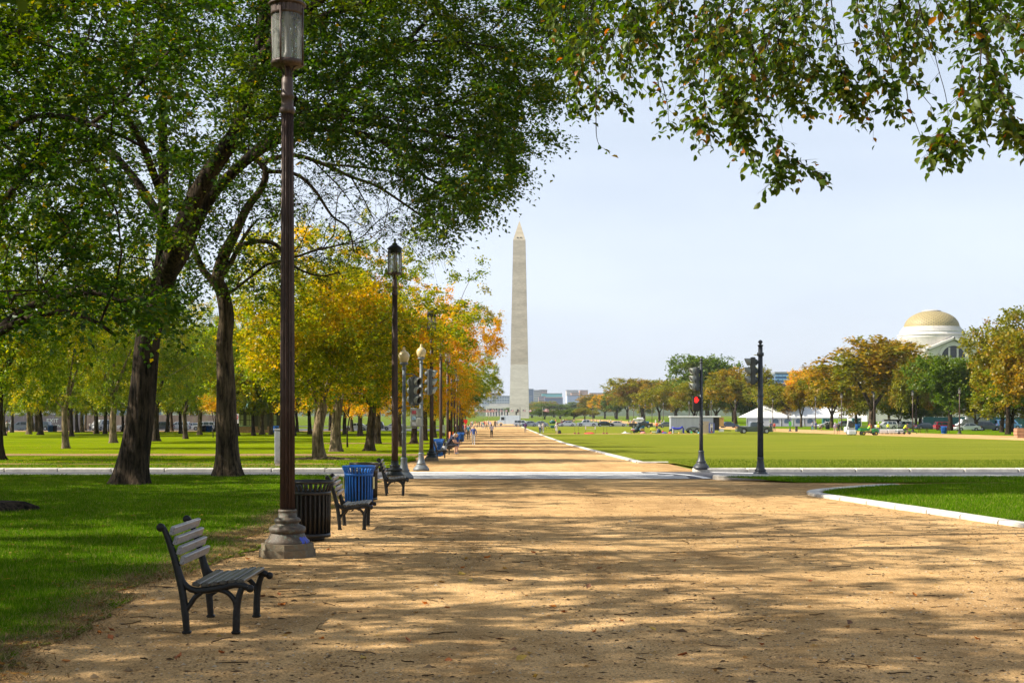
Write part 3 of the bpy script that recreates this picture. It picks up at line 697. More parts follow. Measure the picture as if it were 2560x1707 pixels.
def twiglets(starts, dirs, m, length, rs, spread=.9, droop=.0, flat=.5):
    """m twigs from every start, fanned around the branch direction"""
    S_ = np.repeat(starts, m, 0); D = np.repeat(dirs, m, 0) + rs.normal(0, spread, (len(S_), 3)) * np.array([1, 1, flat]); D[:, 2] -= droop
    D /= np.linalg.norm(D, axis=1)[:, None] + 1e-9; L = length * rs.uniform(.5, 1.3, len(S_)); return S_, D, L
def leaves_on(S_, D, L, per, size, rs, droop=.25, aspect=.62, keep=1.0, jitter=.0, updir=.55, fold=.18):
    n = len(S_); t = (np.arange(per) + .6) / per; P = S_[:, None] + D[:, None] * (L[:, None, None] * t[None, :, None]); P[:, :, 2] -= droop * (L[:, None] * t[None] ** 2)
    side = np.cross(D, [0, 0, 1.0]); side /= np.linalg.norm(side, axis=1)[:, None] + 1e-9
    sg = np.where(np.arange(per) % 2 == 0, 1.0, -1.0)[None, :, None]
    A = D[:, None] * .65 + side[:, None] * sg * .8 + rs.normal(0, .32, (n, per, 3)); A[:, :, 2] -= droop
    P = (P + rs.normal(0, jitter + 1e-6, P.shape)).reshape(-1, 3); A = A.reshape(-1, 3); A /= np.linalg.norm(A, axis=1)[:, None]
    if keep < 1: k = rs.random(len(P)) < keep; P = P[k]; A = A[k]
    N_ = rs.normal(0, updir, P.shape) + np.array([0, 0, 1.0]); W = np.cross(A, N_); W /= np.linalg.norm(W, axis=1)[:, None] + 1e-9; U = np.cross(W, A)
    s = (size * rs.uniform(.65, 1.25, len(P)))[:, None]; return P, A, W, U, s, aspect, fold
def leaf_quads(pk):
    P, A, W, U, s, asp, fold = pk; n = len(P); V = np.empty((n, 4, 3), np.float32)
    V[:, 0] = P; V[:, 1] = P + A*s*.48 + W*s*asp*.5 + U*s*fold; V[:, 2] = P + A*s; V[:, 3] = P + A*s*.48 - W*s*asp*.5 + U*s*fold
    return V.reshape(-1, 3), np.arange(n*4).reshape(n, 4)
def leaf_fine(pk):
    """pointed oval leaf of six triangles' worth of quads, folded along the midrib"""
    P, A, W, U, s, asp, fold = pk; n = len(P); V = np.empty((n, 8, 3), np.float32)
    V[:, 0] = P; V[:, 7] = P + A*s - U*s*.10
    for i, (t, w) in enumerate(((.28, .40), (.62, .42))):
        V[:, 1+i*3] = P + A*s*t + W*s*asp*w*1.15 + U*s*fold; V[:, 2+i*3] = P + A*s*t; V[:, 3+i*3] = P + A*s*t - W*s*asp*w*1.15 + U*s*fold
    f = [(0,1,2,2),(0,2,3,3),(1,4,5,2),(2,5,6,3),(4,7,5,5),(5,7,6,6)]
    tri = np.array([(0,1,2),(0,2,3),(1,4,5),(1,5,2),(2,5,6),(2,6,3),(4,7,5),(5,7,6)]); F = (tri[None] + np.arange(n)[:, None, None]*8).reshape(-1, 3)
    return V.reshape(-1, 3), F
def poly_mask(poly):
    P = [tuple(p) for p in poly]
    def inside(x, y):
        c = False; j = len(P) - 1
        for i in range(len(P)):
            xi, yi = P[i]; xj, yj = P[j]
            if (yi > y) != (yj > y) and x < (xj - xi) * (y - yi) / (yj - yi) + xi: c = not c
            j = i
        return c
    return inside
def region_attract(poly, d0, d1, n, rs, zmax=20, zmin=2.5, dens=None, shrink=None):
    ins = poly_mask(poly); xs = [p[0] for p in poly]; ys = [p[1] for p in poly]; out = []
    while len(out) < n:
        px = rs.uniform(min(xs), max(xs)); py = rs.uniform(min(ys), max(ys))
        if not ins(px, py): continue
        d = rs.uniform(d0, d1); p = S(px, py, d)
        if not (zmin < p.z < zmax): continue
        if dens and rs.random() > dens(px, py, d, p): continue
        out.append(tuple(p))
    return np.array(out)
def tip_dirs(pos, par, tips):
    d = pos[tips] - pos[par[tips]]; return d / (np.linalg.norm(d, axis=1)[:, None] + 1e-9)

M['bark_dark'] = bark_mat('bark_dark', (.058, .042, .030), (.010, .008, .006), 1.0)
M['bark'] = bark_mat('bark_elm', (.105, .078, .052), (.022, .016, .011), 1.0)
M['bark_light'] = bark_mat('bark_light', (.24, .185, .12), (.085, .062, .04), 1.0)  # pale bark; on some trunks the paleness stands in for sunlight
M['leaf_elm'] = leaf_mat('leaf_elm', [(0, (.020, .050, .006)), (.45, (.038, .085, .009)), (.8, (.070, .125, .014)), (.97, (.11, .14, .016)), (.995, (.26, .17, .015))], ([(0, (.075, .115, .008)), (.5, (.13, .165, .012)), (.98, (.17, .19, .015)), (1, (.28, .16, .015))], .52, .70), .50, .35)  # yellow green patches are painted backlight in the foliage
M['leaf_hang'] = leaf_mat('leaf_hang', [(0, (.035, .075, .007)), (.45, (.065, .115, .010)), (.8, (.115, .155, .015)), (.955, (.12, .115, .015)), (.985, (.30, .15, .015)), (1, (.38, .10, .015))], None, .5)
M['leaf_yellow'] = leaf_mat('leaf_yellow', [(0, (.09, .145, .006)), (.4, (.20, .25, .008)), (.8, (.40, .38, .010)), (1, (.58, .42, .012))], ([(0, (.46, .36, .010)), (.6, (.70, .46, .010)), (1, (.74, .30, .010))], .49, .65), .5, .28)
M['leaf_gold'] = leaf_mat('leaf_gold', [(0, (.46, .34, .010)), (.5, (.70, .42, .010)), (1, (.76, .27, .010))], ([(0, (.22, .26, .010)), (.6, (.26, .22, .014)), (1, (.4, .26, .02))], .48, .62), .5, .3)
M['leaf_lime'] = leaf_mat('leaf_lime', [(0, (.06, .12, .006)), (.5, (.15, .23, .008)), (1, (.31, .33, .012))], ([(0, (.30, .28, .012)), (.6, (.50, .40, .012)), (1, (.62, .38, .015))], .50, .66), .5, .3)
M['leaf_green'] = leaf_mat('leaf_green', [(0, (.05, .10, .008)), (.5, (.095, .155, .012)), (1, (.16, .22, .016))], ([(0, (.06, .09, .012)), (.6, (.10, .12, .018)), (1, (.16, .13, .02))], .52, .70), .4, .2)
M['leaf_olive'] = leaf_mat('leaf_olive', [(0, (.11, .135, .010)), (.5, (.20, .21, .014)), (1, (.34, .30, .020))], ([(0, (.16, .10, .016)), (.6, (.26, .14, .018)), (1, (.34, .15, .02))], .48, .64), .4, .2)
M['leaf_rust'] = leaf_mat('leaf_rust', [(0, (.17, .145, .012)), (.5, (.32, .215, .014)), (1, (.50, .26, .016))], ([(0, (.10, .125, .010)), (.6, (.17, .18, .014)), (1, (.27, .23, .02))], .44, .6), .4, .2)

# --- the great elm on the left whose crown reaches out over the walk
rs = np.random.default_rng(11)
base = G(326, 1216); dA = base.y
pA = lambda px, py, d=None: S(px, py, d or dA)
seedsA = [([base + Vector((0, 0, -.15)), pA(332,1170), pA(348,1060), pA(358,950), pA(368,850), pA(392,760), pA(415,690), pA(440,620,36.5), pA(478,520,36.3), pA(532,420,36), pA(590,330,35.8), pA(632,215,35.5), pA(655,100,35.2), pA(675,-100,35), pA(700,-300,35), pA(720,-420,35)], .40, .07),
 ([pA(392,760), pA(403,640), pA(408,520), pA(408,380), pA(405,200), pA(400,0), pA(390,-250)], .17, .05),
 ([pA(415,700), pA(455,640,37.5), pA(500,540,38), pA(545,470,38), pA(600,415,38), pA(640,378,38), pA(720,322,38), pA(800,285,38), pA(870,240,38), pA(940,180,38), pA(1010,110,38), pA(1100,20,38)], .19, .05),
 ([pA(600,415,38), pA(660,372,37), pA(734,333,36), pA(800,322,36), pA(868,326,36), pA(939,346,36), pA(988,379,36), pA(1030,412,36), pA(1069,446,36), pA(1125,470,36)], .13, .03),
 ([pA(868,326,36), pA(940,346,35.6), pA(1020,365,35.2), pA(1100,382,35), pA(1200,400,35)], .09, .03),
 ([pA(735,318,38), pA(830,292,37), pA(930,310,36.5), pA(1040,325,36), pA(1160,350,36), pA(1260,360,36)], .11, .03),
 ([pA(620,250,35.5), pA(690,130,35), pA(780,55,35), pA(880,18,35), pA(1000,-20,35), pA(1160,-60,35)], .14, .04),
 ([pA(650,150,35.4), pA(720,60,33), pA(840,-20,32), pA(980,-80,31), pA(1150,-100,31)], .14, .04),
 ([pA(700,200,37), pA(830,150,40), pA(1000,120,42), pA(1180,110,43), pA(1300,140,43)], .13, .04),
 ([pA(440,620), pA(360,480,38), pA(260,360,39), pA(120,250,40)], .16, .04),
 ([pA(408,500), pA(340,330,34), pA(240,200,32), pA(100,100,31)], .12, .04)]
polyA = [(-150,-450),(600,-620),(1300,-450),(1500,-200),(1480,60),(1455,120),(1430,215),(1375,250),(1330,330),(1365,330),(1305,385),(1275,445),(1195,525),(1150,545),(1110,590),(1065,545),(1055,500),(1010,440),(950,400),(900,372),(760,350),(620,345),(560,420),(480,560),(440,660),(330,740),(250,700),(120,560),(-150,520)]
gapA = poly_mask([(740,395),(900,385),(1000,440),(1060,540),(1000,600),(850,520),(740,480)])
dens = lambda px, py, d, p: (0 if gapA(px, py) else 1) * (.35 if px < 560 else 1) * (.45 if py < -120 else 1)
attA = region_attract(polyA, 30.5, 44, 2000, rs, 19, 3, dens)
pos, par, rad, tips, nch = grow(seedsA, attA, rs, .7, .32, .10)
elmA = thing('elm_tree', 'great dark green elm with leaning trunk, its long limbs reaching over the walk', 'tree', tuple(base), 0, 'elms along the left of the walk')
def place_tree(root, pos, par, rad, nch, bark, minr, flare, big_n=12):
    V_, F_ = tubes_np(pos, par, rad, nch, minr, flare, big_n); o = root.location
    link('trunk', mesh_np('trunk', V_ - np.array(o), F_, True), bark, root)
place_tree(elmA, pos, par, rad, nch, M['bark_dark'], .006, (.62, .42, .40), 24)
far = tips
S1, D1, L1 = twiglets(pos[far], tip_dirs(pos, par, far), 11, .80, rs, .70, .10, .45)
V_, F_ = leaf_quads(leaves_on(S1, D1, L1, 9, .118, rs, .18, .62, .92, .05))
inner = np.where((nch <= 1) & (rad < .03) & (np.arange(len(pos)) > 200))[0]; inner = inner[rs.random(len(inner)) < .5]
S2, D2, L2 = twiglets(pos[inner], tip_dirs(pos, par, inner), 1, .6, rs, 1.0, .1)
V2, F2 = leaf_quads(leaves_on(S2, D2, L2, 7, .12, rs, .2, .62, .9, .05))
V_ = np.concatenate([V_, V2]); F_ = np.arange(len(V_)).reshape(-1, 4)
link('crown', mesh_np('crown', V_ - np.array(elmA.location), F_), M['leaf_elm'], elmA)
print('elmA leaves', len(F_), 'nodes', len(pos))

# --- the second elm: twisted trunk, thin crown of half bare branches
rs = np.random.default_rng(12)
base = G(571, 1193, .11); dB = base.y
pB = lambda px, py, d=None: S(px, py, d or dB)
seedsB = [([base + Vector((0, 0, -.15)), pB(570,1150), pB(566,1050), pB(563,940), pB(560,860), pB(566,790), pB(556,730), pB(545,700), pB(560,640), pB(590,580,40), pB(618,520,40), pB(655,470,40), pB(664,430,40), pB(648,405,40), pB(620,385,40), pB(590,330,40), pB(570,240,40)], .345, .03),
 ([pB(556,735), pB(530,700), pB(505,670), pB(480,600), pB(470,520), pB(480,420)], .12, .04),
 ([pB(545,700), pB(575,660), pB(600,610), pB(625,570)], .10, .05),
 ([pB(590,620), pB(640,603), pB(690,612), pB(720,650), pB(745,672,39), pB(800,690,39), pB(850,680,39)], .075, .02),
 ([pB(664,430,40), pB(700,430,40), pB(748,440,40), pB(790,480,40), pB(830,540,40), pB(870,570,40), pB(885,630,40)], .065, .02),
 ([pB(650,410,40), pB(700,392,40), pB(747,390,40), pB(810,411,40), pB(877,442,40), pB(939,464,40), pB(1002,504,40), pB(1060,545,40), pB(1110,580,40)], .075, .02),
 ([pB(810,411,40), pB(900,418,40), pB(980,430,40), pB(1040,470,40)], .045, .015),
 ([pB(877,442,40), pB(910,500,40), pB(940,560,40)], .03, .012), ([pB(780,400,40), pB(850,470,40), pB(900,540,41)], .03, .012)]
polyB = [(430,430),(560,330),(640,360),(760,395),(900,395),(1030,440),(1090,530),(1130,600),(1100,640),(1000,600),(900,640),(830,700),(740,690),(690,760),(600,720),(480,740),(420,600)]
attB = region_attract(polyB, 37, 44, 620, rs, 12, 2.5)
pos, par, rad, tips, nch = grow(seedsB, attB, rs, .5, .3, .02, .006)
elmB = thing('elm_tree', 'twisted brown elm by the street whose branches are half bare', 'tree', tuple(base), 0, 'elms along the left of the walk')
place_tree(elmB, pos, par, rad, nch, M['bark'], .004, (.7, .35, .35), 20)
sel = tips[rs.random(len(tips)) < .8]
S1, D1, L1 = twiglets(pos[sel], tip_dirs(pos, par, sel), 4, .6, rs, .8, .35)
leafy = (pos[sel][:, 0] < XD(700, 40)); Lf = np.repeat(leafy, 4)
V1, F1 = leaf_quads(leaves_on(S1[Lf], D1[Lf], L1[Lf], 9, .12, rs, .25, .6, .9, .04)); V2, F2 = leaf_quads(leaves_on(S1[~Lf], D1[~Lf], L1[~Lf], 7, .10, rs, .3, .6, .34, .04))
V_ = np.concatenate([V1, V2]); link('crown', mesh_np('crown', V_ - np.array(elmB.location), np.arange(len(V_)).reshape(-1, 4)), M['leaf_elm'], elmB)
tw = MB()
for s_, d_, l_ in list(zip(S1[~Lf], D1[~Lf], L1[~Lf]))[:900]:
    e = s_ + d_ * l_; e[2] -= .25 * l_; tw.tube([s_ - np.array(elmB.location), (s_ + e)/2 - np.array(elmB.location), e - np.array(elmB.location)], [.006, .004, .002], 3, caps=False)
tw.build('twigs', M['bark'], elmB)['kind'] = 'stuff'

# --- near elm standing off the left edge, low dark boughs across the upper left
rs = np.random.default_rng(13)
base = Vector((-10.6, 18.5, zg(18.5)))
pC = lambda px, py, d=18: S(px, py, d)
seedsC = [([base, base + Vector((.1, 0, 2.5)), base + Vector((.4, .2, 5)), base + Vector((1.0, .2, 8)), base + Vector((1.6, 0, 11)), base + Vector((1.8, 0, 14))], .50, .10),
 ([base + Vector((.25, .1, 2.9)), pC(-200,890), pC(-40,850), pC(60,775), pC(140,745), pC(230,732), pC(300,752)], .16, .03),
 ([pC(-40,850), pC(60,800,17), pC(150,780,17), pC(230,800,16.6), pC(290,840,16.6)], .07, .02),
 ([base + Vector((.4, .2, 4.6)), pC(-100,560), pC(80,420), pC(200,330), pC(320,240), pC(420,130)], .09, .02),
 ([base + Vector((.5, .2, 5.4)), pC(-60,350), pC(60,300,17), pC(150,290,17), pC(280,330,16), pC(380,380,16)], .07, .02),
 ([base + Vector((.5, .2, 6)), pC(-50,120), pC(150,20), pC(350,-100)], .08, .03),
 ([base + Vector((.6, .2, 7)), pC(-200,-200,20), pC(100,-350,22), pC(400,-400,22)], .14, .04)]
polyC = [(-300,-500),(300,-650),(600,-500),(590,-50),(570,60),(530,170),(480,300),(440,420),(400,520),(430,640),(480,760),(430,830),(360,820),(300,790),(180,740),(80,790),(0,830),(-300,880)]
densC = lambda px, py, d, p: (.35 if py < -60 else 1) * (.55 if 250 < px and py < 420 else 1) * (.42 if 400 < py < 700 else .8) * (.35 if 16.8 < d < 19.2 else 1) * (.3 if px > 320 and 330 < py < 720 else 1)
attC = region_attract(polyC, 14.5, 23.5, 900, rs, 11.5, 2.7, densC)
pos, par, rad, tips, nch = grow(seedsC, attC, rs, .5, .34, .04, .005)
elmC = thing('elm_tree', 'near elm at the left edge with low dark boughs hanging into the upper left', 'tree', tuple(base), 0, 'elms along the left of the walk')
place_tree(elmC, pos, par, rad, nch, M['bark_dark'], .004, (.6, .5, .2), 14)
S1, D1, L1 = twiglets(pos[tips], tip_dirs(pos, par, tips), 9, .5, rs, .8, .12, .4)
V_, F_ = leaf_quads(leaves_on(S1, D1, L1, 8, .084, rs, .2, .66, .92, .03))
link('crown', mesh_np('crown', V_ - np.array(elmC.location), np.arange(len(V_)).reshape(-1, 4)), M['leaf_elm'], elmC)
print('elmC leaves', len(V_)//4)

# --- elm to the right of the camera, out of frame, its sprays hanging into the top right
rs = np.random.default_rng(14)
base = Vector((12.4, 12.5, zg(12.5)))
T = lambda px, py, d: S(px, py, d)
seedsD = [([base, base + Vector((-.1, 0, 2.5)), base + Vector((-.3, .3, 4.6)), base + Vector((-.9, .8, 7)), base + Vector((-1.2, 1.2, 10))], .42, .12),
 ([base + Vector((-.3, .3, 4.6)), Vector((10, 14, 7.4)), Vector((7, 15.5, 8.6)), Vector((4, 16.5, 8.8)), Vector((1.6, 17.5, 8.4)), Vector((.2, 18.5, 7.8))], .22, .04),
 ([Vector((7, 15.5, 8.6)), Vector((5.5, 18, 9)), Vector((3.5, 20, 8.8)), Vector((1.5, 22, 8.2))], .11, .03),
 ([base + Vector((-.6, .5, 5.8)), Vector((9, 16.5, 8.2)), Vector((7.5, 19, 8.6)), Vector((5.6, 21, 8.4))], .15, .03),
 ([base + Vector((-.3, .3, 4.9)), Vector((9, 12.5, 7.6)), Vector((5, 12.8, 8.2)), Vector((1, 13, 8)), Vector((-2, 13.5, 7.6))], .16, .04)]
# hanging strands, each with its own depth
strands = [
 (17.5, [(1455,-90),(1478,20),(1488,100),(1496,200),(1490,280)], 1), (17.2, [(1490,200),(1490,300),(1492,345),(1502,372)], .06), (17.6, [(1480,40),(1455,160),(1440,250),(1450,290)], .75),
 (18.5, [(1400,-60),(1425,60),(1440,150),(1436,215)], .9), (19, [(1500,60),(1545,130),(1590,200),(1630,245)], 1), (18, [(1510,180),(1540,250),(1560,290)], .8),
 (17, [(1600,-50),(1625,80),(1640,160),(1650,235)], 1), (16.8, [(1650,190),(1668,260),(1672,320)], .6), (16.5, [(1700,-20),(1712,110),(1722,200),(1730,240)], 1),
 (16, [(1755,-40),(1770,100),(1760,200),(1765,290),(1775,340),(1778,372)], .95), (16.2, [(1720,250),(1735,290),(1740,310)], .9),
 (15.5, [(1820,-50),(1835,80),(1840,180),(1848,260),(1858,330),(1885,400),(1898,440)], 1.2), (15.6, [(1780,60),(1800,180),(1830,280),(1850,330)], 1.1),
 (15.2, [(1870,20),(1885,150),(1895,250),(1915,310),(1960,375),(2010,415),(2045,430)], 1.1), (15.4, [(1885,280),(1920,330),(1940,390),(1945,450)], 1.2),
 (15.8, [(1930,-40),(1945,100),(1965,190),(2000,240),(2020,275)], 1), (16, [(1905,60),(1930,160),(1975,240),(1990,262)], 1.1),
 (15.2, [(2000,-40),(2015,60),(2020,140),(2060,215),(2080,235)], .9), (14.8, [(2070,-60),(2088,80),(2100,170),(2120,240),(2140,300)], .85), (14.8, [(2110,180),(2150,250),(2185,300)], .75),
 (14.6, [(2140,-40),(2150,80),(2175,160),(2200,200),(2240,215)], .9), (14.4, [(2195,-60),(2205,60),(2225,140),(2232,220),(2222,275)], 1), (14.2, [(2240,60),(2262,170),(2270,250),(2290,310),(2305,350)], .9), (14.2, [(2265,180),(2300,230),(2332,270)], .8),
 (13.6, [(2282,-60),(2305,40),(2325,90),(2345,170),(2362,230),(2370,280),(2368,320)], .05), (13.6, [(2368,310),(2360,345),(2350,390)], 1.6), (13.6, [(2368,310),(2378,350),(2390,372)], 1.4), (13.8, [(2300,20),(2290,70),(2300,110)], .8),
 (13.4, [(2330,-40),(2345,20),(2360,40),(2380,80)], .5), (13.2, [(2422,-60),(2425,30),(2425,110),(2405,160),(2400,230),(2385,285)], 1), (13.2, [(2440,-20),(2455,80),(2470,160),(2485,220),(2500,250)], 1.1),
 (13, [(2455,100),(2450,170),(2448,240),(2450,300),(2448,325)], 1), (13, [(2480,180),(2510,240),(2530,290),(2556,340),(2568,370)], .9), (12.8, [(2480,-60),(2500,20),(2525,60),(2560,90)], 1),
 (13, [(2500,120),(2520,160),(2540,190)], .8), (14, [(1560,-60),(1580,20),(1600,90)], 1), (14, [(2560,-40),(2575,60),(2580,160)], 1), (14.5, [(1660,-40),(1680,40),(1690,120)], 1), (19, [(1340,-60),(1375,20),(1400,90)], .8)]
polyD = [(1330,-420),(2700,-420),(2700,20),(2500,60),(2330,20),(2280,110),(2180,170),(2060,140),(1980,190),(1880,250),(1800,190),(1700,150),(1600,170),(1500,120),(1400,90),(1340,20)]
attD = region_attract(polyD, 13.5, 20, 170, rs, 11, 4.4, lambda px, py, d, p: 1 if py > -60 else .5)
attD2 = np.array([(x, y, z) for x, y, z in zip(rs.uniform(4, 19, 160), rs.uniform(5, 19, 160), rs.uniform(6.5, 12.5, 160)) if (x-12)**2 + (y-12)**2 < 64])
attD2 = attD2[[not (abs(p[0]) < p[1]*.41 and (p[2]-EYE)/p[1] < .34) for p in attD2]]
pos, par, rad, tips, nch = grow(seedsD, np.concatenate([attD, attD2]), rs, .5, .3, .05, .005)
elmD = thing('elm_tree', 'elm beside the walk whose leafy sprays hang down across the top right', 'tree', tuple(base), 0)
oD = np.array(elmD.location)
place_tree(elmD, pos, par, rad, nch, M['bark_dark'], .004, (.6, .4, .2), 14)
S1, D1, L1 = twiglets(pos[tips], tip_dirs(pos, par, tips), 6, .5, rs, .7, .7, .6)
packs = [leaves_on(S1, D1, L1, 7, .088, rs, .35, .6, .9, .025)]
tw = MB(); stS = []; stD = []; stL = []
for d, pts, dens_ in strands:
    P = [S(px, py, d + rs.uniform(-.3, .3)) for px, py in pts]; P = [Vector(p) for p in smooth_poly([tuple(p) for p in P], 4)]
    tw.tube([p - Vector(oD) for p in P], list(np.linspace(.008, .0022, len(P))), 4, caps=False)
    for a, b in zip(P, P[1:]):
        k = rs.poisson(10.5 * dens_ * (b - a).length / .3 * max(.1, .75 + 1.5 * mnoise.noise(Vector(a) * 2.2)))
        for _ in range(k):
            q = a.lerp(b, rs.random()); dd = (b - a).normalized(); dd = np.array(dd) * .5 + rs.normal(0, .75, 3) * np.array([1, 1, .35]); dd[2] -= .35; dd /= np.linalg.norm(dd)
            stS.append(np.array(q)); stD.append(dd); stL.append(rs.uniform(.10, .30))
            if True: e = np.array(q) + dd * stL[-1]; tw.tube([np.array(q) - oD, e - oD], [.0026, .0014], 3, caps=False)
for s_, d_, l_ in zip(S1, D1, L1): tw.tube([s_ - oD, s_ + d_ * l_ * np.array([1, 1, 1]) * .6 - oD - np.array([0, 0, .06]), s_ + d_ * l_ - oD - np.array([0, 0, .3*l_])], [.0035, .0025, .0012], 3, caps=False)
stS, stD, stL = np.array(stS), np.array(stD), np.array(stL)
packs.append(leaves_on(stS, stD, stL, 4, .094, rs, .3, .6, .95, .015, .75))
tw.build('twigs', M['bark_dark'], elmD)['kind'] = 'stuff'
cat_ = [np.concatenate([p[i] for p in packs]) for i in range(5)]
Pn = cat_[0]; pyy = HOR - (Pn[:, 2] - EYE) / Pn[:, 1] * FPX; pxx = 1280 + Pn[:, 0] / Pn[:, 1] * FPX
score = np.where((pxx > 1380) & (pxx < 2560) & (pyy > 60), pyy + (2400 - np.minimum(Pn[:, 1], 30)*80)*.15 , -1e9); big = np.argsort(-score)[:300]; rest = np.setdiff1d(np.arange(len(Pn)), big)
V_, F_ = leaf_fine([c[rest] for c in cat_] + [.6, .14]); ob = link('leaves', mesh_np('leaves', V_ - oD, F_), M['leaf_hang'], elmD); ob['kind'] = 'stuff'
z1 = np.zeros((1, 3)); lf_v, lf_f = leaf_fine([z1, np.array([[1.0, 0, 0]]), np.array([[0, 1.0, 0]]), np.array([[0, 0, 1.0]]), np.ones((1, 1)), .6, .14])
# single leaves share four tinted meshes
tints = [(.045, .09, .009), (.075, .125, .012), (.12, .15, .02), (.36, .17, .02)]
lms = []
for i, c in enumerate(tints):
    mm = leaf_mat('leaf_tint_%d' % i, [(0, tuple(q*.9 for q in c)), (1, tuple(q*1.1 for q in c))], None, .42); me = mesh_np('leaf', lf_v, lf_f); me.materials.append(mm); lms.append(me)
for j in big:
    Mx = Matrix((( *(cat_[1][j]*cat_[4][j]),), (*(cat_[2][j]*cat_[4][j]),), (*(cat_[3][j]*cat_[4][j]),))).transposed().to_4x4()
    Mx.translation = Vector(cat_[0][j] - oD); k = int(rs.choice(4, p=[.46, .36, .155, .025])); o = link('leaf', lms[k], None, elmD); o.matrix_local = Mx
print('elmD leaves', len(Pn))

# --- shade elm beside the camera on the left: only its shadow reaches the walk
rs = np.random.default_rng(15)
def ball_attract(n, c, r, rs, shell=.55, lumps=9, zmin=2.5, sig=.48):
    cs = [np.array(c) + rs.normal(0, sig, 3) * np.array(r) for _ in range(lumps)]; out = []
    while len(out) < n:
        k = cs[rs.integers(lumps)]; v = rs.normal(0, 1, 3); v /= np.linalg.norm(v); p = k + v * np.array(r) * .52 * (shell + (1-shell) * rs.random() ** .5)
        if p[2] > zmin: out.append(p)
    return np.array(out)
def generic_tree(name, base_h, crown_c, crown_r, n_tip, per, leaf, bark, leafm, seed, trunk_r=.3, fork=True, twig_len=.62, m=8, minr=.012, zmin=3.0, flare=(.6, .3, .4), spread=.8, lumps=9, stems=3, sig=.48):
    r = np.random.default_rng(seed); top = Vector(crown_c); sd_ = [([Vector((0,0,-.1)), Vector((r.normal(0,.05), r.normal(0,.05), base_h*.5)), Vector((r.normal(0,.1), r.normal(0,.1), base_h))], trunk_r, trunk_r*.75)]
    a0 = r.uniform(0, 6.28)
    for k in range(stems):
        a = a0 + 6.28*k/stems + r.normal(0, .3); rr = crown_r[0] * r.uniform(.3, .55)
        sd_.append(([Vector((0, 0, base_h)), Vector((math.cos(a)*rr*.4, math.sin(a)*rr*.4, base_h + (crown_c[2]-base_h)*.45)), Vector((math.cos(a)*rr, math.sin(a)*rr, crown_c[2]))], trunk_r*.55, trunk_r*.16))
    at = ball_attract(n_tip, crown_c, crown_r, r, .5, lumps, zmin, sig)
    pos, par, rad, tips, nch = grow(sd_, at, r, .8, .32, .08, .009)
    V_, F_ = tubes_np(pos, par, rad, nch, minr, flare, 12); tm = mesh_np('trunk', V_, F_, True); tm.materials.append(bark)
    S1, D1, L1 = twiglets(pos[tips], tip_dirs(pos, par, tips), m, twig_len, r, spread, .1, .6)
    V_, F_ = leaf_quads(leaves_on(S1, D1, L1, per, leaf, r, .18, .72, .92, leaf*.5, .7)); cm = mesh_np('crown', V_, F_); cm.materials.append(leafm)
    return tm, cm
def put_tree(pair, loc, label, rot=0, scale=1, leafm=None, bark=None, group=None, name='elm_tree', cat='tree'):
    t = thing(name, label, cat, tuple(loc), rot, group); t.scale = scale if hasattr(scale, '__len__') else (scale,)*3
    a = link('trunk', pair[0], None, t); b = link('crown', pair[1], None, t)
    if leafm: b.material_slots[0].link = 'OBJECT'; b.material_slots[0].material = leafm
    if bark: a.material_slots[0].link = 'OBJECT'; a.material_slots[0].material = bark
    return t
K1 = generic_tree('k1', 3.2, (0, 0, 7.6), (6.2, 6.2, 4.7), 820, 10, .155, M['bark'], M['leaf_yellow'], 21, .34, lumps=18, sig=.38)
K2 = generic_tree('k2', 2.8, (1.8, 0, 7.2), (6.4, 6.4, 4.5), 820, 10, .155, M['bark'], M['leaf_yellow'], 22, .30, stems=2, lumps=18, sig=.38)
K4 = generic_tree('k4', 2.6, (.9, -3.0, 6.0), (4.1, 4.3, 3.4), 720, 10, .15, M['bark_light'], M['leaf_yellow'], 26, .30, stems=3, lumps=18, sig=.38)
K3 = generic_tree('k3', 3.6, (0, .3, 8.2), (6.2, 6.2, 5.2), 820, 10, .155, M['bark'], M['leaf_lime'], 23, .36, stems=4, lumps=20, sig=.38)
Ksh = generic_tree('ksh', 4.5, (0, 0, 9.4), (6.0, 6.0, 3.4), 760, 8, .15, M['bark_dark'], M['leaf_elm'], 24, .42, zmin=5.5, m=8, twig_len=.42, lumps=26)
G1 = 'elms along the left of the walk'
put_tree(Ksh, (-9.5, -3.5, 0), 'shade elm standing left of the walk just outside the picture', 0.4, 1.0, group=G1)
put_tree(Ksh, (-11.5, 8.2, zg(10)), 'shade elm behind the near bench, outside the left of the picture', 2.0, .95, group=G1)
put_tree(Ksh, (-24, 9.5, zg(13)), 'elm of the next row left of the picture, level with the near lamp', 3.0, 1.0, group=G1)
put_tree(Ksh, (-25, 28.5, zg(26)), 'elm of the next row left of the picture, level with the blue bin', 4.0, 1.0, group=G1)
put_tree(Ksh, (-20, 25, zg(25)), 'smaller unseen elm added to shade the lawn, between the two rows', 2.5, (.75, .75, 1.0), group=G1)  # extra elm out of view, added to darken the near lawn
put_tree(Ksh, (-19.5, 12, zg(12)), 'smaller unseen elm added to shade the lawn, level with the near bench', 1.5, (.7, .7, 1.0), group=G1)  # also added out of view for shade, sized to leave a sunlit band
put_tree(Ksh, (-23.5, 37.5, zg(38)), 'elm of the next row left of the picture, level with the street', 5.0, 1.0, group=G1)

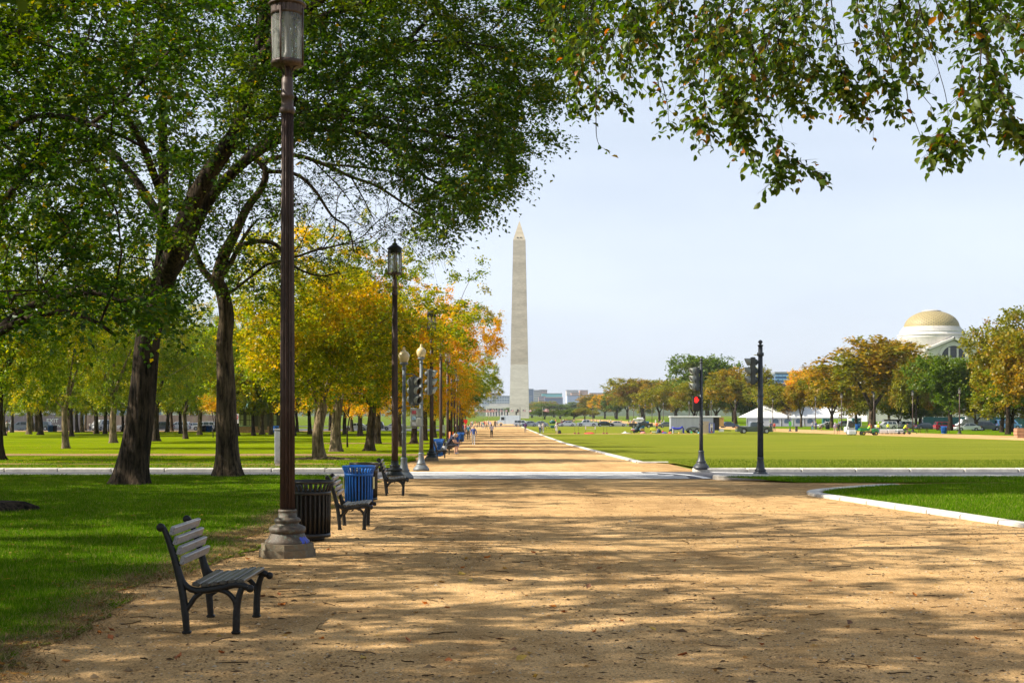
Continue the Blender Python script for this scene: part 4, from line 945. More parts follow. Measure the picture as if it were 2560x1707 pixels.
# ------------------------------------------------------------------ trees beyond the street, left
left_trees = [
 # px, py, type, scale(xy,z), leaf, bark, label
 (800, 1148, 3, (1.0, 1.02), 'leaf_yellow', 'bark_light', 'yellow elm with mossy trunk and spreading surface roots, first beyond the crosswalk'),
 (841, 1129, 2, (0.98, 1.05), 'leaf_lime', 'bark_light', 'yellow green elm right behind the rooty first tree beyond the street'),
 (925, 1127, 0, (0.90, 0.96), 'leaf_gold', 'bark', 'golden orange elm with a heavy flared trunk behind the two globe lamps'),
 (943, 1109, 2, (0.95, 1.05), 'leaf_gold', 'bark', 'orange gold topped elm with forked stems behind the traffic signal'),
 (1000, 1116, 1, (0.86, 0.92), 'leaf_gold', 'bark', 'tall orange elm seen over the far traffic signal'),
 (1035, 1108, 0, (0.90, 0.94), 'leaf_gold', 'bark', 'orange gold elm beside the third brown lamp post'),
 (1062, 1101, 2, (0.88, 0.90), 'leaf_yellow', 'bark', 'elm leaning over the benches beyond the crosswalk'),
 (1086, 1094, 0, (0.82, 0.86), 'leaf_gold', 'bark', 'orange elm over the row of far benches'),
 (1108, 1089, 1, (0.76, 0.88), 'leaf_lime', 'bark', 'elm whose low boughs reach out toward the obelisk'),
 (1126, 1084, 2, (0.84, 0.88), 'leaf_green', 'bark_dark', 'dark green elm behind the orange ones along the walk'),
 (1143, 1079, 0, (0.86, 0.9), 'leaf_yellow', 'bark', 'elm near the far end of the walk, above the strollers'),
 (1158, 1074, 1, (0.80, 0.9), 'leaf_lime', 'bark', 'last elm of the left row, just left of the obelisk'),
 (743, 1080, 0, (0.84, 1.03), 'leaf_lime', 'bark', 'slim elm seen close to the right side of the big lamp post'),
 (826, 1076, 2, (1.01, 1.12), 'leaf_lime', 'bark_dark', 'dark trunked elm deep in the grove behind the rooty tree'),
 (880, 1078, 1, (1.09, 1.29), 'leaf_lime', 'bark', 'elm in the back of the grove left of the heavy flared trunk'),
 (164, 1121, 1, (0.84, 1.03), 'leaf_lime', 'bark_light', 'forked elm with bark toned as sunlit, standing alone on the bright lawn'),
 (283, 1107, 2, (0.97, 1.20), 'leaf_lime', 'bark_light', 'thick trunked elm with bark toned as sunlit, just left of the great dark elm'),
 (101, 1087, 2, (1.09, 1.16), 'leaf_lime', 'bark_dark', 'dark trunked elm with flaring roots left of the sunlit toned forked one'),
 (80, 1079, 0, (1.01, 1.03), 'leaf_lime', 'bark_light', 'pale elm beside the parked silver car'),
 (193, 1081, 1, (1.01, 1.16), 'leaf_lime', 'bark_dark', 'dark elm between the exit banner and the white van'),
 (213, 1076, 0, (0.76, 1.01), 'leaf_lime', 'bark_light', 'thin pale young elm near the man in white'),
 (390, 1103, 2, (0.92, 1.29), 'leaf_lime', 'bark_dark', 'dark reddish elm right behind the great leaning trunk'),
 (464, 1097, 1, (0.92, 1.14), 'leaf_lime', 'bark', 'straight elm midway between the two big near trunks'),
 (491, 1073, 0, (1.01, 1.12), 'leaf_yellow', 'bark', 'gold elm far back between the two big near trunks'),
 (592, 1089, 2, (0.92, 1.16), 'leaf_lime', 'bark_dark', 'elm half hidden behind the twisted trunk by the street'),
 (634, 1089, 1, (0.92, 1.12), 'leaf_lime', 'bark_dark', 'dark elm in front of the green roofed kiosk windows'),
 (677, 1086, 0, (0.92, 1.12), 'leaf_lime', 'bark_light', 'elm with one sunlit side at the right end of the kiosk'),
 (-8, 1150, 2, (0.84, 1.01), 'leaf_lime', 'bark_dark', 'elm cut by the left edge of the picture'),
 (10, 1089, 1, (1.01, 1.12), 'leaf_lime', 'bark', 'elm by the shirtless walker at the far left'),
 (430, 1078, 1, (1.01, 1.20), 'leaf_lime', 'bark', 'elm near the parked cars between the big trunks'),
 (345, 1080, 0, (1.01, 1.29), 'leaf_lime', 'bark', 'elm hidden low behind the great leaning trunk'),
 (545, 1080, 0, (1.01, 1.29), 'leaf_lime', 'bark', 'elm left of the twisted trunk far across the lawn'),
 (240, 1084, 2, (1.01, 1.29), 'leaf_lime', 'bark', 'elm rising behind the white van'),
 (174, 1077, 0, (1.01, 1.20), 'leaf_lime', 'bark', 'elm far back between the exit banner and the white van'),
 (720, 1088, 2, (1.01, 1.29), 'leaf_yellow', 'bark', 'elm hidden behind the big lamp post'),
 (775, 1085, 1, (1.05, 1.50), 'leaf_olive', 'bark', 'tall olive elm rising above the yellow ones near the middle'),
 (900, 1090, 2, (0.92, 1.50), 'leaf_olive', 'bark', 'tall grey green elm whose top shows over the gold crowns'),
]
KK = [K1, K2, K3, K4]
for i, (px, py, ty, sc, lf, bk, lb) in enumerate(left_trees):
    g = G(px, py, .03); g.z -= .03
    put_tree(KK[ty], g, lb, (0 if ty == 3 else i * 2.13 if ty != 1 else -1.0 + (i % 3) * .3), (sc[0], sc[0], sc[1] * .98), M[lf], M[bk], G2 := 'elms on the lawn beyond the street')
# deeper rows of the grove, seen between the nearer trunks
BR = ['elm deep in the grove, %s' % w for w in ('far left beside the brown site building', 'left of the site cabin', 'before the site cabin', 'left of the exit banner', 'well right of the exit banner', 'left of the white van', 'right of the white van', 'just left of the great leaning trunk', 'just right of the great leaning trunk', 'before the dark suv', 'before the silver suv', 'left of the bins between the big trunks', 'right of the bins between the big trunks', 'left of the no parking sign', 'left of the kiosk door', 'behind the tall near lamp', 'right of the tall near lamp', 'in line with the black bin', 'behind the golden crown', 'between the blue bin and the lamp')]
for i in range(20):
    px = [-20, 30, 72, 90, 178, 205, 262, 308, 362, 418, 452, 500, 540, 578, 655, 700, 735, 790, 862, 900][i]; Y = [170, 228, 205, 240, 180, 236, 210, 240, 190, 235, 215, 200, 240, 185, 205, 240, 190, 215, 205, 240][i]
    put_tree(KK[i % 3], (XD(px, Y), Y, zg(Y)), BR[i], i * 1.9, (.95, .95, 1.0 + .1 * (i % 3)), M[['leaf_lime', 'leaf_yellow', 'leaf_lime', 'leaf_green'][i % 4]], M[['bark', 'bark_dark', 'bark_light'][i % 3]], G2)
# surface roots of the first tree
g = G(800, 1148, .05); rt = MB(); r = random.Random(3)
for k in range(9):
    a = k * .7 + r.uniform(-.2, .2); L = r.uniform(1.2, 2.6); p = []
    for q in range(6):
        t = q / 5; p.append(Vector((math.cos(a + .5*math.sin(q*1.3 + k))*L*t + math.cos(a)*.35, math.sin(a + .5*math.sin(q*1.3 + k))*L*t + math.sin(a)*.35, .07 - .06*t)))
    rt.tube(p, [.10, .085, .07, .05, .035, .02], 6)
tr0 = [o for o in COL.objects if o.get('label', '').startswith('yellow elm with mossy')][0]
rt.build('root', M['bark_light'], tr0)
# young staked saplings and slim stems in the grove
sap = MB(); sap.tube([(0,0,-.05), (.03,0,1.5), (-.04,.03,3.4)], [.045,.035,.02], 6); 
st = generic_tree('sap', 1.8, (0, 0, 3.2), (1.3, 1.3, 1.3), 60, 7, .14, M['bark_dark'], M['leaf_lime'], 31, .05, stems=3)
put_tree(st, G(533, 1094), 'slim dark sapling between the two big near trunks', 0, 1.2, M['leaf_gold'], group=G2, name='sapling')
put_tree(st, G(869, 1119), 'slim young tree with reddish leaves in the sunny grove', 1, 1.3, M['leaf_rust'], group=G2, name='sapling')
put_tree(st, G(272, 1080), 'thin bending young tree in front of the white van', 2, (1.7, 1.7, 1.5), M['leaf_yellow'], group=G2, name='sapling')
put_tree(st, G(1010, 1098), 'young tree with rusty leaves beside the far lamp posts', 2, (1.7, 1.7, 1.5), M['leaf_rust'], group=G2, name='sapling')

# ------------------------------------------------------------------ trees along the far right
def far_type(seed, base_h, cc, cr, n, leaf=.44, lumps=12, stems=3, tr=.4, sig=.43):
    return generic_tree('far%d' % seed, base_h, cc, cr, n, 5, leaf, M['bark'], M['leaf_olive'], seed, tr, m=9, twig_len=.9, minr=.03, zmin=2.5, lumps=lumps, stems=stems, flare=(.3, .4, .1), sig=sig)
Fa = far_type(41, 3.2, (0, 0, 9.2), (5.6, 5.6, 5.0), 330)
Fb = far_type(42, 3.0, (0, 0, 8.6), (6.2, 6.2, 4.6), 330, lumps=7)
Fc = far_type(43, 3.6, (0, 0, 9.0), (5.2, 5.2, 5.4), 460, lumps=22, sig=.36)
FF = [Fa, Fb, Fc]; FH = []; FW = []
for _t, _c in FF:
    q = np.empty(len(_c.vertices) * 3, np.float32); _c.vertices.foreach_get('co', q); q = q.reshape(-1, 3)
    FH.append(float(np.percentile(q[:, 2], 99))); FW.append(float(np.percentile(q[:, 0], 97) - np.percentile(q[:, 0], 3)))
rt_list = [ # px centre, top y, width px, type, leaf, depth line X, label
 (2180, 853, 200, 1, 'leaf_rust', 80, 'great rust and green oak in front of the domed building'),
 (2520, 785, 150, 0, 'leaf_olive', 74, 'tall gold olive tree at the right edge, right of the dome'),
 (2585, 830, 150, 2, 'leaf_rust', 70, 'rust gold tree cut by the right edge of the picture'),
 (2375, 896, 130, 2, 'leaf_green', 84, 'green tree below the right side of the dome'),
 (2080, 922, 112, 0, 'leaf_rust', 76, 'orange tree standing over the end of the white tent'),
 (2015, 925, 90, 2, 'leaf_gold', 104, 'gold and green tree behind the blue glass building'),
 (2003, 958, 60, 1, 'leaf_rust', 72, 'brown thin tree in front of the white tent'),
 (1950, 968, 84, 2, 'leaf_olive', 76, 'pale green tree above the left end of the tent'),
 (1895, 922, 92, 0, 'leaf_olive', 82, 'brown olive tree right behind the tall right signal post'),
 (1838, 925, 100, 1, 'leaf_rust', 76, 'brownish orange tree above the dark pickup'),
 (1768, 894, 120, 2, 'leaf_green', 74, 'tall round topped green tree behind the walking signal'),
 (1735, 958, 70, 0, 'leaf_olive', 66, 'olive tree above the grey trailer'),
 (1690, 948, 68, 1, 'leaf_olive', 70, 'gold olive tree left of the trailer'),
 (1648, 958, 60, 0, 'leaf_rust', 70, 'rust olive tree in the long row, above the scattered goods'),
 (1606, 950, 90, 2, 'leaf_olive', 70, 'broad dark olive tree in the middle of the long row'),
 (1568, 968, 48, 1, 'leaf_olive', 72, 'narrow brown tree in the long row next to a green one'),
 (1542, 976, 52, 2, 'leaf_green', 70, 'bright green tree near the left end of the long row'),
 (1512, 986, 44, 0, 'leaf_gold', 70, 'yellowish tree near the left end of the long row'),
 (1484, 988, 50, 1, 'leaf_rust', 68, 'brownish tree at the left end of the long row'),
 (2290, 908, 80, 2, 'leaf_olive', 86, 'smaller olive tree joined to the right side of the great oak'),
 (2300, 985, 90, 2, 'leaf_green', 92, 'low green tree beneath the pediment'),
 (2250, 990, 80, 0, 'leaf_lime', 90, 'yellow green tree between the oak trunk and the lamp'),
 (2440, 985, 90, 1, 'leaf_olive', 90, 'olive tree over the white box truck'),
 (2530, 960, 120, 2, 'leaf_olive', 86, 'olive green tree behind the stack of boards'),
 (2140, 975, 80, 2, 'leaf_olive', 92, 'dark olive tree left of the great oak'),
 (1870, 985, 66, 2, 'leaf_green', 92, 'green tree low behind the pickup cab'),
 (1790, 975, 70, 1, 'leaf_olive', 92, 'olive tree behind the trailer roof'),
 (2350, 1000, 60, 0, 'leaf_lime', 100, 'low lime green tree behind the red car'),
 (2580, 900, 130, 0, 'leaf_green', 80, 'green tree at the far right edge'),
 (2505, 925, 110, 1, 'leaf_lime', 84, 'lime green tree under the tall gold olive one'),
 (2438, 905, 60, 0, 'leaf_olive', 88, 'tree just right of the pediment'),
]
G3 = 'trees along the north walk'
for i, (px, top, wpx, ty, lf, X, lb) in enumerate(rt_list):
    Y = X / ((px - 1280) / FPX); g = Vector((X, Y, zg(Y)))
    H = (EYE + (HOR - top) / FPX * Y) - g.z; Wm = wpx / FPX * Y * (1.12 if px == 1768 else 1.42 if px < 1830 else 1.08)
    put_tree(FF[ty], g, lb, i * 1.7, (Wm / FW[ty], Wm / FW[ty], H / FH[ty]), M[lf], M['bark_dark'] if i % 2 else M['bark'], G3, 'shade_tree')
# second rank: fills under the crowns
SR = ['low green tree in the shade behind the left end of the long row', 'low olive tree behind the bright green one of the long row', 'low lime tree behind the broad dark olive tree', 'low rust tree behind the gear trolley', 'low green tree behind the trailer front', 'low olive tree behind the trailer middle', 'low lime tree behind the walking signal', 'low rust tree behind the trailer door', 'low green tree behind the pickup bed', 'low olive tree behind the pickup bonnet', 'low lime tree behind the left end of the marquee', 'low rust tree behind the middle of the marquee', 'low green tree behind the orange tree by the marquee', 'low olive tree behind the great oak trunk', 'low lime tree behind the silver suv', 'low rust tree behind the box truck']
r = random.Random(12)
for i in range(16):
    px = 1480 + i * 68 + r.uniform(-15, 15); X = 96 + r.uniform(-6, 10) + i * 1.6; Y = X / ((px - 1280) / FPX)
    H = r.uniform(11, 14.5) * (1.25 if px > 2300 else 1); ty = i % 3; s = H / FH[ty]
    put_tree(FF[ty], (X, Y, zg(Y)), SR[i], i * 2.2, (s * 1.25, s * 1.25, s), M[['leaf_green', 'leaf_olive', 'leaf_lime', 'leaf_rust'][i % 4]], None, 'second rank of trees along the north walk', 'shade_tree')
# dark bushes and trees round the flags and beyond the lawn
for i, (px, top, w, lf, Y, lb) in enumerate([(1362, 1022, 60, 'leaf_green', 900, 'dark green bushy tree right of the flag circle'), (1400, 1026, 66, 'leaf_green', 1000, 'dark tree between the flags and the long row'), (1435, 1024, 52, 'leaf_green', 860, 'rounded dark green tree left of the long row'), (1330, 1020, 60, 'leaf_olive', 1300, 'grey green tree behind the flags'),
   (1462, 1022, 44, 'leaf_olive', 800, 'olive tree at the foot of the long row'), (1385, 1012, 70, 'leaf_green', 1500, 'far tree below the teal roofed building'), (1440, 1008, 60, 'leaf_green', 1600, 'far tree below the pale office blocks'), (1300, 1015, 50, 'leaf_green', 1700, 'far tree just right of the obelisk'), (1350, 1006, 60, 'leaf_olive', 1900, 'far tree under the dark haze blue building'), (1475, 1003, 50, 'leaf_green', 1900, 'far tree under the long haze blue building')]):
    H = EYE + (HOR - top) / FPX * Y - zg(Y); s = w / FPX * Y; ty = i % 3
    put_tree(FF[ty], (XD(px, Y), Y, zg(Y)), lb, i, (s / FW[ty], s / FW[ty], H / FH[ty] * 1.05), M[lf], None, 'trees in the distance', 'shade_tree')

# ------------------------------------------------------------------ the obelisk
def marble(name, c1, c2, rowh, seed=0):
    m, n, out = nt_new(name); p = n.nodes.new('ShaderNodeBsdfPrincipled'); tc = n.nodes.new('ShaderNodeTexCoord')
    sx = n.nodes.new('ShaderNodeSeparateXYZ'); n.links.new(tc.outputs['Object'], sx.inputs[0]); ad = n.nodes.new('ShaderNodeMath'); ad.operation = 'ADD'
    n.links.new(sx.outputs[0], ad.inputs[0]); n.links.new(sx.outputs[1], ad.inputs[1]); cb = n.nodes.new('ShaderNodeCombineXYZ'); n.links.new(ad.outputs[0], cb.inputs[0]); n.links.new(sx.outputs[2], cb.inputs[1])
    br = n.nodes.new('ShaderNodeTexBrick'); br.inputs['Scale'].default_value = 1; br.inputs['Brick Width'].default_value = 1.9; br.inputs['Row Height'].default_value = rowh; br.inputs['Mortar Size'].default_value = .05; br.inputs['Bias'].default_value = 0
    br.inputs['Color1'].default_value = (*c1, 1); br.inputs['Color2'].default_value = (*c2, 1); br.inputs['Mortar'].default_value = (c1[0]*.55, c1[1]*.55, c1[2]*.55, 1); n.links.new(cb.outputs[0], br.inputs['Vector'])
    a = noise(n, tc.outputs['Object'], .06, 5, .7, (.4, .4, 2.2)); rp = ramp(n, [(.35, (.80, .78, .76)), (.65, (1.14, 1.13, 1.12))]); n.links.new(a.outputs[0], rp.inputs[0])
    c = mixc(n, 1, br.outputs[0], rp.outputs[0], 'MULTIPLY'); n.links.new(c, p.inputs['Base Color']); p.inputs['Roughness'].default_value = .8; n.links.new(p.outputs[0], out.inputs['Surface']); return m
m_lo = marble('marble_lower', (.68, .62, .57), (.78, .72, .67), .61); m_up = marble('marble_upper', (.54, .46, .395), (.66, .575, .50), .61); m_py = marble('marble_pyramidion_sunlit', (.58, .50, .38), (.66, .57, .44), .9)  # pyramidion marble is warmer, sun on its slopes put into the colour
dM = 1170; bx = XD(1298.5, dM); bz = zg(dM) - .3
ob = thing('obelisk', 'tall pale stone obelisk with pointed top at the end of the mall', 'monument', (bx, dM, bz), R(-1.5))
def frus(z0, z1, w0, w1, mt, nm):
    mb = MB(); mb.add([(-w0/2,-w0/2,z0),(w0/2,-w0/2,z0),(w0/2,w0/2,z0),(-w0/2,w0/2,z0),(-w1/2,-w1/2,z1),(w1/2,-w1/2,z1),(w1/2,w1/2,z1),(-w1/2,w1/2,z1)], [(0,1,2,3),(4,7,6,5),(0,4,5,1),(1,5,6,2),(2,6,7,3),(3,7,4,0)]); return mb.build(nm, mt, ob)
wz = lambda z: 16.8 + (10.5 - 16.8) * z / 152.4
frus(0, 46, wz(0), wz(46), m_lo, 'shaft'); frus(46, 152.4, wz(46), wz(152.4), m_up, 'shaft'); frus(152.4, 169.3, 10.5, .1, m_py, 'pyramidion')
M['window_dark'] = plain('window_dark', (.02, .025, .03), .2, var=.2, scale=1)
for sx_ in (-1.35, 1.35):
    mb = MB(); mb.box((sx_, -5.25 + .36, 154.2), (1.2, .5, .8)); mb.build('window', M['window_dark'], ob)
# circle of flags
M['pole_white'] = plain('pole_white', (.62, .62, .62), .4, .3)
def flag_mat():
    m, n, out = nt_new('flag_cloth'); p = n.nodes.new('ShaderNodeBsdfPrincipled'); tc = n.nodes.new('ShaderNodeTexCoord'); sx = n.nodes.new('ShaderNodeSeparateXYZ'); n.links.new(tc.outputs['UV'], sx.inputs[0])
    def mth(op, a, b=None):
        x = n.nodes.new('ShaderNodeMath'); x.operation = op
        for i, v in enumerate((a, b)):
            if v is None: continue
            if isinstance(v, (int, float)): x.inputs[i].default_value = v
            else: n.links.new(v, x.inputs[i])
        return x.outputs[0]
    st = mth('MODULO', mth('FLOOR', mth('MULTIPLY', sx.outputs[1], 13)), 2); c = mixc(n, st, (.62, .02, .03), (.80, .78, .76))
    can = mth('MULTIPLY', mth('LESS_THAN', sx.outputs[0], .4), mth('GREATER_THAN', sx.outputs[1], .46)); c = mixc(n, can, c, (.02, .03, .14))
    vo = n.nodes.new('ShaderNodeTexVoronoi'); vo.inputs['Scale'].default_value = 13; vo.inputs['Randomness'].default_value = 0; n.links.new(tc.outputs['UV'], vo.inputs['Vector'])
    star = mth('MULTIPLY', can, mth('LESS_THAN', vo.outputs['Distance'], .22)); c = mixc(n, star, c, (.8, .8, .8)); n.links.new(c, p.inputs['Base Color']); n.links.new(p.outputs[0], out.inputs['Surface']); return m
M['flag'] = flag_mat()
def flag_mesh():
    V = []; F = []; UV = []; nx, nz = 10, 4
    for j in range(nz + 1):
        for i in range(nx + 1): u, v = i/nx, j/nz; V.append((.1 + u*2.3, .16*math.sin(u*7 + v)*u, 5.6 + v*1.55 - .35*u*u)); UV.append((u, v))
    for j in range(nz):
        for i in range(nx): F.append((j*(nx+1)+i, j*(nx+1)+i+1, (j+1)*(nx+1)+i+1, (j+1)*(nx+1)+i))
    me = mesh_np('flag', V, F, True); uv = me.uv_layers.new(name='uv'); uv.data.foreach_set('uv', [c for f in F for i in f for c in UV[i]]); me.materials.append(M['flag']); return me
fm = flag_mesh(); pm = MB().lathe([(.09, 0), (.06, 7.5), (.10, 7.55), (.10, 7.65), (.01, 7.75)], 8).mesh('pole'); pm.materials.append(M['pole_white'])
proto = None; G4 = 'ring of flags round the obelisk'
for k in range(50):
    a = 2 * math.pi * k / 50; x = bx + 40 * math.cos(a); y = dM + 40 * math.sin(a)
    if proto is None:
        proto = thing('flagpole', 'red and white striped flag on a white pole in the ring round the obelisk', 'flag', (x, y, zg(y)), 0, G4); link('pole', pm, None, proto); link('flag', fm, None, proto); continue
    copy_thing(proto, (x, y, zg(y)), random.Random(k).uniform(-.35, .35))
for i, (px, Y, s, lb) in enumerate([(1356, 560, 1.15, 'large striped flag hanging low to the right of the flag circle'), (1208, 700, 1.4, 'large striped flag at the left of the flag circle'), (1222, 640, 1.2, 'drooping striped flag above the strollers')]):
    c = copy_thing(proto, (XD(px, Y), Y, zg(Y)), .2 * i, lb, 'nearer striped flags'); c.scale = (s, s, .8)

# ------------------------------------------------------------------ buildings
M['stone_white'] = plain('stone_white', (.62, .59, .55), .85, var=.1, scale=.3, wear=(.54, .51, .47)); M['stone_dull'] = plain('stone_grey', (.44, .43, .42), .85, var=.12, scale=.2)  # second stone is a plain mid grey
M['dome_tile'] = None
def dome_mat():
    m, n, out = nt_new('dome_tile'); p = n.nodes.new('ShaderNodeBsdfPrincipled'); tc = n.nodes.new('ShaderNodeTexCoord')
    br = n.nodes.new('ShaderNodeTexBrick'); br.inputs['Brick Width'].default_value = .028; br.inputs['Row Height'].default_value = .035; br.inputs['Mortar Size'].default_value = .0035; br.inputs['Scale'].default_value = 1
    br.inputs['Color1'].default_value = (.40, .32, .15, 1); br.inputs['Color2'].default_value = (.35, .275, .12, 1); br.inputs['Mortar'].default_value = (.2, .16, .08, 1)
    n.links.new(tc.outputs['UV'], br.inputs['Vector']); n.links.new(br.outputs[0], p.inputs['Base Color']); p.inputs['Roughness'].default_value = .6; n.links.new(p.outputs[0], out.inputs['Surface']); return m
M['dome_tile'] = dome_mat()
dD = 640; mu = thing('domed_museum', 'white stone museum with a tan tiled dome and a pediment above the trees', 'building', (XD(2329, dD), dD, zg(dD)))
Z = lambda py: EYE + (HOR - py) / FPX * dD - zg(dD)
mb = MB(); mb.lathe([(14.9, 20), (14.9, Z(848)), (15.3, Z(846)), (15.3, Z(842))], 64); mb.build('drum', M['stone_white'], mu)
mb = MB(); mb.lathe([(15.1, Z(842)), (15.7, Z(840)), (15.7, Z(837.5)), (14.6, Z(836.5)), (14.6, Z(832))], 64, cap=False); mb.build('cornice', M['stone_white'], mu)
mb = MB()
for a, b, rr in ((832, 828.5, 14.5), (828.5, 825, 14.0), (825, 821.5, 13.4), (821.5, 818.5, 13.0)): mb.lathe([(rr - .7, Z(a) + .01), (rr, Z(a) + .01), (rr, Z(b)), (rr - .9, Z(b))], 64, cap=False)
mb.build('step_ring', M['stone_white'], mu)
n1, n2 = 64, 12; V = []; F = []; UV = []
hd = Z(778) - Z(819)
for j in range(n2 + 1):
    t = math.pi / 2 * j / n2 * .84; rr = 12.6 * math.cos(t); z = Z(819) + hd * math.sin(t) / math.sin(math.pi/2*.84)
    for i in range(n1 + 1): a = 2*math.pi*i/n1; V.append((rr*math.cos(a), rr*math.sin(a), z)); UV.append((i/n1*1.0, j/n2*.55))
F = [(j*(n1+1)+i, j*(n1+1)+i+1, (j+1)*(n1+1)+i+1, (j+1)*(n1+1)+i) for j in range(n2) for i in range(n1)]
me = mesh_np('dome', V, F, True); uv = me.uv_layers.new(name='uv'); uv.data.foreach_set('uv', [c for f in F for i in f for c in UV[i]]); link('dome', me, M['dome_tile'], mu)
mb = MB(); mb.lathe([(3.6, Z(781)), (4.3, Z(779.5)), (4.3, Z(777)), (3.4, Z(776.5)), (2.8, Z(774.5))], 32); mb.build('oculus_ring', M['stone_dull'], mu)
fx = 26 / 5.33                                          # pediment pavilion, in front of the drum
hw = 12.2; zf = Z(880); mb = MB(); gy = -17
poly = [(-hw, 0), (hw, 0), (hw, zf), (0, Z(853)), (-hw, zf)]
ac = Z(897); ar = 5.4; 
outer = [(-hw + 1, 0), (hw - 1, 0), (hw - 1, zf), (0, Z(855.5)), (-hw + 1, zf)]
mb.prism([(x + fx, z) for x, z in outer], gy + .8, gy + 14); mb.build('gable_wall', M['stone_white'], mu)
for s in (-1, 1):
    mb = MB(); L = math.hypot(hw + .8, Z(851) - zf); an = math.atan2(Z(851) - zf, hw + .8)
    mb.box((fx + s * (hw + .8) / 2, gy + 6.5, (Z(851) + zf) / 2 + .2), (L + .6, 15, 1.0), rot=Matrix.Rotation(s * an, 4, 'Y')); mb.build('gable_cornice', M['stone_white'], mu)
mb = MB(); P = [(ar*1.25*math.cos(t), ar*1.25*math.sin(t)) for t in np.linspace(0, math.pi, 17)] + [(ar*math.cos(t), ar*math.sin(t)) for t in np.linspace(math.pi, 0, 17)]
vs = [(fx + x, yy, ac + z) for yy in (gy + .3, gy + 1.0) for x, z in P]; nP = len(P)
fs = []
for yo, in ((0,),):
    for i in range(16): fs.append((i, i+1, 32-i, 33-i)); fs.append((nP+i, nP+i+1, nP+32-i, nP+33-i))
fs += [(i, (i+1) % nP, nP+(i+1) % nP, nP+i) for i in range(nP)]
mb.add(vs, fs); mb.build('arch_moulding', M['stone_white'], mu)
mb = MB(); P = [(ar*.98*math.cos(t), ar*.98*math.sin(t)) for t in np.linspace(0, math.pi, 17)]; mb.prism([(fx + x, ac + z) for x, z in P], gy + .55, gy + 1.1); mb.build('lunette_window', M['window_dark'], mu)
for x in (-1.9, 1.9):
    mb = MB(); mb.box((fx + x, gy + .5, ac + 2.3), (.8, .4, 4.6)); mb.build('mullion', M['stone_white'], mu)
M['roof_grey'] = plain('roof_grey', (.20, .22, .24), .7, var=.1, scale=.4); M['slate_blue'] = plain('slate_blue', (.10, .12, .16), .7)
mb = MB(); mb.prism([(-19, Z(905)), (-14, Z(857)), (19, Z(857)), (24, Z(905))], -9, 14); mb.build('wing_roof', M['roof_grey'], mu)
mb = MB(); mb.box((19.8, 4, Z(862)), (6, 12, 3.2)); mb.build('roof_block', M['slate_blue'], mu)
mb = MB(); mb.box((0, 0, 11), (70, 36, 22)); mb.build('wing', M['stone_white'], mu)

M['bl_glass'] = plain('blue_glass', (.05, .16, .34), .15, .3, var=.2, scale=.05); M['bl_glass2'] = plain('steel_glass', (.14, .20, .28), .2, .2, var=.15, scale=.05)
def office(name, label, px0, px1, ytop, Y, depth, wall, win, cols, rws, extra=None, ybot=None, wfrac=.55, hfrac=.5):
    x0, x1 = XD(px0, Y), XD(px1, Y); H = EYE + (HOR - ytop) / FPX * Y + 1.75; g = -1.75
    t = thing(name, label, 'building', ((x0+x1)/2, Y, g)); W = x1 - x0
    mb = MB(); mb.box((0, depth/2, H/2), (W, depth, H)); mb.build('wall', wall, t)
    mb = MB(); mb.box((0, depth/2, H + .6), (W + .8, depth + .8, 1.2)); mb.build('roof', M['roof_grey'] if not extra else extra, t)
    cw_, rh = W / cols, H / rws; wm = MB().box((0, 0, 0), (cw_ * wfrac, .5, rh * hfrac)).mesh('window'); wm.materials.append(win)
    zmin = EYE + (HOR - (ybot or 1040)) / FPX * Y + 1.75
    for c in range(cols):
        for r_ in range(rws):
            z = (r_ + .5) * rh
            if z < zmin: continue
            link('window', wm, None, t, (-W/2 + (c+.5)*cw_, -.1, z))
    return t
c = lambda n_, col, v=.08: plain(n_, col, .8, var=v, scale=.02)
w_tan = c('office_tan', (.50, .42, .36)); w_pale = c('office_pale', (.62, .58, .54)); w_pink = c('office_pink', (.48, .36, .32)); w_blue = c('office_haze_blue', (.16, .23, .36)); w_grey = c('office_haze_grey', (.40, .44, .52)); teal = plain('teal_roof', (.14, .42, .48), .5, var=.08, scale=.02)  # bluish wall tones hold distance haze in the base colour
w_or = c('office_orange', (.55, .28, .17)); w_dkwin = M['bl_glass2']; navy = plain('haze_navy_wall', (.07, .12, .24), .6, var=.1, scale=.02)  # navy is likewise a wall tone blued for haze
office('office_block', 'long office block tinted haze blue left of the obelisk', 1205, 1292, 990, 3300, 40, w_grey, navy, 14, 7, ybot=1013)
office('office_block', 'low red brown upper storey behind the long block left of the obelisk', 1225, 1252, 983, 3380, 30, w_or, navy, 6, 8, ybot=992)
office('office_block', 'dark tower tinted haze blue touching the right side of the obelisk', 1318, 1334, 973, 3300, 40, navy, w_dkwin, 4, 12, ybot=1025)
office('office_block', 'haze blue slab in front of the dark tower right of the obelisk', 1312, 1332, 990, 3100, 30, w_blue, w_dkwin, 4, 12, ybot=1025)
office('office_block', 'tan office block with a cut roof next to the teal roofed one', 1335, 1352, 976, 3300, 40, w_tan, navy, 5, 11, ybot=1010)
office('office_block', 'pinkish block rising behind the tan one', 1348, 1368, 975, 3420, 40, w_pink, navy, 5, 11, ybot=990)
t = office('office_block', 'teal roofed office block in the middle of the skyline', 1355, 1405, 984, 3250, 40, teal, teal, 6, 8, ybot=985)
office('office_block', 'dark brick block tinted haze blue below the teal roof with rows of windows', 1362, 1407, 994, 3100, 30, navy, w_dkwin, 10, 8, extra=w_or, ybot=1016)
office('office_block', 'brown pink block left of the dark haze blue one', 1346, 1364, 991, 3150, 30, w_pink, navy, 4, 8, ybot=1012)
office('office_block', 'cream tower with an open corner right of the teal roof', 1416, 1446, 976, 3300, 40, w_pale, w_grey, 6, 11, ybot=1008)
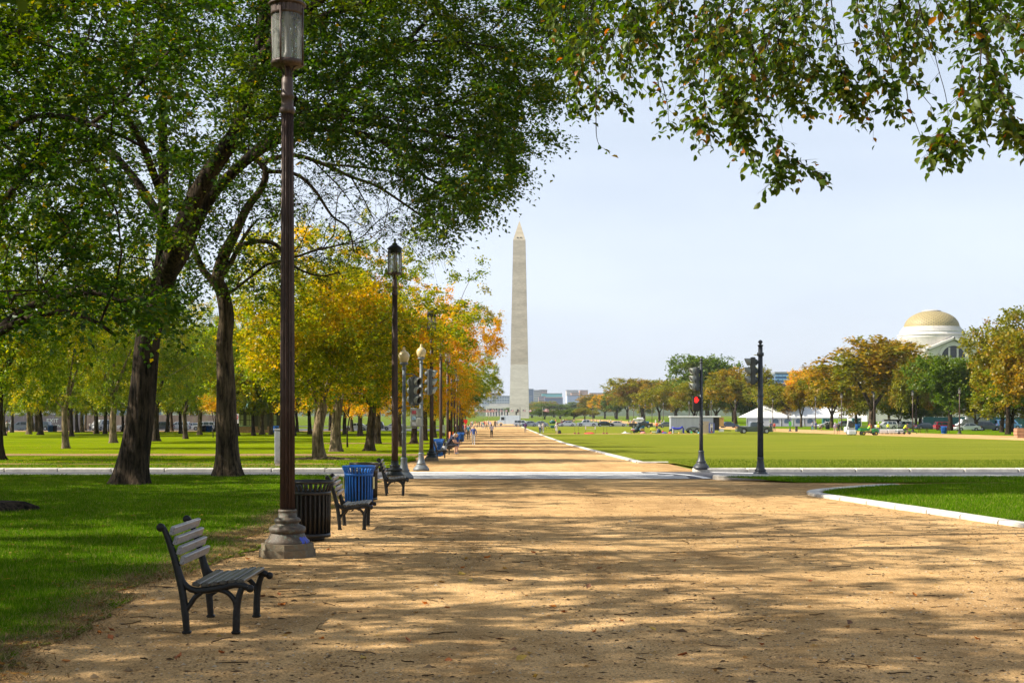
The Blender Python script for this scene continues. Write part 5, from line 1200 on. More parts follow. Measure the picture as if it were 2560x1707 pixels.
office('office_block', 'orange brick block set in the cream tower', 1428, 1448, 982, 3250, 30, w_or, w_grey, 5, 10, ybot=1005)
office('office_block', 'orange brick tower right of the cream one', 1450, 1470, 976, 3320, 40, w_or, w_grey, 5, 11, ybot=990)
office('office_block', 'wide pale office block tinted haze blue on the right of the skyline', 1418, 1486, 989, 3150, 40, c('office_haze_lightblue', (.36, .46, .62)), w_grey, 14, 8, ybot=1012)  # light blue wall colour again stands for haze
office('office_block', 'low red roofed block at the right end of the skyline', 1475, 1508, 983, 3400, 40, w_or, w_pink, 6, 8, ybot=1000)
bb = office('glass_building', 'bright blue glass building peeping between the trees', 1938, 1982, 934, 900, 25, M['bl_glass'], plain('glass_light', (.25, .45, .70), .15, .2), 5, 12, ybot=962, wfrac=.9, hfrac=.35)
# neoclassical memorial left of the obelisk
me_ = thing('memorial', 'low white colonnaded memorial left of the obelisk', 'building', (XD(1262, 2200), 2200, -1.75))
s_ = 2200 / FPX; mb = MB(); mb.box((0, 12, 5.2*s_*.0 + 14.5), (96*s_, 24, 4)); mb.build('entablature', M['stone_white'], me_)
mb = MB(); mb.box((0, 12, 18.6), (78*s_, 18, 4.4)); mb.build('attic', M['stone_dull'], me_)
mb = MB(); mb.box((0, 14, 6.5), (84*s_, 14, 13)); mb.build('wall', M['slate_blue'], me_)
cm_ = MB().lathe([(1.25, 0), (1.05, 12.6)], 10).mesh('column'); cm_.materials.append(M['stone_white'])
for k in range(14): link('column', cm_, None, me_, (-45*s_ + k*90*s_/13, 2, 0))
mb = MB(); mb.box((0, 12, -.6), (102*s_, 34, 1.8)); mb.build('base_step', M['stone_white'], me_)
# wooded ridge far beyond
def ridge(name, Y, h0, mat, seed, x0=-3000, x1=3000):
    V = []; n = 160
    for i in range(n + 1):
        x = x0 + (x1-x0)*i/n; h = h0 * (.8 + .5*mnoise.noise(Vector((x*.002, seed, 0))) + .12*mnoise.noise(Vector((x*.02, seed, 0))))
        V += [(x, Y, -6), (x, Y + 60, h), (x, Y + 900, -6)]
    F = [(3*i+j, 3*i+3+j, 3*i+4+j, 3*i+1+j) for i in range(n) for j in (0, 1)]; tag(link(name, mesh_np(name, V, F, True), mat), kind='structure')
M['wood_far'] = plain('far_wood', (.045, .07, .028), .9, var=.5, scale=.03)
ridge('hills', 3900, 30, M['wood_far'], 1.0); ridge('hills', 2400, 15, M['wood_far'], 5.0)

# marquee
M['canvas'] = plain('white_canvas', (.78, .78, .76), .6, var=.05, scale=.4); M['canvas_wall'] = plain('canvas_wall', (.62, .62, .60), .6, var=.08, scale=.6)
te = thing('marquee', 'long white marquee with hipped roof between the trees on the right', 'tent', (XD(2010, 380), 380, zg(380)))
L, Wd = 32, 14; mb = MB()
mb.add([(-L/2, 0, 2.5), (L/2, 0, 2.5), (L/2, Wd, 2.5), (-L/2, Wd, 2.5), (-L/2 + 6, Wd/2, 5.9), (-2, Wd/2, 5.6), (2.5, Wd/2, 5.75), (L/2 - 3.5, Wd/2, 5.5), (-2, 0, 2.44), (2.5, 0, 2.46)], [(0,8,5,4), (8,9,6,5), (9,1,7,6), (1,2,7), (2,3,4,5,6,7), (3,0,4)])
mb.build('roof', M['canvas'], te)
mb = MB(); mb.box((0, -.05, 2.35), (L, .08, .4)); mb.build('valance', M['canvas'], te)
for k in range(11):
    x = -L/2 + L*k/10; mb = MB(); mb.box((x, 0, 1.2), (.12, .12, 2.4)); mb.build('pole', M['pole_white'], te)
for k in range(6):
    a = -L/2 + L*k/10 + .1; mb = MB(); mb.box((a + L/20, .03, 1.2), (L/10 - .3, .04, 2.3)); mb.build('side_wall', M['canvas_wall'], te)
    if k in (2, 3, 4, 5):
        mb = MB(); P = [(-.8, .9), (.8, .9), (.8, 1.6)] + [(.8*math.cos(t), 1.6 + .5*math.sin(t)) for t in np.linspace(0.2, math.pi - .2, 7)] + [(-.8, 1.6)]; mb.prism([(a + L/20 + x, z) for x, z in P], -.03, .0); mb.build('arched_window', M['bl_glass2'], te)
M['teal_hoard'] = plain('teal_hoarding', (.02, .12, .11), .7, var=.2, scale=.5)
M['wood_hoard'] = plain('wood_hoarding', (.28, .21, .16), .85, var=.22, scale=.5, stretch=(4, 1, .4)); M['mesh_banner'] = plain('banner_cloth', (.22, .19, .19), .8, var=.15, scale=.3); M['letter_pale'] = plain('letter_pale', (.78, .88, .74), .7)
def hoarding(label, x0, x1, y0, y1, h, mat, n, name='hoarding'):
    t = thing(name, label, 'fence'); me = None
    dx, dy = (x1-x0)/n, (y1-y0)/n; L = math.hypot(dx, dy); a = math.atan2(dy, dx)
    me = MB().box((0, 0, h/2), (L - .04, .06, h)).box((-L/2 + .06, .06, h/2), (.1, .1, h)).mesh('panel'); me.materials.append(mat)
    for k in range(n):
        x, y = x0 + dx*(k+.5), y0 + dy*(k+.5); link('panel', me, None, t, (x, y, zg(y) + (.06 if k % 3 == 0 else 0)), a)
    return t
hoarding('teal green site hoarding behind the parked vehicles on the far right', 88, 150, 292, 330, 2.6, M['teal_hoard'], 22)
hoarding('tan wooden site hoarding behind the white van on the left', -86, -52, 276, 276, 3.0, M['wood_hoard'], 14)
hf = hoarding('grey site fence with a cloth banner reading exit on the left', -112, -86.2, 272, 274, 3.1, M['mesh_banner'], 9)
def text(body, size, loc, mat, parent, rot=0, ext=.01, name='lettering'):
    cu = bpy.data.curves.new(name, 'FONT'); cu.body = body; cu.size = size; cu.extrude = ext; cu.align_x = 'CENTER'; cu.materials.append(mat)
    q = bpy.data.objects.new(name, cu); COL.objects.link(q); me = bpy.data.meshes.new_from_object(q.evaluated_get(bpy.context.evaluated_depsgraph_get())); bpy.data.objects.remove(q)
    o = bpy.data.objects.new(name, me); COL.objects.link(o); o.parent = parent; o.location = loc; o.rotation_euler = (R(90), 0, rot); return o
text('EXIT', 1.15, (XD(131, 273), 273.0, zg(273) + 1.5), M['letter_pale'], hf, .08)
text('ION', .8, (XD(142, 273), 273.0, zg(273) + .6), M['letter_pale'], hf, .08)
text('+', 2.4, (XD(28, 272), 271.9, zg(272) + .6), M['letter_pale'], hf, .08)
# site cabins behind the fence
M['cabin_white'] = plain('cabin_white', (.66, .68, .70), .6, var=.08, scale=.4); M['dark_red'] = plain('dark_red', (.22, .03, .04), .6); M['sign_blue'] = plain('sign_blue', (.08, .20, .52), .6)
cb_ = thing('site_cabin', 'white site cabin with a dark red base behind the left fence', 'building', (XD(78, 288), 288, zg(288)))
mb = MB(); mb.box((0, 1.5, 3.6), (10.5, 3, 2.9)); mb.build('wall', M['cabin_white'], cb_); mb = MB(); mb.box((0, 1.5, 1.1), (10.6, 3.1, 2.0)); mb.build('base', M['dark_red'], cb_); mb = MB(); mb.box((0, 1.5, 5.15), (10.8, 3.3, .18)); mb.build('roof', M['roof_grey'], cb_)
mb = MB(); mb.box((-1.6, -.04, 3.3), (1.1, .06, .6)); mb.build('notice', M['sign_blue'], cb_)
for k, (px, Y, w, h, col, lb) in enumerate([(20, 300, 14, 3.9, (.24, .17, .15), 'low brown site building at the far left'), (125, 300, 9, 4.0, (.30, .24, .17), 'tan site building behind the exit banner')]):
    t = thing('site_building', lb, 'building', (XD(px, Y), Y, zg(Y))); mb = MB(); mb.box((0, 2, h/2), (w, 4, h)); mb.build('wall', plain('site_wall%d' % k, col, .8), t)
    mb = MB(); mb.box((0, 2, h + .1), (w + .4, 4.4, .2)); mb.build('roof', M['roof_grey'], t)
    for q in range(4): mb = MB(); mb.box((-w/2 + w*(q+.5)/4, -.03, h*.62), (w*.14, .06, h*.25)); mb.build('window', M['window_dark'], t)
gb = thing('museum_under_works', 'pale blue grey building with a row of thin uprights behind the wooden hoarding', 'building', (XD(265, 330), 330, zg(330)))
mb = MB(); mb.box((0, 5, 3.6), (22, 8, 7.2)); mb.build('wall', plain('blue_grey_wall', (.26, .32, .44), .7), gb); mb = MB(); mb.box((0, 5, 7.4), (22.6, 8.6, .4)); mb.build('roof', M['roof_grey'], gb)
um = MB().box((0, 0, 3.0), (.16, .2, 6)).mesh('upright'); um.materials.append(M['pole_white'])
for k in range(24): link('upright', um, None, gb, (-10.6 + k*.92, .8, 0))

# kiosk with green roof
M['roof_green'] = plain('copper_green_roof', (.16, .30, .24), .55, var=.15, scale=1); M['kiosk_wall'] = plain('kiosk_wall', (.055, .05, .04), .7, var=.25, scale=1); M['brick_pink'] = plain('brick_pink', (.30, .17, .14), .85, var=.25, scale=4); M['kiosk_pane'] = plain('kiosk_pane', (.30, .32, .14), .3, var=.2, scale=1)
ki = thing('kiosk', 'dark kiosk with hipped green roof and brick base behind the trees', 'building', (XD(640, 225), 225, zg(225)))
mb = MB(); mb.box((0, 3, 2.0), (9.4, 6, 4.0)); mb.build('wall', M['kiosk_wall'], ki); mb = MB(); mb.box((0, 2.98, .55), (9.52, 6.12, 1.1)); mb.build('brick_base', M['brick_pink'], ki)
mb = MB(); e = .9; mb.add([(-4.7-e, -e, 4.0), (4.7+e, -e, 4.0), (4.7+e, 6+e, 4.0), (-4.7-e, 6+e, 4.0), (-2, 3, 6.6), (2, 3, 6.6)], [(0,1,5,4), (1,2,5), (2,3,4,5), (3,0,4), (3,2,1,0)]); mb.build('roof', M['roof_green'], ki)
sm_ = MB()
for k in range(11):
    x = -4.6 + k*.92; t0 = min(1, max(0, (5.6 - abs(x)) / 3.6)); sm_.tube([(x, -.88, 4.06), (x, -.88 + 3.85*t0, 4.06 + 2.6*t0)], .035, 4)
o = sm_.build('roof_seams', M['roof_green'], ki); o['kind'] = 'stuff'
mb = MB(); mb.box((0, -.88, 3.9), (11.2, .12, .26)); mb.build('fascia', M['kiosk_wall'], ki)
for x in (-2.55, -1.05, 2.9):
    w = MB(); w.box((x, -.05, 2.15), (1.15, .1, 1.9)); wo = w.build('window', M['kiosk_wall'], ki)
    for sx_ in (-.26, .26):
        for z, hh in ((2.58, .8), (1.66, .84)): p_ = MB(); p_.box((x + sx_, -.11, z), (.44, .03, hh)); p_.build('pane', M['kiosk_pane'], wo)
mb = MB(); mb.box((1.1, -.05, 1.9), (1.5, .1, 2.7)); mb.build('shutter', plain('kiosk_shutter', (.10, .085, .06), .7), ki)
mb = MB(); mb.box((-2.4, -.12, 1.15), (4.2, .3, .1)); mb.build('sill', M['roof_green'], ki)
# ------------------------------------------------------------------ tall brown lamps
def lamp_build(hi=True):
    """returns list of (part name, mesh, children) for a lamp 7.2 m tall"""
    n = 48 if hi else 16; parts = []
    oct_ = MB(); 
    for (r0, z0, r1, z1) in ((.36, 0, .355, .10), (.335, .10, .33, .175)): oct_.lathe([(r0, z0), (r1, z1)], 8, smooth=False, a0=R(22.5))
    a = oct_.mesh('plinth'); a.materials.append(M['lamp_plinth']); parts.append(('plinth', a))
    b = MB(); lob = (lambda an, z: 1 + .035 * abs(math.sin(an * 12))) if hi else None
    b.lathe([(.27, .175), (.275, .20), (.235, .24), (.205, .30)], n, mod=lob, cap=False)
    b.lathe([(.205, .30), (.225, .315), (.235, .345), (.225, .375), (.19, .395), (.15, .41), (.145, .43), (.165, .445), (.168, .47), (.15, .49), (.118, .50), (.112, .56)], n, cap=False)
    b.lathe([(.112, .56), (.118, .575), (.11, .60)], n, cap=True)
    m_ = b.mesh('base'); m_.materials.append(M['lamp_base'] if hi else M['dark_iron']); parts.append(('base', m_))
    s = MB(); fl = (lambda an, z: 1 - .36 * abs(math.cos(an * 6)) ** 1.2)
    s.lathe([(.098, .58), (.094, 2.2), (.088, 3.8), (.079, 5.62)], 96 if hi else 24, mod=fl); m_ = s.mesh('shaft'); m_.materials.append(M['lamp_iron']); parts.append(('shaft', m_))
    c = MB(); c.lathe([(.082, 5.60), (.096, 5.62), (.098, 5.66), (.082, 5.69), (.076, 5.70), (.074, 5.80), (.086, 5.81), (.086, 5.84), (.074, 5.86), (.073, 6.04), (.06, 6.07), (.035, 6.10), (.032, 6.22)], 24)
    m_ = c.mesh('neck'); m_.materials.append(M['lamp_iron']); parts.append(('neck', m_))
    for k in range(4):
        a = math.pi/2 * k + math.pi/2 * .06; d = Vector((math.cos(a), math.sin(a), 0)); br = MB()
        br.tube([d*.05 + Vector((0,0,6.02)), d*.055 + Vector((0,0,6.12)), d*.09 + Vector((0,0,6.19)), d*.15 + Vector((0,0,6.215))], .014, 6)
        br.tube([d*.208 + Vector((0,0,6.20)), d*.208 + Vector((0,0,6.92))], .013, 6)
        m_ = br.mesh('bracket'); m_.materials.append(M['lamp_iron']); parts.append(('bracket', m_))
    r = MB(); r.lathe([(.04, 6.20), (.17, 6.205), (.205, 6.22), (.21, 6.245), (.205, 6.27), (.18, 6.275), (.05, 6.26)], 32, cap=False); m_ = r.mesh('tray'); m_.materials.append(M['lamp_iron']); parts.append(('tray', m_))
    g = MB(); g.lathe([(.192, 6.275), (.192, 6.86)], 40, cap=False); m_ = g.mesh('glass'); m_.materials.append(M['glass']); parts.append(('glass', m_))
    u = MB(); u.lathe([(.055, 6.27), (.05, 6.36), (.035, 6.38), (.035, 6.80), (.09, 6.84)], 16); m_ = u.mesh('bulb_holder'); m_.materials.append(plain('bulb_holder', (.25, .22, .18), .5) if 'bh' not in M else M['bh']); M['bh'] = m_.materials[0]; parts.append(('bulb_holder', m_))
    cp = MB(); vent = (lambda an, z: 1 - .06 * (math.sin(an * 24) > 0)) if hi else None
    cp.lathe([(.195, 6.845), (.21, 6.85), (.21, 6.875)], 48, cap=False); cp.lathe([(.206, 6.875), (.206, 6.965)], 96 if hi else 24, mod=vent, cap=False); cp.lathe([(.206, 6.965), (.235, 6.975), (.237, 6.995), (.215, 7.01), (.17, 7.05), (.12, 7.085), (.085, 7.10), (.08, 7.14), (.05, 7.16), (.022, 7.18), (.02, 7.21), (.038, 7.225), (.042, 7.25), (.03, 7.275), (.006, 7.30)], 32)
    m_ = cp.mesh('cap'); m_.materials.append(M['lamp_iron'] if hi else M['dark_iron']); parts.append(('cap', m_))
    return parts
G5 = 'brown lamps along the walk'
def lamp_from(parts, loc, label, rot=0, group=G5, mats=None):
    t = thing('street_lamp', label, 'street lamp', tuple(loc), rot, group)
    for nm, me in parts: link(nm, me, None, t)
    return t
hi_parts = lamp_build(True); lo_parts = lamp_build(False)
l1 = lamp_from(hi_parts, (XD(718.5, 17.3), 17.3, zg(17.3)), 'tall fluted brown lamp with glass lantern and stone foot, nearest of all', R(-20))
# chalk blue mark on the base of this lamp
mk = MB(); V_ = []
mk.lathe([(.277, .178), (.282, .20), (.244, .24), (.226, .262)], 48, cap=False); mm = mk.mesh('paint_mark')
bm = bmesh.new(); bm.from_mesh(mm); bmesh.ops.delete(bm, geom=[f for f in bm.faces if not (-.75 < math.atan2(f.calc_center_median().y, f.calc_center_median().x) + R(-20) < -.05)], context='FACES'); bm.to_mesh(mm); bm.free()
link('paint_mark', mm, plain('blue_spray', (.06, .10, .55), .6), l1)
l2 = lamp_from(lo_parts, (XD(987, 41.1), 41.1, zg(41.1)), 'brown lamp with dark green foot at the corner of the street by the third bench', R(15))
far_l = [(1079, 64.7, 'brown lamp behind the first bench beyond the crosswalk'), (1102, 82, 'brown lamp beside the seated man'), (1119, 98, 'brown lamp third in line beyond the crosswalk'), (1129, 112, 'brown lamp fourth in line beyond the crosswalk'), (1136, 126, 'brown lamp fifth in line beyond the crosswalk'), (1142.5, 141, 'brown lamp sixth in line beyond the crosswalk'), (1149, 157, 'brown lamp behind the red sign holder'), (1153, 172, 'brown lamp eighth in line beyond the crosswalk'), (1157, 190, 'brown lamp ninth in line beyond the crosswalk'), (1163, 215, 'last brown lamp that can be told apart in the left line')]
for i, (px, Y, lb) in enumerate(far_l): copy_thing(l2, (XD(px, Y), Y, zg(Y)), i*.7, lb)
G6 = 'lamps along the north walk'
nl = [(2399, 211, 'lamp on the north walk in front of the white box truck'), (2282, 233, 'lamp on the north walk right of the workers'), (2185, 252, 'lamp on the north walk beside the great oak trunk'), (2104, 262, 'lamp on the north walk behind the skid loader'), (2039, 300, 'lamp on the north walk in front of the marquee middle'), (1932, 330, 'lamp on the north walk just right of the tall signal post'), (1895, 340, 'lamp on the north walk hidden by the tall signal post'), (1838, 350, 'lamp on the north walk above the pickup tailgate'), (1778, 370, 'lamp on the north walk above the trailer door'), (1723, 390, 'lamp on the north walk above the grey trailer'), (1658, 430, 'lamp on the north walk right of the stacked sports gear'), (1630, 455, 'lamp on the north walk above the sports gear'), (1613, 480, 'lamp on the north walk left of the sports gear'), (1598, 505, 'fourth lamp from the left end of the north walk'), (1584, 530, 'third lamp from the left end of the north walk'), (1572, 560, 'second lamp from the left end of the north walk'), (1482, 620, 'lamp at the left end of the north walk')]
for i, (px, Y, lb) in enumerate(nl): copy_thing(l2, (XD(px, Y), Y, zg(Y)), i*.5, lb, G6)

# ------------------------------------------------------------------ benches
def bench_parts():
    parts = []
    def frame(y):
        f = MB(); w = .05
        def bar(pts, rads, fl=(1, .9)):
            P = smooth_poly([(x, y, z) for x, z in pts], 4); m = len(P); rr = [1.16*q for q in np.interp(np.linspace(0, 1, m), np.linspace(0, 1, len(rads)), rads)]; f.tube(P, rr, 8)
        bar([(0, 0), (-.012, .15), (-.03, .30), (-.05, .40), (-.095, .585), (-.145, .74), (-.185, .835)], [.022, .026, .026, .026, .025, .022, .018])
        f.lathe([(.001, -.024), (.030, -.022), (.034, 0), (.030, .022), (.001, .024)], 16)            # scroll disc, rotated below
        k = 16 * 5; idx = range(len(f.v) - k, len(f.v))
        for i in idx:
            x, yy, z = f.v[i]; f.v[i] = (x - .205, y + z, yy + .835)
        bar([(-.07, .545), (-.045, .45), (-.02, .395), (.03, .35), (.09, .338)], [.014, .018, .02, .022, .022])
        bar([(.06, .335), (.16, .342), (.28, .362), (.38, .385), (.44, .378), (.475, .362)], [.024]*6)
        f.lathe([(.001, -.024), (.028, -.022), (.032, 0), (.028, .022), (.001, .024)], 16)
        for i in range(len(f.v) - k, len(f.v)):
            x, yy, z = f.v[i]; f.v[i] = (x + .498, y + z, yy + .355)
        bar([(.388, 0), (.390, .12), (.397, .22), (.415, .31), (.44, .37)], [.026, .026, .024, .022, .02])
        bar([(-.005, .19), (.03, .235), (.065, .285), (.11, .325)], [.020, .018, .018, .02])
        bar([(.21, .345), (.27, .342), (.33, .315), (.375, .26), (.388, .20)], [.018, .018, .018, .018, .018])
        f.box((0, y, .012), (.07, .055, .024), bev=.008); f.box((.388, y, .012), (.07, .055, .024), bev=.008)
        me = f.mesh('end_frame'); me.materials.append(M['bench_iron']); return ('end_frame', me, [])
    parts.append(frame(0)); parts.append(frame(.86))
    def slat(nm, mt, x, z, w, t, ang):
        s = MB(); s.box((0, .43, 0), (w, .90, t), bev=.006, rot=None)
        M_ = Matrix.Rotation(-ang, 3, 'Y'); s.v = [tuple(M_ @ Vector(v) + Vector((x, 0, z))) for v in s.v]; me = s.mesh(nm); me.materials.append(mt)
        bo = MB(); 
        for yy in (.0, .86):
            c = M_ @ Vector((0, 0, t/2)) + Vector((x, yy, z)); d = M_ @ Vector((0, 0, 1)); bo.tube([c, c + d*.003], .008, 8)
        mb_ = bo.mesh('bolt'); mb_.materials.append(M['bolt']); return (nm, me, [('bolt', mb_)])
    for i, (x, z) in enumerate([(-.158, .805), (-.130, .728), (-.103, .651), (-.077, .574)]): parts.append(slat('back_slat', M['slat'], x + .045, z + .004, .070, .034, R(90 - 19 + i*1.0)))
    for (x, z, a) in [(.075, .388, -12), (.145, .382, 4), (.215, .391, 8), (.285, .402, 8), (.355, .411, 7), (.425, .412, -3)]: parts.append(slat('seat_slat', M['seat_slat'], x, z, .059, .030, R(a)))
    s = MB(); s.tube([(.19, .02, .30), (.19, .84, .30)], .010, 6); me = s.mesh('tie_rod'); me.materials.append(M['bench_iron']); parts.append(('tie_rod', me, []))
    return parts
bp_ = bench_parts(); G7 = 'benches along the left of the walk'
def bench(loc, rot, label):
    t = thing('park_bench', label, 'bench', tuple(loc), rot, G7)
    for nm, me, ch in bp_:
        o = link(nm, me, None, t)
        for n2_, m2_ in ch: link(n2_, m2_, None, o)
    return t
b1 = bench((XD(467, 10.75), 10.75, gz(-2.5, 10.75)), R(0), 'nearest park bench with grey back slats lightened for sky sheen standing alone on the gravel')
def bench_copy(px, Y, rot, label): return copy_thing(b1, (XD(px, Y), Y, gz(XD(px, Y), Y) if Y < 40 else zg(Y)), rot, label)
bench_copy(849.6, 21.8, R(2), 'second park bench, in front of the blue bin')
bench_copy(966, 32.2, R(4), 'third park bench, in front of the dark green lamp foot')
for px, Y, lb in [(1093, 71, 'bench in front of the first blue bin beyond the crosswalk'), (1106, 80, 'bench on which a man sits bent forward'), (1123, 93, 'empty bench just behind the seated man'), (1131, 104, 'bench beside the second blue bin beyond the crosswalk'), (1138, 116, 'bench behind the second blue bin'), (1144, 128, 'bench with its seat sticking out toward the walk'), (1150, 146, 'bench by the people in dark clothes')]: bench_copy(px, Y, R(2), lb)

# ------------------------------------------------------------------ litter bins
def bin_parts(mt):
    parts = []; n = 26
    for k in range(n):
        a = 2*math.pi*k/n; d = Vector((math.cos(a), math.sin(a), 0)); s = MB()
        s.tube([d*.262 + Vector((0,0,.07)), d*.27 + Vector((0,0,.35)), d*.27 + Vector((0,0,.62)), d*.272 + Vector((0,0,.70)), d*.29 + Vector((0,0,.765)), d*.325 + Vector((0,0,.82))], .019, 4, flat=(.35, 1.0) if False else None); 
        me = s.mesh('slat'); me.materials.append(mt); parts.append(('slat', me))
    r = MB(); prof = [(.322, .815), (.336, .83), (.340, .845), (.330, .857), (.316, .845), (.322, .815)]; r.lathe(prof, 40, cap=False); me = r.mesh('rim'); me.materials.append(mt); parts.append(('rim', me))
    b = MB(); b.lathe([(.284, .655), (.292, .66), (.292, .70), (.284, .705), (.284, .655)], 40, cap=False); me = b.mesh('band'); me.materials.append(mt); parts.append(('band', me))
    b = MB(); b.lathe([(.25, .045), (.285, .045), (.285, .10), (.25, .10), (.25, .045)], 40, cap=False); b.lathe([(.20, 0), (.20, .05)], 24); me = b.mesh('foot_ring'); me.materials.append(mt); parts.append(('foot_ring', me))
    l = MB(); l.lathe([(.22, .06), (.235, .70), (.25, .72)], 32); me = l.mesh('liner'); me.materials.append(M['liner']); parts.append(('liner', me))
    return parts
pb, pk_ = bin_parts(M['bin_blue']), bin_parts(M['bin_black']); G8 = 'litter bins along the walk'
def bin_(parts, loc, label, lab=False):
    t = thing('litter_bin', label, 'litter bin', tuple(loc), 0, G8)
    for nm, me in parts: link(nm, me, None, t)
    if lab:
        for a in (R(185), R(-5)):
            mb = MB(); mb.box((.305*math.cos(a), .305*math.sin(a), .51), (.012, .13, .24), rot=a); mb.build('notice', M['label_cream'], t)
    return t
bin_(pk_, (XD(777, 19.7), 19.7, gz(-2.9, 19.7)), 'black slatted litter bin right behind the nearest lamp')
bb1 = bin_(pb, (XD(897, 27.6), 27.6, gz(-3.1, 27.6)), 'blue slatted litter bin behind the second bench', True)
bin_(pk_, (XD(911, 29.8), 29.8, gz(-3.2, 29.8)), 'black litter bin mostly hidden behind the blue one')
for px, Y, pr, lb in [(1093, 74.5, pb, 'first blue litter bin beyond the crosswalk, behind a bench'), (1098, 76, pk_, 'black litter bin left of the seated man'), (1137, 108, pb, 'second blue litter bin beyond the crosswalk'), (1152, 140, pb, 'blue litter bin in the group of dark benches')]:
    o = bin_(pr, (XD(px, Y), Y, zg(Y)), lb, pr is pb); o.scale = (1.12,)*3
for px, Y, pr, lb in [(2360, 215, pb, 'blue litter bin on the right lawn by the red car'), (2144, 270, pb, 'blue litter bin behind the green work cart'), (2069, 290, pk_, 'dark litter bin in front of the marquee'), (1693, 330, pb, 'small blue bin far left of the trailer top'), (1619, 420, pb, 'blue bin far beyond the sports gear'),
      (126, 240, pb, 'blue litter bin below the exit banner'), (136, 241, pk_, 'black litter bin beside the blue one under the exit banner'), (508, 238, pk_, 'black bin far across the lawn between the big trunks'), (516, 239, pb, 'blue bin far across the lawn between the big trunks'), (524, 238, pb, 'second blue bin beside the black one far across the lawn'), (690, 222, pb, 'dark blue bin at the right end of the kiosk')]:
    o = bin_(pr, (XD(px, Y), Y, zg(Y)), lb); o.scale = (1.5, 1.5, 1.4)

# ------------------------------------------------------------------ signal posts
def post(t, H, r0, mt, globe=False, finial=True):
    mb = MB(); mb.lathe([(.30, 0), (.30, .07), (.285, .10), (.25, .14), (.20, .20), (.16, .235), (.175, .25), (.175, .28), (.135, .32), (.11, .48), (.095, .60), (.105, .62), (.105, .66), (r0 + .012, .68)], 32); mb.build('base', mt, t)
    mb = MB(); mb.lathe([(r0 + .01, .68), (r0, H*.5), (r0*.82, H)], 48, mod=lambda a, z: 1 - .07*max(0, math.cos(a*8))); mb.build('pole', mt, t)
    for z in (H*.42, H*.62):
        mb = MB(); mb.lathe([(r0 + .008, z), (r0 + .018, z + .01), (r0 + .018, z + .04), (r0 + .008, z + .05)], 24); mb.build('collar', mt, t)
    if globe:
        mb = MB(); mb.lathe([(r0*.8, H), (r0*1.3, H + .03), (r0*.9, H + .07), (r0*.8, H + .14), (.12, H + .17), (.135, H + .20), (.12, H + .225), (.085, H + .235)], 24); mb.build('globe_holder', mt, t)
        mb = MB(); mb.lathe([(.085, H + .235), (.12, H + .25), (.165, H + .36), (.175, H + .44), (.155, H + .51), (.11, H + .56), (.07, H + .585), (.055, H + .60), (.06, H + .615), (.035, H + .64), (.032, H + .665), (.045, H + .68), (.04, H + .70), (.004, H + .72)], 28, mod=lambda a, z: 1 + .012*math.cos(a*12)); mb.build('globe', M['globe'], t)
    elif finial:
        mb = MB(); mb.lathe([(r0*.82, H), (r0*1.05, H + .02), (r0*1.05, H + .05), (r0*.5, H + .06), (r0*.45, H + .09), (r0*.8, H + .12), (r0*.85, H + .15), (r0*.5, H + .19), (.002, H + .21)], 24); mb.build('finial', mt, t)
def head(t, loc, ang, mt, lens=None, sc=1.0):
    """three lamp signal head, facing along ang (0 = +X)"""
    h = bpy.data.objects.new('signal_head', None)
    ca, sa = math.cos(ang), math.sin(ang)
    mb = MB(); mb.box((0, 0, 0), (.17*sc, .30*sc, .98*sc), bev=.03)
    for k in (-1, 0, 1): mb.ball((-.085*sc, 0, k*.315*sc), .115*sc, 12, sz=1.0)
    o = mb.build('signal_head', M['head_case'], t, loc, ang)
    for i, k in enumerate((1, 0, -1)):
        v = MB(); n = 20; th = np.linspace(-R(62), R(242), n); vs = []; ro, ri = .135*sc, .125*sc
        for x, cut in ((.085*sc, 0), (.30*sc, 1)):
            for rr in (ro, ri):
                for a in th:
                    xx = x if not cut else x - .12*sc * (1 - (math.sin(a) + 1)/2)
                    vs.append((xx, rr*math.cos(a), k*.315*sc + rr*math.sin(a)))
        N = n; f = []
        for q in range(N-1): f += [(q, q+1, 2*N+q+1, 2*N+q), (N+q, 3*N+q, 3*N+q+1, N+q+1), (2*N+q, 2*N+q+1, 3*N+q+1, 3*N+q), (q, N+q, N+q+1, q+1)]
        f += [(0, 2*N, 3*N, N), (N-1, 2*N-1, 4*N-1, 3*N-1)]
        v.add(vs, f, 0, True); v.build('visor', mt, o)
        l = MB(); l.lathe([(.001, .0), (.12*sc, .0), (.115*sc, .012), (.06*sc, .022), (.001, .026)], 20)
        l.v = [(z + .088*sc, x, k*.315*sc + y) for x, y, z in l.v]; l.build('lens', lens[i] if lens else M['lens_dark'], o)
    return o
def arm(t, a, b, mt, r_=.014):
    mb = MB(); mb.tube([a, b], r_, 8); mb.build('arm', mt, t)
g = G(1010, 1196.5); t1 = thing('signal_post', 'grey post with cream globe carrying an amber lens signal, near side of the crosswalk', 'traffic signal', tuple(g))
post(t1, 3.42, .062, M['signal_post'], True); mpx = g.y / FPX
zz = lambda py, Y: EYE + (HOR - py) / FPX * Y - zg(Y)
hd_ = head(t1, (27*mpx, 0, zz(977, g.y)), R(-42), M['signal_case'], [M['lens_dark'], M['lens_amber'], M['lens_dark']], .92)
hd2 = head(t1, (24*mpx, .06, zz(977, g.y) - .0), R(120), M['signal_case'], None, .86); hd2.location.x = 22*mpx
mb = MB(); mb.tube([(0,0,zz(935, g.y)), (20*mpx,0,zz(935, g.y)), (27*mpx,0,zz(938, g.y)), (27*mpx,0,zz(944, g.y))], .018, 8); mb.build('arm', M['signal_post'], t1)
arm(t1, (0,0,zz(1014.5, g.y)), (27*mpx,0,zz(1014.5, g.y)), M['cabinet']); arm(t1, (0,0,zz(1069, g.y)), (30*mpx,0,zz(1069, g.y)), M['cabinet'])
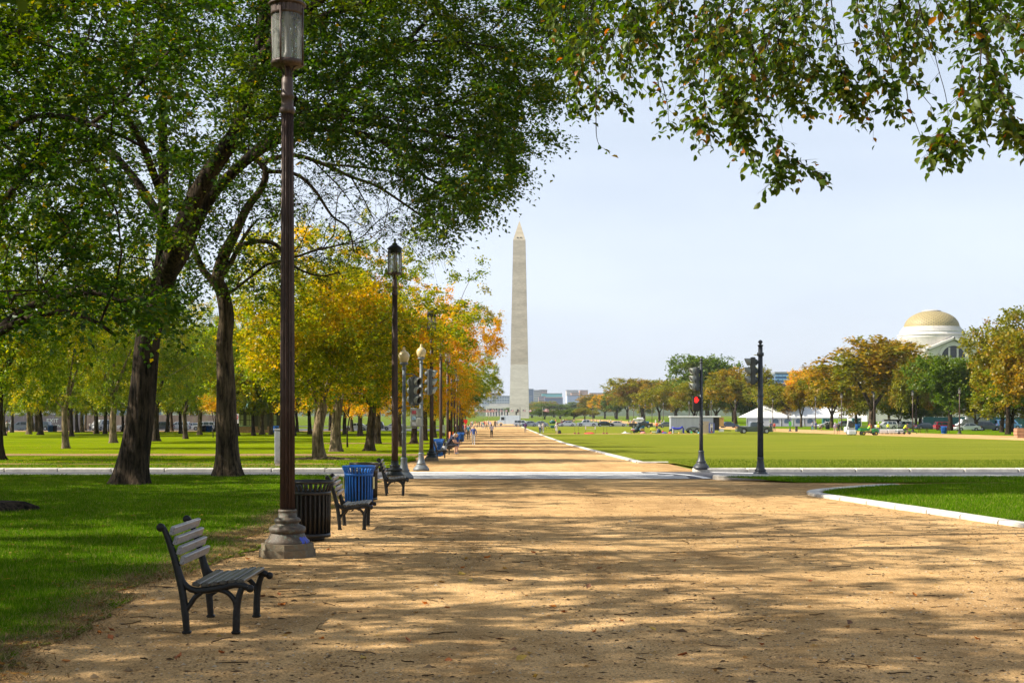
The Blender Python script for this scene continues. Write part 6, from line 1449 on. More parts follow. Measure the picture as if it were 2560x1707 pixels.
mb = MB(); mb.box((24*mpx, .02, zz(1043, g.y)), (.20, .2, .60), bev=.02); o = mb.build('walk_signal', M['signal_case'], t1)
for k in (-1, 1): mb = MB(); mb.box((24*mpx + .18, -.0, zz(1043, g.y) + k*.15), (.16, .24, .26), bev=.02); mb.build('hood', M['signal_case'], o)
for k, (dz, c_) in enumerate(((.16, (.55, .10, .12)), (-.02, (.30, .45, .55)), (-.2, (.6, .6, .6)))): mb = MB(); mb.box((24*mpx + .02, -.086, zz(1043, g.y) + dz), (.13, .006, .11)); mb.build('sticker', plain('sticker%d' % k, c_, .5, var=.6, scale=22), o)
g = G(1053, 1176.5); t2 = thing('signal_post', 'grey post with cream globe across the street, far side of the crosswalk', 'traffic signal', tuple(g)); mpx = g.y / FPX
post(t2, 3.97, .068, M['signal_post'], True); head(t2, (21*mpx, 0, zz(955, g.y)), R(8), M['signal_case'], None, .98)
mb = MB(); mb.tube([(0,0,zz(923, g.y)), (12*mpx,0,zz(923, g.y)), (16*mpx,0,zz(926, g.y))], .02, 8); mb.build('arm', M['signal_post'], t2); arm(t2, (0,0,zz(985, g.y)), (16*mpx,0,zz(985, g.y)), M['cabinet'])
mb = MB(); mb.box((-.12, 0, zz(1040, g.y)), (.22, .2, .42), bev=.02); mb.build('control_box', M['signal_post'], t2)
g = G(1753, 1172.5, .1); t3 = thing('signal_post', 'dark post with a red hand walking signal on the far side of the street', 'traffic signal', tuple(g)); mpx = g.y / FPX
post(t3, zz(908, g.y) - .1, .062, M['signal_dark']); head(t3, (-13*mpx, 0, zz(954, g.y)), R(196), M['signal_case'], None, .86)
arm(t3, (0,0,zz(924, g.y)), (-8*mpx,0,zz(924, g.y)), M['signal_case']); arm(t3, (0,0,zz(994, g.y)), (-10*mpx,0,zz(994, g.y)), M['signal_dark'])
mb = MB(); mb.box((-13*mpx, .02, zz(1016, g.y)), (17*mpx, .22, 36*mpx), bev=.02); o = mb.build('walk_signal', M['lens_dark'], t3)
mb = MB(); mb.box((-13*mpx, -.1, zz(998, g.y)), (17*mpx, .2, .02)); mb.build('hood', M['signal_dark'], o)
hd_m = MB(); cx, cz, s = -13*mpx, zz(1006.5, g.y), 17*mpx*.95                   # raised hand
palm = [(-.22, -.42), (.10, -.42), (.24, -.2), (.42, .05), (.36, .12), (.22, -.0), (.20, .40), (.12, .41), (.10, .06), (.08, .50), (-.01, .50), (-.02, .06), (-.06, .46), (-.15, .45), (-.14, .04), (-.19, .34), (-.27, .33), (-.27, -.15)]
hd_m.prism([(cx + x*s, cz + z*s) for x, z in palm], -.118, -.104); hd_m.build('red_hand', M['hand_red'], o)
g = G(1901, 1196, .0); t4 = thing('signal_post', 'tallest dark post at right, its signal head turned to the left, on the near kerb', 'traffic signal', tuple(g)); mpx = g.y / FPX
post(t4, zz(866, g.y), .085, M['signal_dark']); head(t4, (-19*mpx, 0, zz(927, g.y)), R(178), M['signal_case'], None, .88)
arm(t4, (0,0,zz(887, g.y)), (-16*mpx,0,zz(887, g.y)), M['label_cream']); mb = MB(); mb.lathe([(.10, 0), (.11, .02), (.11, .09), (.10, .11)], 20, (0, 0, zz(890, g.y))); mb.build('clamp', M['signal_dark'], t4)
# street furniture on the left
g = G(699, 1172, .1); t = thing('utility_cabinet', 'narrow pale grey utility cabinet standing on the verge across the street', 'cabinet', (XD(699, 53), 53, zg(53) + .08))
mb = MB(); mb.box((0, 0, .78), (.34, .34, 1.30), bev=.012); mb.build('case', M['cabinet'], t); mb = MB(); mb.box((0, 0, 1.45), (.40, .40, .05), bev=.01); mb.build('lid', M['cabinet'], t); mb = MB(); mb.box((0, 0, .07), (.30, .30, .14)); mb.build('foot', M['concrete'], t)
mb = MB(); mb.box((0, -.18, .8), (.26, .02, 1.1), bev=.004); mb.build('door', M['cabinet'], t)
t = thing('road_sign', 'small white no parking sign with red ring behind the twisted trunk', 'sign', (XD(590, 80), 80, zg(80)))
mb = MB(); mb.tube([(0,0,0), (0,0,2.3)], .03, 8); mb.build('post', M['dark_iron'], t); zc_ = zz(1046, 80); mb = MB(); mb.box((0, -.04, zc_), (.34, .01, .56)); mb.build('plate', plain('sign_white', (.7, .68, .68), .5), t)
red_ = plain('sign_red', (.6, .03, .03), .5); mb = MB(); mb.lathe([(.105, 0), (.14, 0), (.14, .006), (.105, .006), (.105, 0)], 24, cap=False); mb.v = [(x, -.048 - z, y + zc_ + .08) for x, y, z in mb.v]; mb.build('ring', red_, t)
mb = MB(); mb.box((0, -.052, zc_ + .08), (.24, .006, .03), rot=Matrix.Rotation(R(40), 4, 'Y')); mb.build('bar', red_, t); text('P', .2, (0, -.048, zc_ + .01), M['liner'], t, 0, .001); text('NO', .08, (0, -.048, zc_ - .2), red_, t, 0, .001)
# ------------------------------------------------------------------ vehicles
M['tyre'] = plain('tyre', (.018, .018, .02), .8); M['rim'] = plain('wheel_rim', (.40, .41, .43), .35, .6); M['glass_car'] = plain('car_glass', (.03, .045, .05), .08, 0, spec=.8)
M['red_light'] = plain('tail_light', (.55, .02, .02), .3); M['white_light'] = plain('head_light', (.7, .7, .66), .2); M['amber_light'] = plain('amber_light', (.75, .22, .03), .3); M['bumper'] = plain('bumper', (.05, .05, .055), .6)
paints = {}
def paint(col):
    if col not in paints: paints[col] = plain('car_paint', col, .25, .1, var=.03, scale=1, coat=.6)
    return paints[col]
SPEC = {
 'sedan': dict(L=4.7, W=1.8, lower=[(-2.35,.35),(-2.33,.72),(-2.15,.92),(-1.55,.98),(1.15,.92),(2.05,.80),(2.33,.62),(2.35,.35)], top=[(-1.75,.95),(-1.05,1.40),(-.4,1.46),(.35,1.40),(1.15,.94)], belt=.93, wheels=(-1.42, 1.42), r=.32),
 'suv': dict(L=4.7, W=1.85, lower=[(-2.35,.4),(-2.35,.95),(-2.25,1.06),(1.05,1.05),(2.1,.95),(2.33,.75),(2.35,.4)], top=[(-2.28,1.05),(-2.05,1.66),(-1.5,1.72),(.1,1.70),(.45,1.62),(1.15,1.05)], belt=1.05, wheels=(-1.45, 1.42), r=.36),
 'van': dict(L=5.3, W=2.0, lower=[(-2.65,.4),(-2.65,1.15),(1.6,1.15),(2.3,1.05),(2.63,.8),(2.65,.4)], top=[(-2.64,1.15),(-2.58,2.0),(-2.3,2.08),(1.0,2.06),(1.3,1.95),(2.0,1.15)], belt=1.15, wheels=(-1.7, 1.75), r=.36),
 'pickup': dict(L=5.7, W=1.95, lower=[(-2.85,.5),(-2.85,1.12),(1.3,1.12),(2.55,1.05),(2.82,.9),(2.85,.5)], top=[(-.75,1.12),(-.62,1.75),(-.4,1.84),(.75,1.82),(1.05,1.74),(1.55,1.12)], belt=1.12, wheels=(-1.75, 1.85), r=.40),
}
CACHE = {}
def car_meshes(kind):
    if kind in CACHE: return CACHE[kind]
    s = SPEC[kind]; W = s['W']/2; top = s['top']; zt = max(z for x, z in top); belt = s['belt']
    def yw(z): return W if z <= belt else W - (z - belt) / (zt - belt) * .17
    b = MB(); wl = s['wheels']; rr = s['r']
    # underside with wheel arches cut into the outline
    bot = [];
    for wx in wl: bot += [(wx - rr*1.22, .26)] + [(wx + rr*1.22*math.cos(t), rr + rr*1.22*math.sin(t) - .02) for t in np.linspace(math.pi, 0, 9)] + [(wx + rr*1.22, .26)]
    low = s['lower']; outline = [low[0]] + [(low[0][0], .26)] + bot + [(low[-1][0], .26)] + low[::-1]
    outline = outline[:-1]
    n = len(outline); vs = []
    for yy, ins in ((-W, 0), (W, 0)):
        vs += [(x * .995, yy * (1 if z > .5 else .97), z) for x, z in outline]
    bm = bmesh.new(); a = [bm.verts.new(v) for v in vs[:n]]; c_ = [bm.verts.new(v) for v in vs[n:]]
    try:
        bm.faces.new(a); bm.faces.new(c_[::-1])
    except Exception: pass
    for i in range(n): bm.faces.new((a[i], a[(i+1) % n], c_[(i+1) % n], c_[i]))
    bmesh.ops.triangulate(bm, faces=[f for f in bm.faces if len(f.verts) > 4]); bmesh.ops.recalc_face_normals(bm, faces=bm.faces[:])
    tv = [[bm.verts.new((x, sg * (yw(z) - .02), z)) for x, z in top] for sg in (-1, 1)]; m = len(top)
    bm.faces.new(tv[0]); bm.faces.new(tv[1][::-1])
    for i in range(m - 1): bm.faces.new((tv[0][i], tv[1][i], tv[1][i+1], tv[0][i+1]))
    bmesh.ops.recalc_face_normals(bm, faces=bm.faces[:])
    body = bpy.data.meshes.new('body'); bm.to_mesh(body); bm.free()
    # glazing
    def ring(scale, up):
        cx = sum(x for x, z in top)/m; return [(cx + (x-cx)*scale, belt + .03 + (z - belt)*up) for x, z in top]
    gs = []
    rg = ring(.86, .84); x0, x1 = rg[0][0], rg[-1][0]; splits = {'sedan': (-.15,), 'suv': (-1.15, .0), 'van': (-1.4, .0), 'pickup': (.30,)}[kind]
    cuts = [x0] + list(splits) + [x1]
    def zat(x): return float(np.interp(x, [p[0] for p in rg], [p[1] for p in rg]))
    for sg in (-1, 1):
        for a_, b_ in zip(cuts, cuts[1:]):
            if kind == 'van' and sg and a_ < -1.5 and False: continue
            xs = sorted(set([a_ + .05, b_ - .05] + [p[0] for p in rg if a_ + .05 < p[0] < b_ - .05])); g_ = MB(); up = [(x, sg*(yw(zat(x)) + .0), zat(x)) for x in xs]; dn = [(x, sg*(yw(belt+.03) + .0), belt + .03) for x in xs]
            k = len(xs); g_.add(up + dn, [(i, i+1, k+i+1, k+i) for i in range(k-1)]); gs.append(g_.mesh('side_window'))
    def slant(p, q, nm):
        g_ = MB(); d = Vector((q[0]-p[0], q[1]-p[1])); nn = Vector((-d.y, d.x)).normalized() * .015; 
        if nn.y < 0: nn = -nn
        P = [(p[0] + d.x*t + nn.x, (yw(p[1] + d.y*t) - .12), p[1] + d.y*t + nn.y) for t in (.1, .92)]
        g_.add([(P[0][0], -P[0][1], P[0][2]), (P[0][0], P[0][1], P[0][2]), (P[1][0], P[1][1], P[1][2]), (P[1][0], -P[1][1], P[1][2])], [(0,1,2,3)]); return g_.mesh(nm)
    gs.append(slant(top[0], top[1], 'rear_window')); gs.append(slant(top[-1], top[-3] if kind != 'sedan' else top[-2], 'windscreen'))
    for g_ in gs: g_.materials.append(M['glass_car'])
    w = MB(); w.lathe([(rr*.6, -.1), (rr*.96, -.1), (rr, -.07), (rr, .07), (rr*.96, .1), (rr*.6, .1)], 20, cap=False); w.v = [(x, z, y) for x, y, z in w.v]; tyre = w.mesh('wheel'); tyre.materials.append(M['tyre'])
    w = MB(); w.lathe([(rr*.62, -.085), (rr*.5, -.06), (.05, -.09)], 16); w.lathe([(rr*.62, .085), (rr*.5, .06), (.05, .09)], 16); w.v = [(x, z, y) for x, y, z in w.v]; rim = w.mesh('rim'); rim.materials.append(M['rim'])
    tl = MB().box((0,0,0), (.08, .26, .18), bev=.02).mesh('tail_light'); tl.materials.append(M['red_light']); hl = MB().box((0,0,0), (.10, .34, .15), bev=.02).mesh('headlight'); hl.materials.append(M['white_light'])
    bp = MB().box((0,0,0), (.12, W*1.9, .16), bev=.03).mesh('bumper'); bp.materials.append(M['bumper'])
    CACHE[kind] = (body, gs, tyre, rim, tl, hl, bp, s); return CACHE[kind]
def car(kind, loc, rot, col, label, name=None, group='vehicles parked along the far streets', cat=None, scale=1):
    body, gs, tyre, rim, tl, hl, bp, s = car_meshes(kind); t = thing(name or {'sedan':'parked_car', 'suv':'parked_car', 'van':'van', 'pickup':'pickup_truck'}[kind], label, cat or {'sedan':'car', 'suv':'car', 'van':'van', 'pickup':'pickup truck'}[kind], tuple(loc), rot, group); t.scale = (scale,)*3
    if not body.materials: body.materials.append(paint(col))
    o = link('body', body, None, t); o.material_slots[0].link = 'OBJECT'; o.material_slots[0].material = paint(col)
    for g_ in gs: link(g_.name.split('.')[0], g_, None, t)
    W = s['W']/2
    for wx in s['wheels']:
        for sg in (-1, 1):
            w = link('wheel', tyre, None, t, (wx, sg*(W - .10), s['r'])); link('rim', rim, None, w)
    zl = s['belt'] - .17
    for sg in (-1, 1):
        link('tail_light', tl, None, t, (-s['L']/2 + .0, sg*(W - .17), zl)); link('headlight', hl, None, t, (s['L']/2 - .06, sg*(W - .22), zl - .08))
    for xx in (-s['L']/2, s['L']/2 - .02): link('bumper', bp, None, t, (xx, 0, .42))
    return t
def at(px, Y, up=0): return Vector((XD(px, Y), Y, zg(Y) + up))
SILV, WHT, BLK, GRY, BLU, RED = (.42, .44, .48), (.72, .72, .72), (.02, .02, .022), (.12, .13, .14), (.06, .12, .26), (.32, .02, .03)
# row of cars on the far street (y about 1065 px)
car('sedan', at(1322, 378, .04), R(190), SILV, 'silver sedan half hidden behind the small white van', cat='car')
car('sedan', at(1349, 372, .04), R(182), (.36, .40, .47), 'pale silver blue sedan behind the couple in white')
car('suv', at(1412, 384, .04), R(180), (.20, .02, .02), 'dark red car behind the white sedan')
car('sedan', at(1418, 370, .04), R(180), (.60, .62, .66), 'white silver sedan behind the man with the backpack')
car('pickup', at(1468, 372, .04), R(180), (.58, .62, .66), 'pale silver pickup truck in the row on the far street')
car('sedan', at(1513, 372, .04), R(0), BLK, 'black sedan with red tail light next to the pale pickup')
car('sedan', at(1545, 374, .04), R(0), (.62, .58, .54), 'cream white sedan at the right end of the far street row')
car('pickup', at(1602, 330, .0), R(0), (.04, .04, .05), 'black pickup behind the blue sports gear trolley')
car('sedan', at(1670, 330, .0), R(0), GRY, 'dark grey sedan half hidden by the trailer front')
car('sedan', at(1822, 330, .0), R(10), BLU, 'blue sedan seen between trailer and pickup')
# small white van and step van
car('van', at(1303, 385, .04), R(0), WHT, 'small white van with ladder rack parked at the end of the walk').scale = (.8, .85, .8)
sv = thing('step_van', 'pale white delivery van with boxy body parked across the far end of the walk', 'van', tuple(at(1272, 392, .04)), R(180), 'vehicles parked along the far streets')
mb = MB(); mb.prism([(-3.4, .55), (-3.4, 3.0), (2.1, 3.0), (2.45, 2.75), (2.6, 1.7), (3.4, 1.45), (3.5, 1.1), (3.5, .55), (2.75, .5), (2.65, .85), (2.25, .95), (1.85, .85), (1.75, .5), (-1.6, .5), (-1.7, .85), (-2.1, .95), (-2.5, .85), (-2.6, .5)], -1.1, 1.1); mb.build('body', plain('van_white', (.80, .86, .85), .4, var=.05, scale=.5), sv)
for sg in (-1, 1):
    mb = MB(); mb.box((1.75, sg*1.105, 2.1), (.9, .03, .85)); mb.build('side_window', M['glass_car'], sv); mb = MB(); mb.box((1.1, sg*1.105, 1.7), (.05, .03, 2.1)); mb.build('door_rail', M['bumper'], sv)
mb = MB(); mb.add([(2.5, -.95, 2.66), (2.5, .95, 2.66), (2.63, .95, 1.75), (2.63, -.95, 1.75)], [(0,1,2,3)]); mb.build('windscreen', M['glass_car'], sv)
for wx in (2.25, -2.1):
    for sg in (-1, 1): w = link('wheel', CACHE['van'][2], None, sv, (wx, sg*.98, .40)); link('rim', CACHE['van'][3], None, w)
mb = MB(); mb.box((3.55, 0, .6), (.12, 2.1, .25)); mb.build('bumper', M['bumper'], sv)
# trailer and green pickup on the lawn edge
dT = 222; tr = thing('cargo_trailer', 'long grey enclosed trailer with pale roof and open plywood door', 'trailer', tuple(at(1742, dT)), R(0))
wT = 128 / FPX * dT; hT = 40 / FPX * dT; pxm = dT / FPX
mb = MB(); mb.box((-.9, 0, hT*.5 + .28), (wT*.83, 2.1, hT - .40), bev=.04); mb.build('body', plain('trailer_grey', (.33, .35, .39), .45, .2, var=.12, scale=1.2, stretch=(3, 1, .3)), tr)
mb = MB(); mb.box((-.35, 0, hT + .06), (wT, 2.2, .22), bev=.07); mb.build('roof', M['canvas_wall'], tr)
mb = MB(); mb.box((3.1, -.2, hT*.5 + .25), (.75, 1.7, hT - .45)); mb.build('doorway', M['liner'], tr)
mb = MB(); mb.box((3.82, -1.0, hT*.5 + .55), (.85, .06, hT*.55)); mb.build('open_door', plain('plywood', (.55, .30, .10), .6, var=.1), tr); mb = MB(); mb.box((3.82, -1.0, .5), (.85, .06, .5)); mb.build('lower_door', M['canvas_wall'], tr)
for wx in (-1.0, .05):
    for sg in (-1, 1): w = link('wheel', CACHE['van'][2], None, tr, (wx - .2, sg*1.04, .38)); link('rim', CACHE['van'][3], None, w)
mb = MB(); P = [(-.7 + 1.25*math.cos(t), .42 + .62*math.sin(t)) for t in np.linspace(0, math.pi, 11)] + [(-.7 + 1.13*math.cos(t), .42 + .52*math.sin(t)) for t in np.linspace(math.pi, 0, 11)]; mb.prism(P, -1.2, -1.0); mb.build('mudguard', M['bumper'], tr)
mb = MB(); mb.tube([(4.1, 0, .45), (5.6, 0, .42)], .06, 8); mb.build('tow_bar', M['bumper'], tr)
car('pickup', at(1885, 219), R(0), (.065, .085, .085), 'dark green grey pickup truck hitched to the trailer')
# poster board by trailer, plywood sheet
t = thing('plywood_board', 'tan plywood board leaning beside the trailer door', 'board', tuple(at(1765, 220.4))); mb = MB(); mb.box((0, 0, .98), (1.1, .05, 1.96)); mb.build('sheet', plain('ply_tan', (.42, .33, .24), .7), t)
t = thing('poster', 'upright colourful picture panel with dark blue ground beside the trailer', 'poster', tuple(at(1779, 219.8))); mb = MB(); mb.box((0, 0, .83), (.95, .05, 1.66)); mb.build('panel', plain('poster_ground', (.10, .12, .32), .5, var=.4, scale=2), t)
for z, w, h, c_ in ((.95, .42, 1.2, (.62, .55, .52)), (.55, .22, .8, (.55, .12, .12)), (1.42, .18, .2, (.45, .28, .18))): mb = MB(); mb.box((0, -.035, z), (w, .012, h), bev=.005); mb.build('motif', plain('poster_tone', c_, .5, var=.3, scale=5), t)
# goods laid out on the lawn
def cloth_heap(name, label, px, Y, w, h, col, cat='bag', grp=None):
    rs_ = random.Random(int(px*7)); mb = MB(); mb.lathe([(w/2, 0), (w/2*1.03, h*.3), (w/2*.8, h*.75), (w/2*.35, h), (.01, h*1.02)], 12, mod=lambda a, z: 1 + .12*math.sin(a*3 + px) + .06*math.sin(a*5)); o = mb.build(name, plain(name + '_cloth', col, .75, var=.2, scale=6)); o.location = at(px, Y); tag(o, label, cat, grp); return o
def crate(name, label, px, Y, w, h, col, legs=True, cat='table', lid=None):
    t = thing(name, label, cat, tuple(at(px, Y))); mb = MB(); mb.box((0, 0, h - .06), (w, w*.6, .12), bev=.02); mb.build('top', plain(name + '_top', col, .6), t)
    for sx_ in (-1, 1):
        for sy_ in (-1, 1): mb = MB(); mb.box((sx_*w*.43, sy_*w*.25, (h-.12)/2), (.05, .05, h-.12)); mb.build('leg', M['bumper'], t)
    if lid: mb = MB(); mb.box((0, 0, h + .1), (w*.8, w*.45, .2), bev=.04); mb.build('load', plain(name + '_load', lid, .6), t)
    return t
GG = 'goods laid out on the lawn left of the trailer'
crate('folding_table', 'dark stool with red and white load in the goods left of the trailer', 1582, 221, 1.1*.6, .55, (.35, .05, .05), lid=(.6, .5, .48)); crate('folding_table', 'table with yellow top in the goods left of the trailer', 1606, 222, .7, .6, (.65, .38, .03), lid=(.2, .15, .06))
crate('folding_table', 'table with lime and yellow load by the chequered post', 1632, 222, .9, .62, (.7, .62, .05), lid=(.62, .70, .05)); crate('folding_table', 'low dark box with white trim among the goods', 1636, 219, .8, .3, (.7, .68, .6)); crate('folding_table', 'navy box right of the goods, next to the blue bunting', 1679, 221, .85, .5, (.03, .04, .14), lid=(.03, .04, .16))
for px, w, h, col, lb in [(1608, .9, .28, (.65, .20, .18), 'salmon red cloth heap below the yellow table'), (1647, .7, .75, (.02, .03, .07), 'dark rounded bag in the middle of the goods'), (1643, .5, .25, (.10, .38, .62), 'light blue bag among the goods'), (1651, .5, .18, (.66, .48, .25), 'tan cloth bundle among the goods'), (1661, .9, .22, (.05, .06, .40), 'blue and white cloth heap among the goods'), (1657, .4, .45, (.55, .03, .05), 'small red bag among the goods'), (1675, .5, .25, (.70, .06, .06), 'bright red bundle before the navy box'), (1698, .4, .2, (.66, .42, .04), 'ochre bundle under the blue bunting'), (1628, .25, .2, (.72, .28, .04), 'orange cone shaped bundle among the goods'), (1747, .35, .2, (.05, .40, .60), 'small blue bag under the trailer wheels'), (1729, .3, .3, (.02, .45, .12), 'small green bag between the trailer wheels'), (1565, 1.5, .12, (.50, .48, .50), 'flat grey pallet of goods at the left end of the spread'), (1563, .5, .32, (.58, .56, .55), 'white box standing on the flat grey pallet'), (1475, 1.6, .24, (.75, .03, .04), 'bright red cloth heap lying under the white frame on the lawn')]:
    cloth_heap('cloth_bundle', lb, px, 219 if px > 1500 else 212, w, h, col, 'bundle', GG)
t = thing('bunting_stand', 'white bench hung with royal blue cloth in front of the trailer', 'stand', tuple(at(1694, 219.5))); bl = plain('royal_blue', (.02, .03, .42), .6)
for x in (-.75, .75): mb = MB(); mb.box((x, 0, .55), (.14, .3, 1.1), bev=.02); mb.build('leg', M['canvas_wall'], t)
for z in (.25, .5): mb = MB(); mb.box((0, 0, z), (1.5, .25, .08)); mb.build('plank', M['canvas_wall'], t)
mb = MB(); mb.tube([(-.95, -.2, 1.0), (-.6, -.22, .82), (0, -.22, .74), (.5, -.22, .85), (.8, -.2, 1.12)], [.10, .15, .16, .15, .12], 10); mb.build('drape', bl, t); mb = MB(); mb.prism([(.75, 1.0), (.95, .9), (1.1, 0), (.85, 0)], -.2, -.08); mb.build('drape', bl, t)
# gear trolley
t = thing('gear_trolley', 'tall trolley heaped with dark blue sports gear under a small canopy', 'trolley', tuple(at(1597, 224)))
mb = MB(); mb.box((0, 0, 2.25), (1.7, 1.3, .16), bev=.04); mb.build('canopy', M['canvas_wall'], t); mb = MB(); mb.prism([(-.95, 2.1), (-.3, 2.12), (0, 1.95), (.3, 2.12), (.85, 2.1), (.3, 1.75), (-.4, 1.75)], -.66, -.6); mb.build('valance', M['canvas_wall'], t)
mb = MB(); mb.box((.2, .1, 2.45), (1.0, .7, .2), bev=.06); mb.build('roof_load', M['cabin_white'], t)
for x in (-.75, .75): mb = MB(); mb.box((x, 0, 1.2), (.09, .09, 2.1)); mb.build('post', M['bumper'], t)
for x, z, w, c_ in ((-.4, .55, .9, (.02, .05, .06)), (.45, .6, 1.0, (.02, .09, .12)), (0, 1.2, .8, (.03, .05, .06)), (.7, 1.0, .5, (.01, .15, .24)), (-.8, .7, .5, (.03, .03, .03))): mb = MB(); mb.ball((x, 0, z), w/2, 10, sz=1.05); mb.build('gear_bag', plain('gear', c_, .7, var=.4, scale=5), t)
for x in (-.8, .5): mb = MB(); mb.lathe([(.05, -.05), (.25, -.05), (.25, .05), (.05, .05)], 14); mb.v = [(q[0] + x, q[2] - .5, q[1] + .25) for q in mb.v]; mb.build('wheel', M['tyre'], t)
# frames and weighted poles of a lawn game
def weight_pole(px, lb):
    t = thing('weighted_pole', lb, 'pole', tuple(at(px, 212)), 0, 'weighted poles on the lawn'); mb = MB(); mb.tube([(0,0,0), (0,0,1.25)], .02, 6); mb.build('rod', M['crumb'], t); mb = MB(); mb.lathe([(.16, 0), (.16, .2), (.12, .22)], 12); mb.build('weight', M['dark_red'], t)
for px, lb in [(1437, 'leftmost weighted pole on the lawn'), (1446, 'weighted pole just left of the white frame'), (1509, 'weighted pole just right of the white frame'), (1517, 'rightmost weighted pole on the lawn')]: weight_pole(px, lb)
t = thing('game_frame', 'thin frame with two white blocks standing on the lawn over red cloth', 'frame', tuple(at(1476, 213))); L = 25 / FPX * 213
for x in (-L/2, L/2): mb = MB(); mb.tube([(x, 0, 0), (x, 0, 1.3)], .02, 6); mb.build('leg', M['bumper'], t); mb = MB(); mb.box((x*.96, 0, .95), (.14, .14, .5)); mb.build('block', M['canvas_wall'], t)
for z in (1.3, .7): mb = MB(); mb.tube([(-L/2, 0, z), (L/2, 0, z)], .02, 6); mb.build('rail', M['canvas_wall'], t)
# buggy stands by the group on the left of the lawn
t = thing('pedicab', 'dark green pedicab with folded hood behind the group at the lawn corner', 'pedicab', tuple(at(1383, 262)))
gd = plain('deep_green', (.01, .08, .08), .5)
mb = MB(); mb.lathe([(.5, 0), (.62, .3), (.5, .55), (.2, .62)], 14); mb.v = [(x - .15, y, z + 1.35) for x, y, z in mb.v]; mb.build('hood', gd, t); mb = MB(); mb.box((0, 0, .75), (1.1, 1.0, .5), bev=.1); mb.build('seat', gd, t); mb = MB(); mb.tube([(-.5, 0, .4), (-1.2, 0, .55), (-1.7, 0, .9), (-1.85, 0, 1.2)], .035, 8); mb.tube([(-.6,0,.4), (-1.1,0,1.0), (-1.3,0,1.05)], .03, 6); mb.build('frame', M['bumper'], t)
for x in (-1.6, .1): mb = MB(); mb.lathe([(.30, -.02), (.34, -.02), (.34, .02), (.30, .02), (.30, -.02)], 18, cap=False); mb.v = [(q[0] + x, q[2] - .4, q[1] + .34) for q in mb.v]; mb.build('wheel', M['tyre'], t)
# work cart, loader, pallets, worktrailer
JG = plain('cart_green', (.02, .19, .04), .45, var=.1); YW = plain('wheel_yellow', (.65, .48, .04), .5)
dG = 196; s = dG / FPX; t = thing('work_cart', 'small green utility cart with yellow wheels on the edge of the lawn', 'utility cart', tuple(at(2171, dG)), 0)
mb = MB(); mb.box((-.65, 0, .82), (1.35, 1.3, .36), bev=.03); mb.build('cargo_bed', JG, t); mb = MB(); mb.prism([(.35, .38), (.35, .7), (.65, .95), (1.05, .98), (1.32, .78), (1.36, .4)], -.6, .6); mb.build('hood', JG, t)
mb = MB(); mb.box((.1, 0, .42), (2.2, 1.1, .16)); mb.build('chassis', M['bumper'], t); mb = MB(); mb.box((.1, 0, .72), (.45, 1.0, .35), bev=.05); mb.build('seat', M['label_cream'], t)
mb = MB(); mb.tube([(.62, .1, .95), (.45, .1, 1.15)], .02, 6); mb.build('steering_column', M['bumper'], t)
for x in (-.85, .95):
    for sg in (-1, 1):
        mb = MB(); mb.lathe([(.14, -.13), (.28, -.13), (.30, -.09), (.30, .09), (.28, .13), (.14, .13)], 18, cap=False); mb.v = [(a_, c_, b_) for a_, b_, c_ in mb.v]; w = mb.build('wheel', M['tyre'], t, (x, sg*.55, .30)); mb = MB(); mb.lathe([(.15, -.11), (.05, -.12), (.05, .12), (.15, .11)], 14); mb.v = [(a_, c_, b_) for a_, b_, c_ in mb.v]; mb.build('rim', YW, w)
t = thing('skid_loader', 'small white skid loader carrying a wrapped pallet by the marquee', 'loader', tuple(at(2126, 201)))
mb = MB(); mb.box((-.1, .2, .75), (1.3, 1.5, .8), bev=.1); mb.build('body', M['cabin_white'], t); mb = MB(); mb.box((.05, .0, 1.45), (.8, 1.1, .9), bev=.08); mb.build('cab', M['glass_car'], t); mb = MB(); mb.tube([(-.55, -.6, 2.6), (-.5, -.6, 1.9), (-.7, -.7, 1.0), (-.75, -.75, .4)], .09, 6); mb.build('lift_arm', M['cabin_white'], t)
for x in (-.45, .45): mb = MB(); mb.lathe([(.1, -.1), (.34, -.1), (.34, .1), (.1, .1)], 14); mb.v = [(q[0] + x, q[2] - .65, q[1] + .34) for q in mb.v]; mb.build('wheel', M['tyre'], t)
wrap = plain('plastic_wrap', (.66, .66, .68), .3, var=.12, scale=4, bump=.5, bscale=12)
def pallet(px, Y, w, lb):
    t = thing('wrapped_pallet', lb, 'pallet', tuple(at(px, Y)), 0, 'plastic wrapped pallets near the workers'); mb = MB(); mb.box((0, 0, .42), (w, 1.0, .62), bev=.08); mb.build('wrapped_load', wrap, t); mb = MB()
    for x in (-.4, 0, .4): mb.box((x*w, 0, .05), (.1, 1.0, .1))
    mb.build('pallet_base', M['crumb'], t)
pallet(2129, 196, 1.15, 'white wrapped pallet in front of the skid loader'); pallet(2206, 212, 1.4, 'white wrapped pallet right behind the green cart'); pallet(2229, 212, 1.4, 'second white wrapped pallet between two workers'); pallet(2250, 213, 1.1, 'white wrapped pallet next to the flat trailer'); pallet(2186, 215, 1.2, 'white wrapped pallet behind the cart driver')
t = thing('flat_trailer', 'low dark flat work trailer right of the wrapped pallets', 'trailer', tuple(at(2258, 208))); mb = MB(); mb.box((0, 0, .5), (2.2, 1.2, .1)); mb.build('deck', gd, t)
for x in (-.8, 0, .8): mb = MB(); mb.lathe([(.05, -.08), (.2, -.08), (.2, .08), (.05, .08)], 12); mb.v = [(q[0] + x, q[2] - .55, q[1] + .2) for q in mb.v]; mb.build('wheel', M['tyre'], t)
mb = MB(); mb.tube([(1.0, 0, .5), (1.9, 0, .35), (2.1, 0, .1)], .05, 6); mb.build('tow_bar', M['bumper'], t)
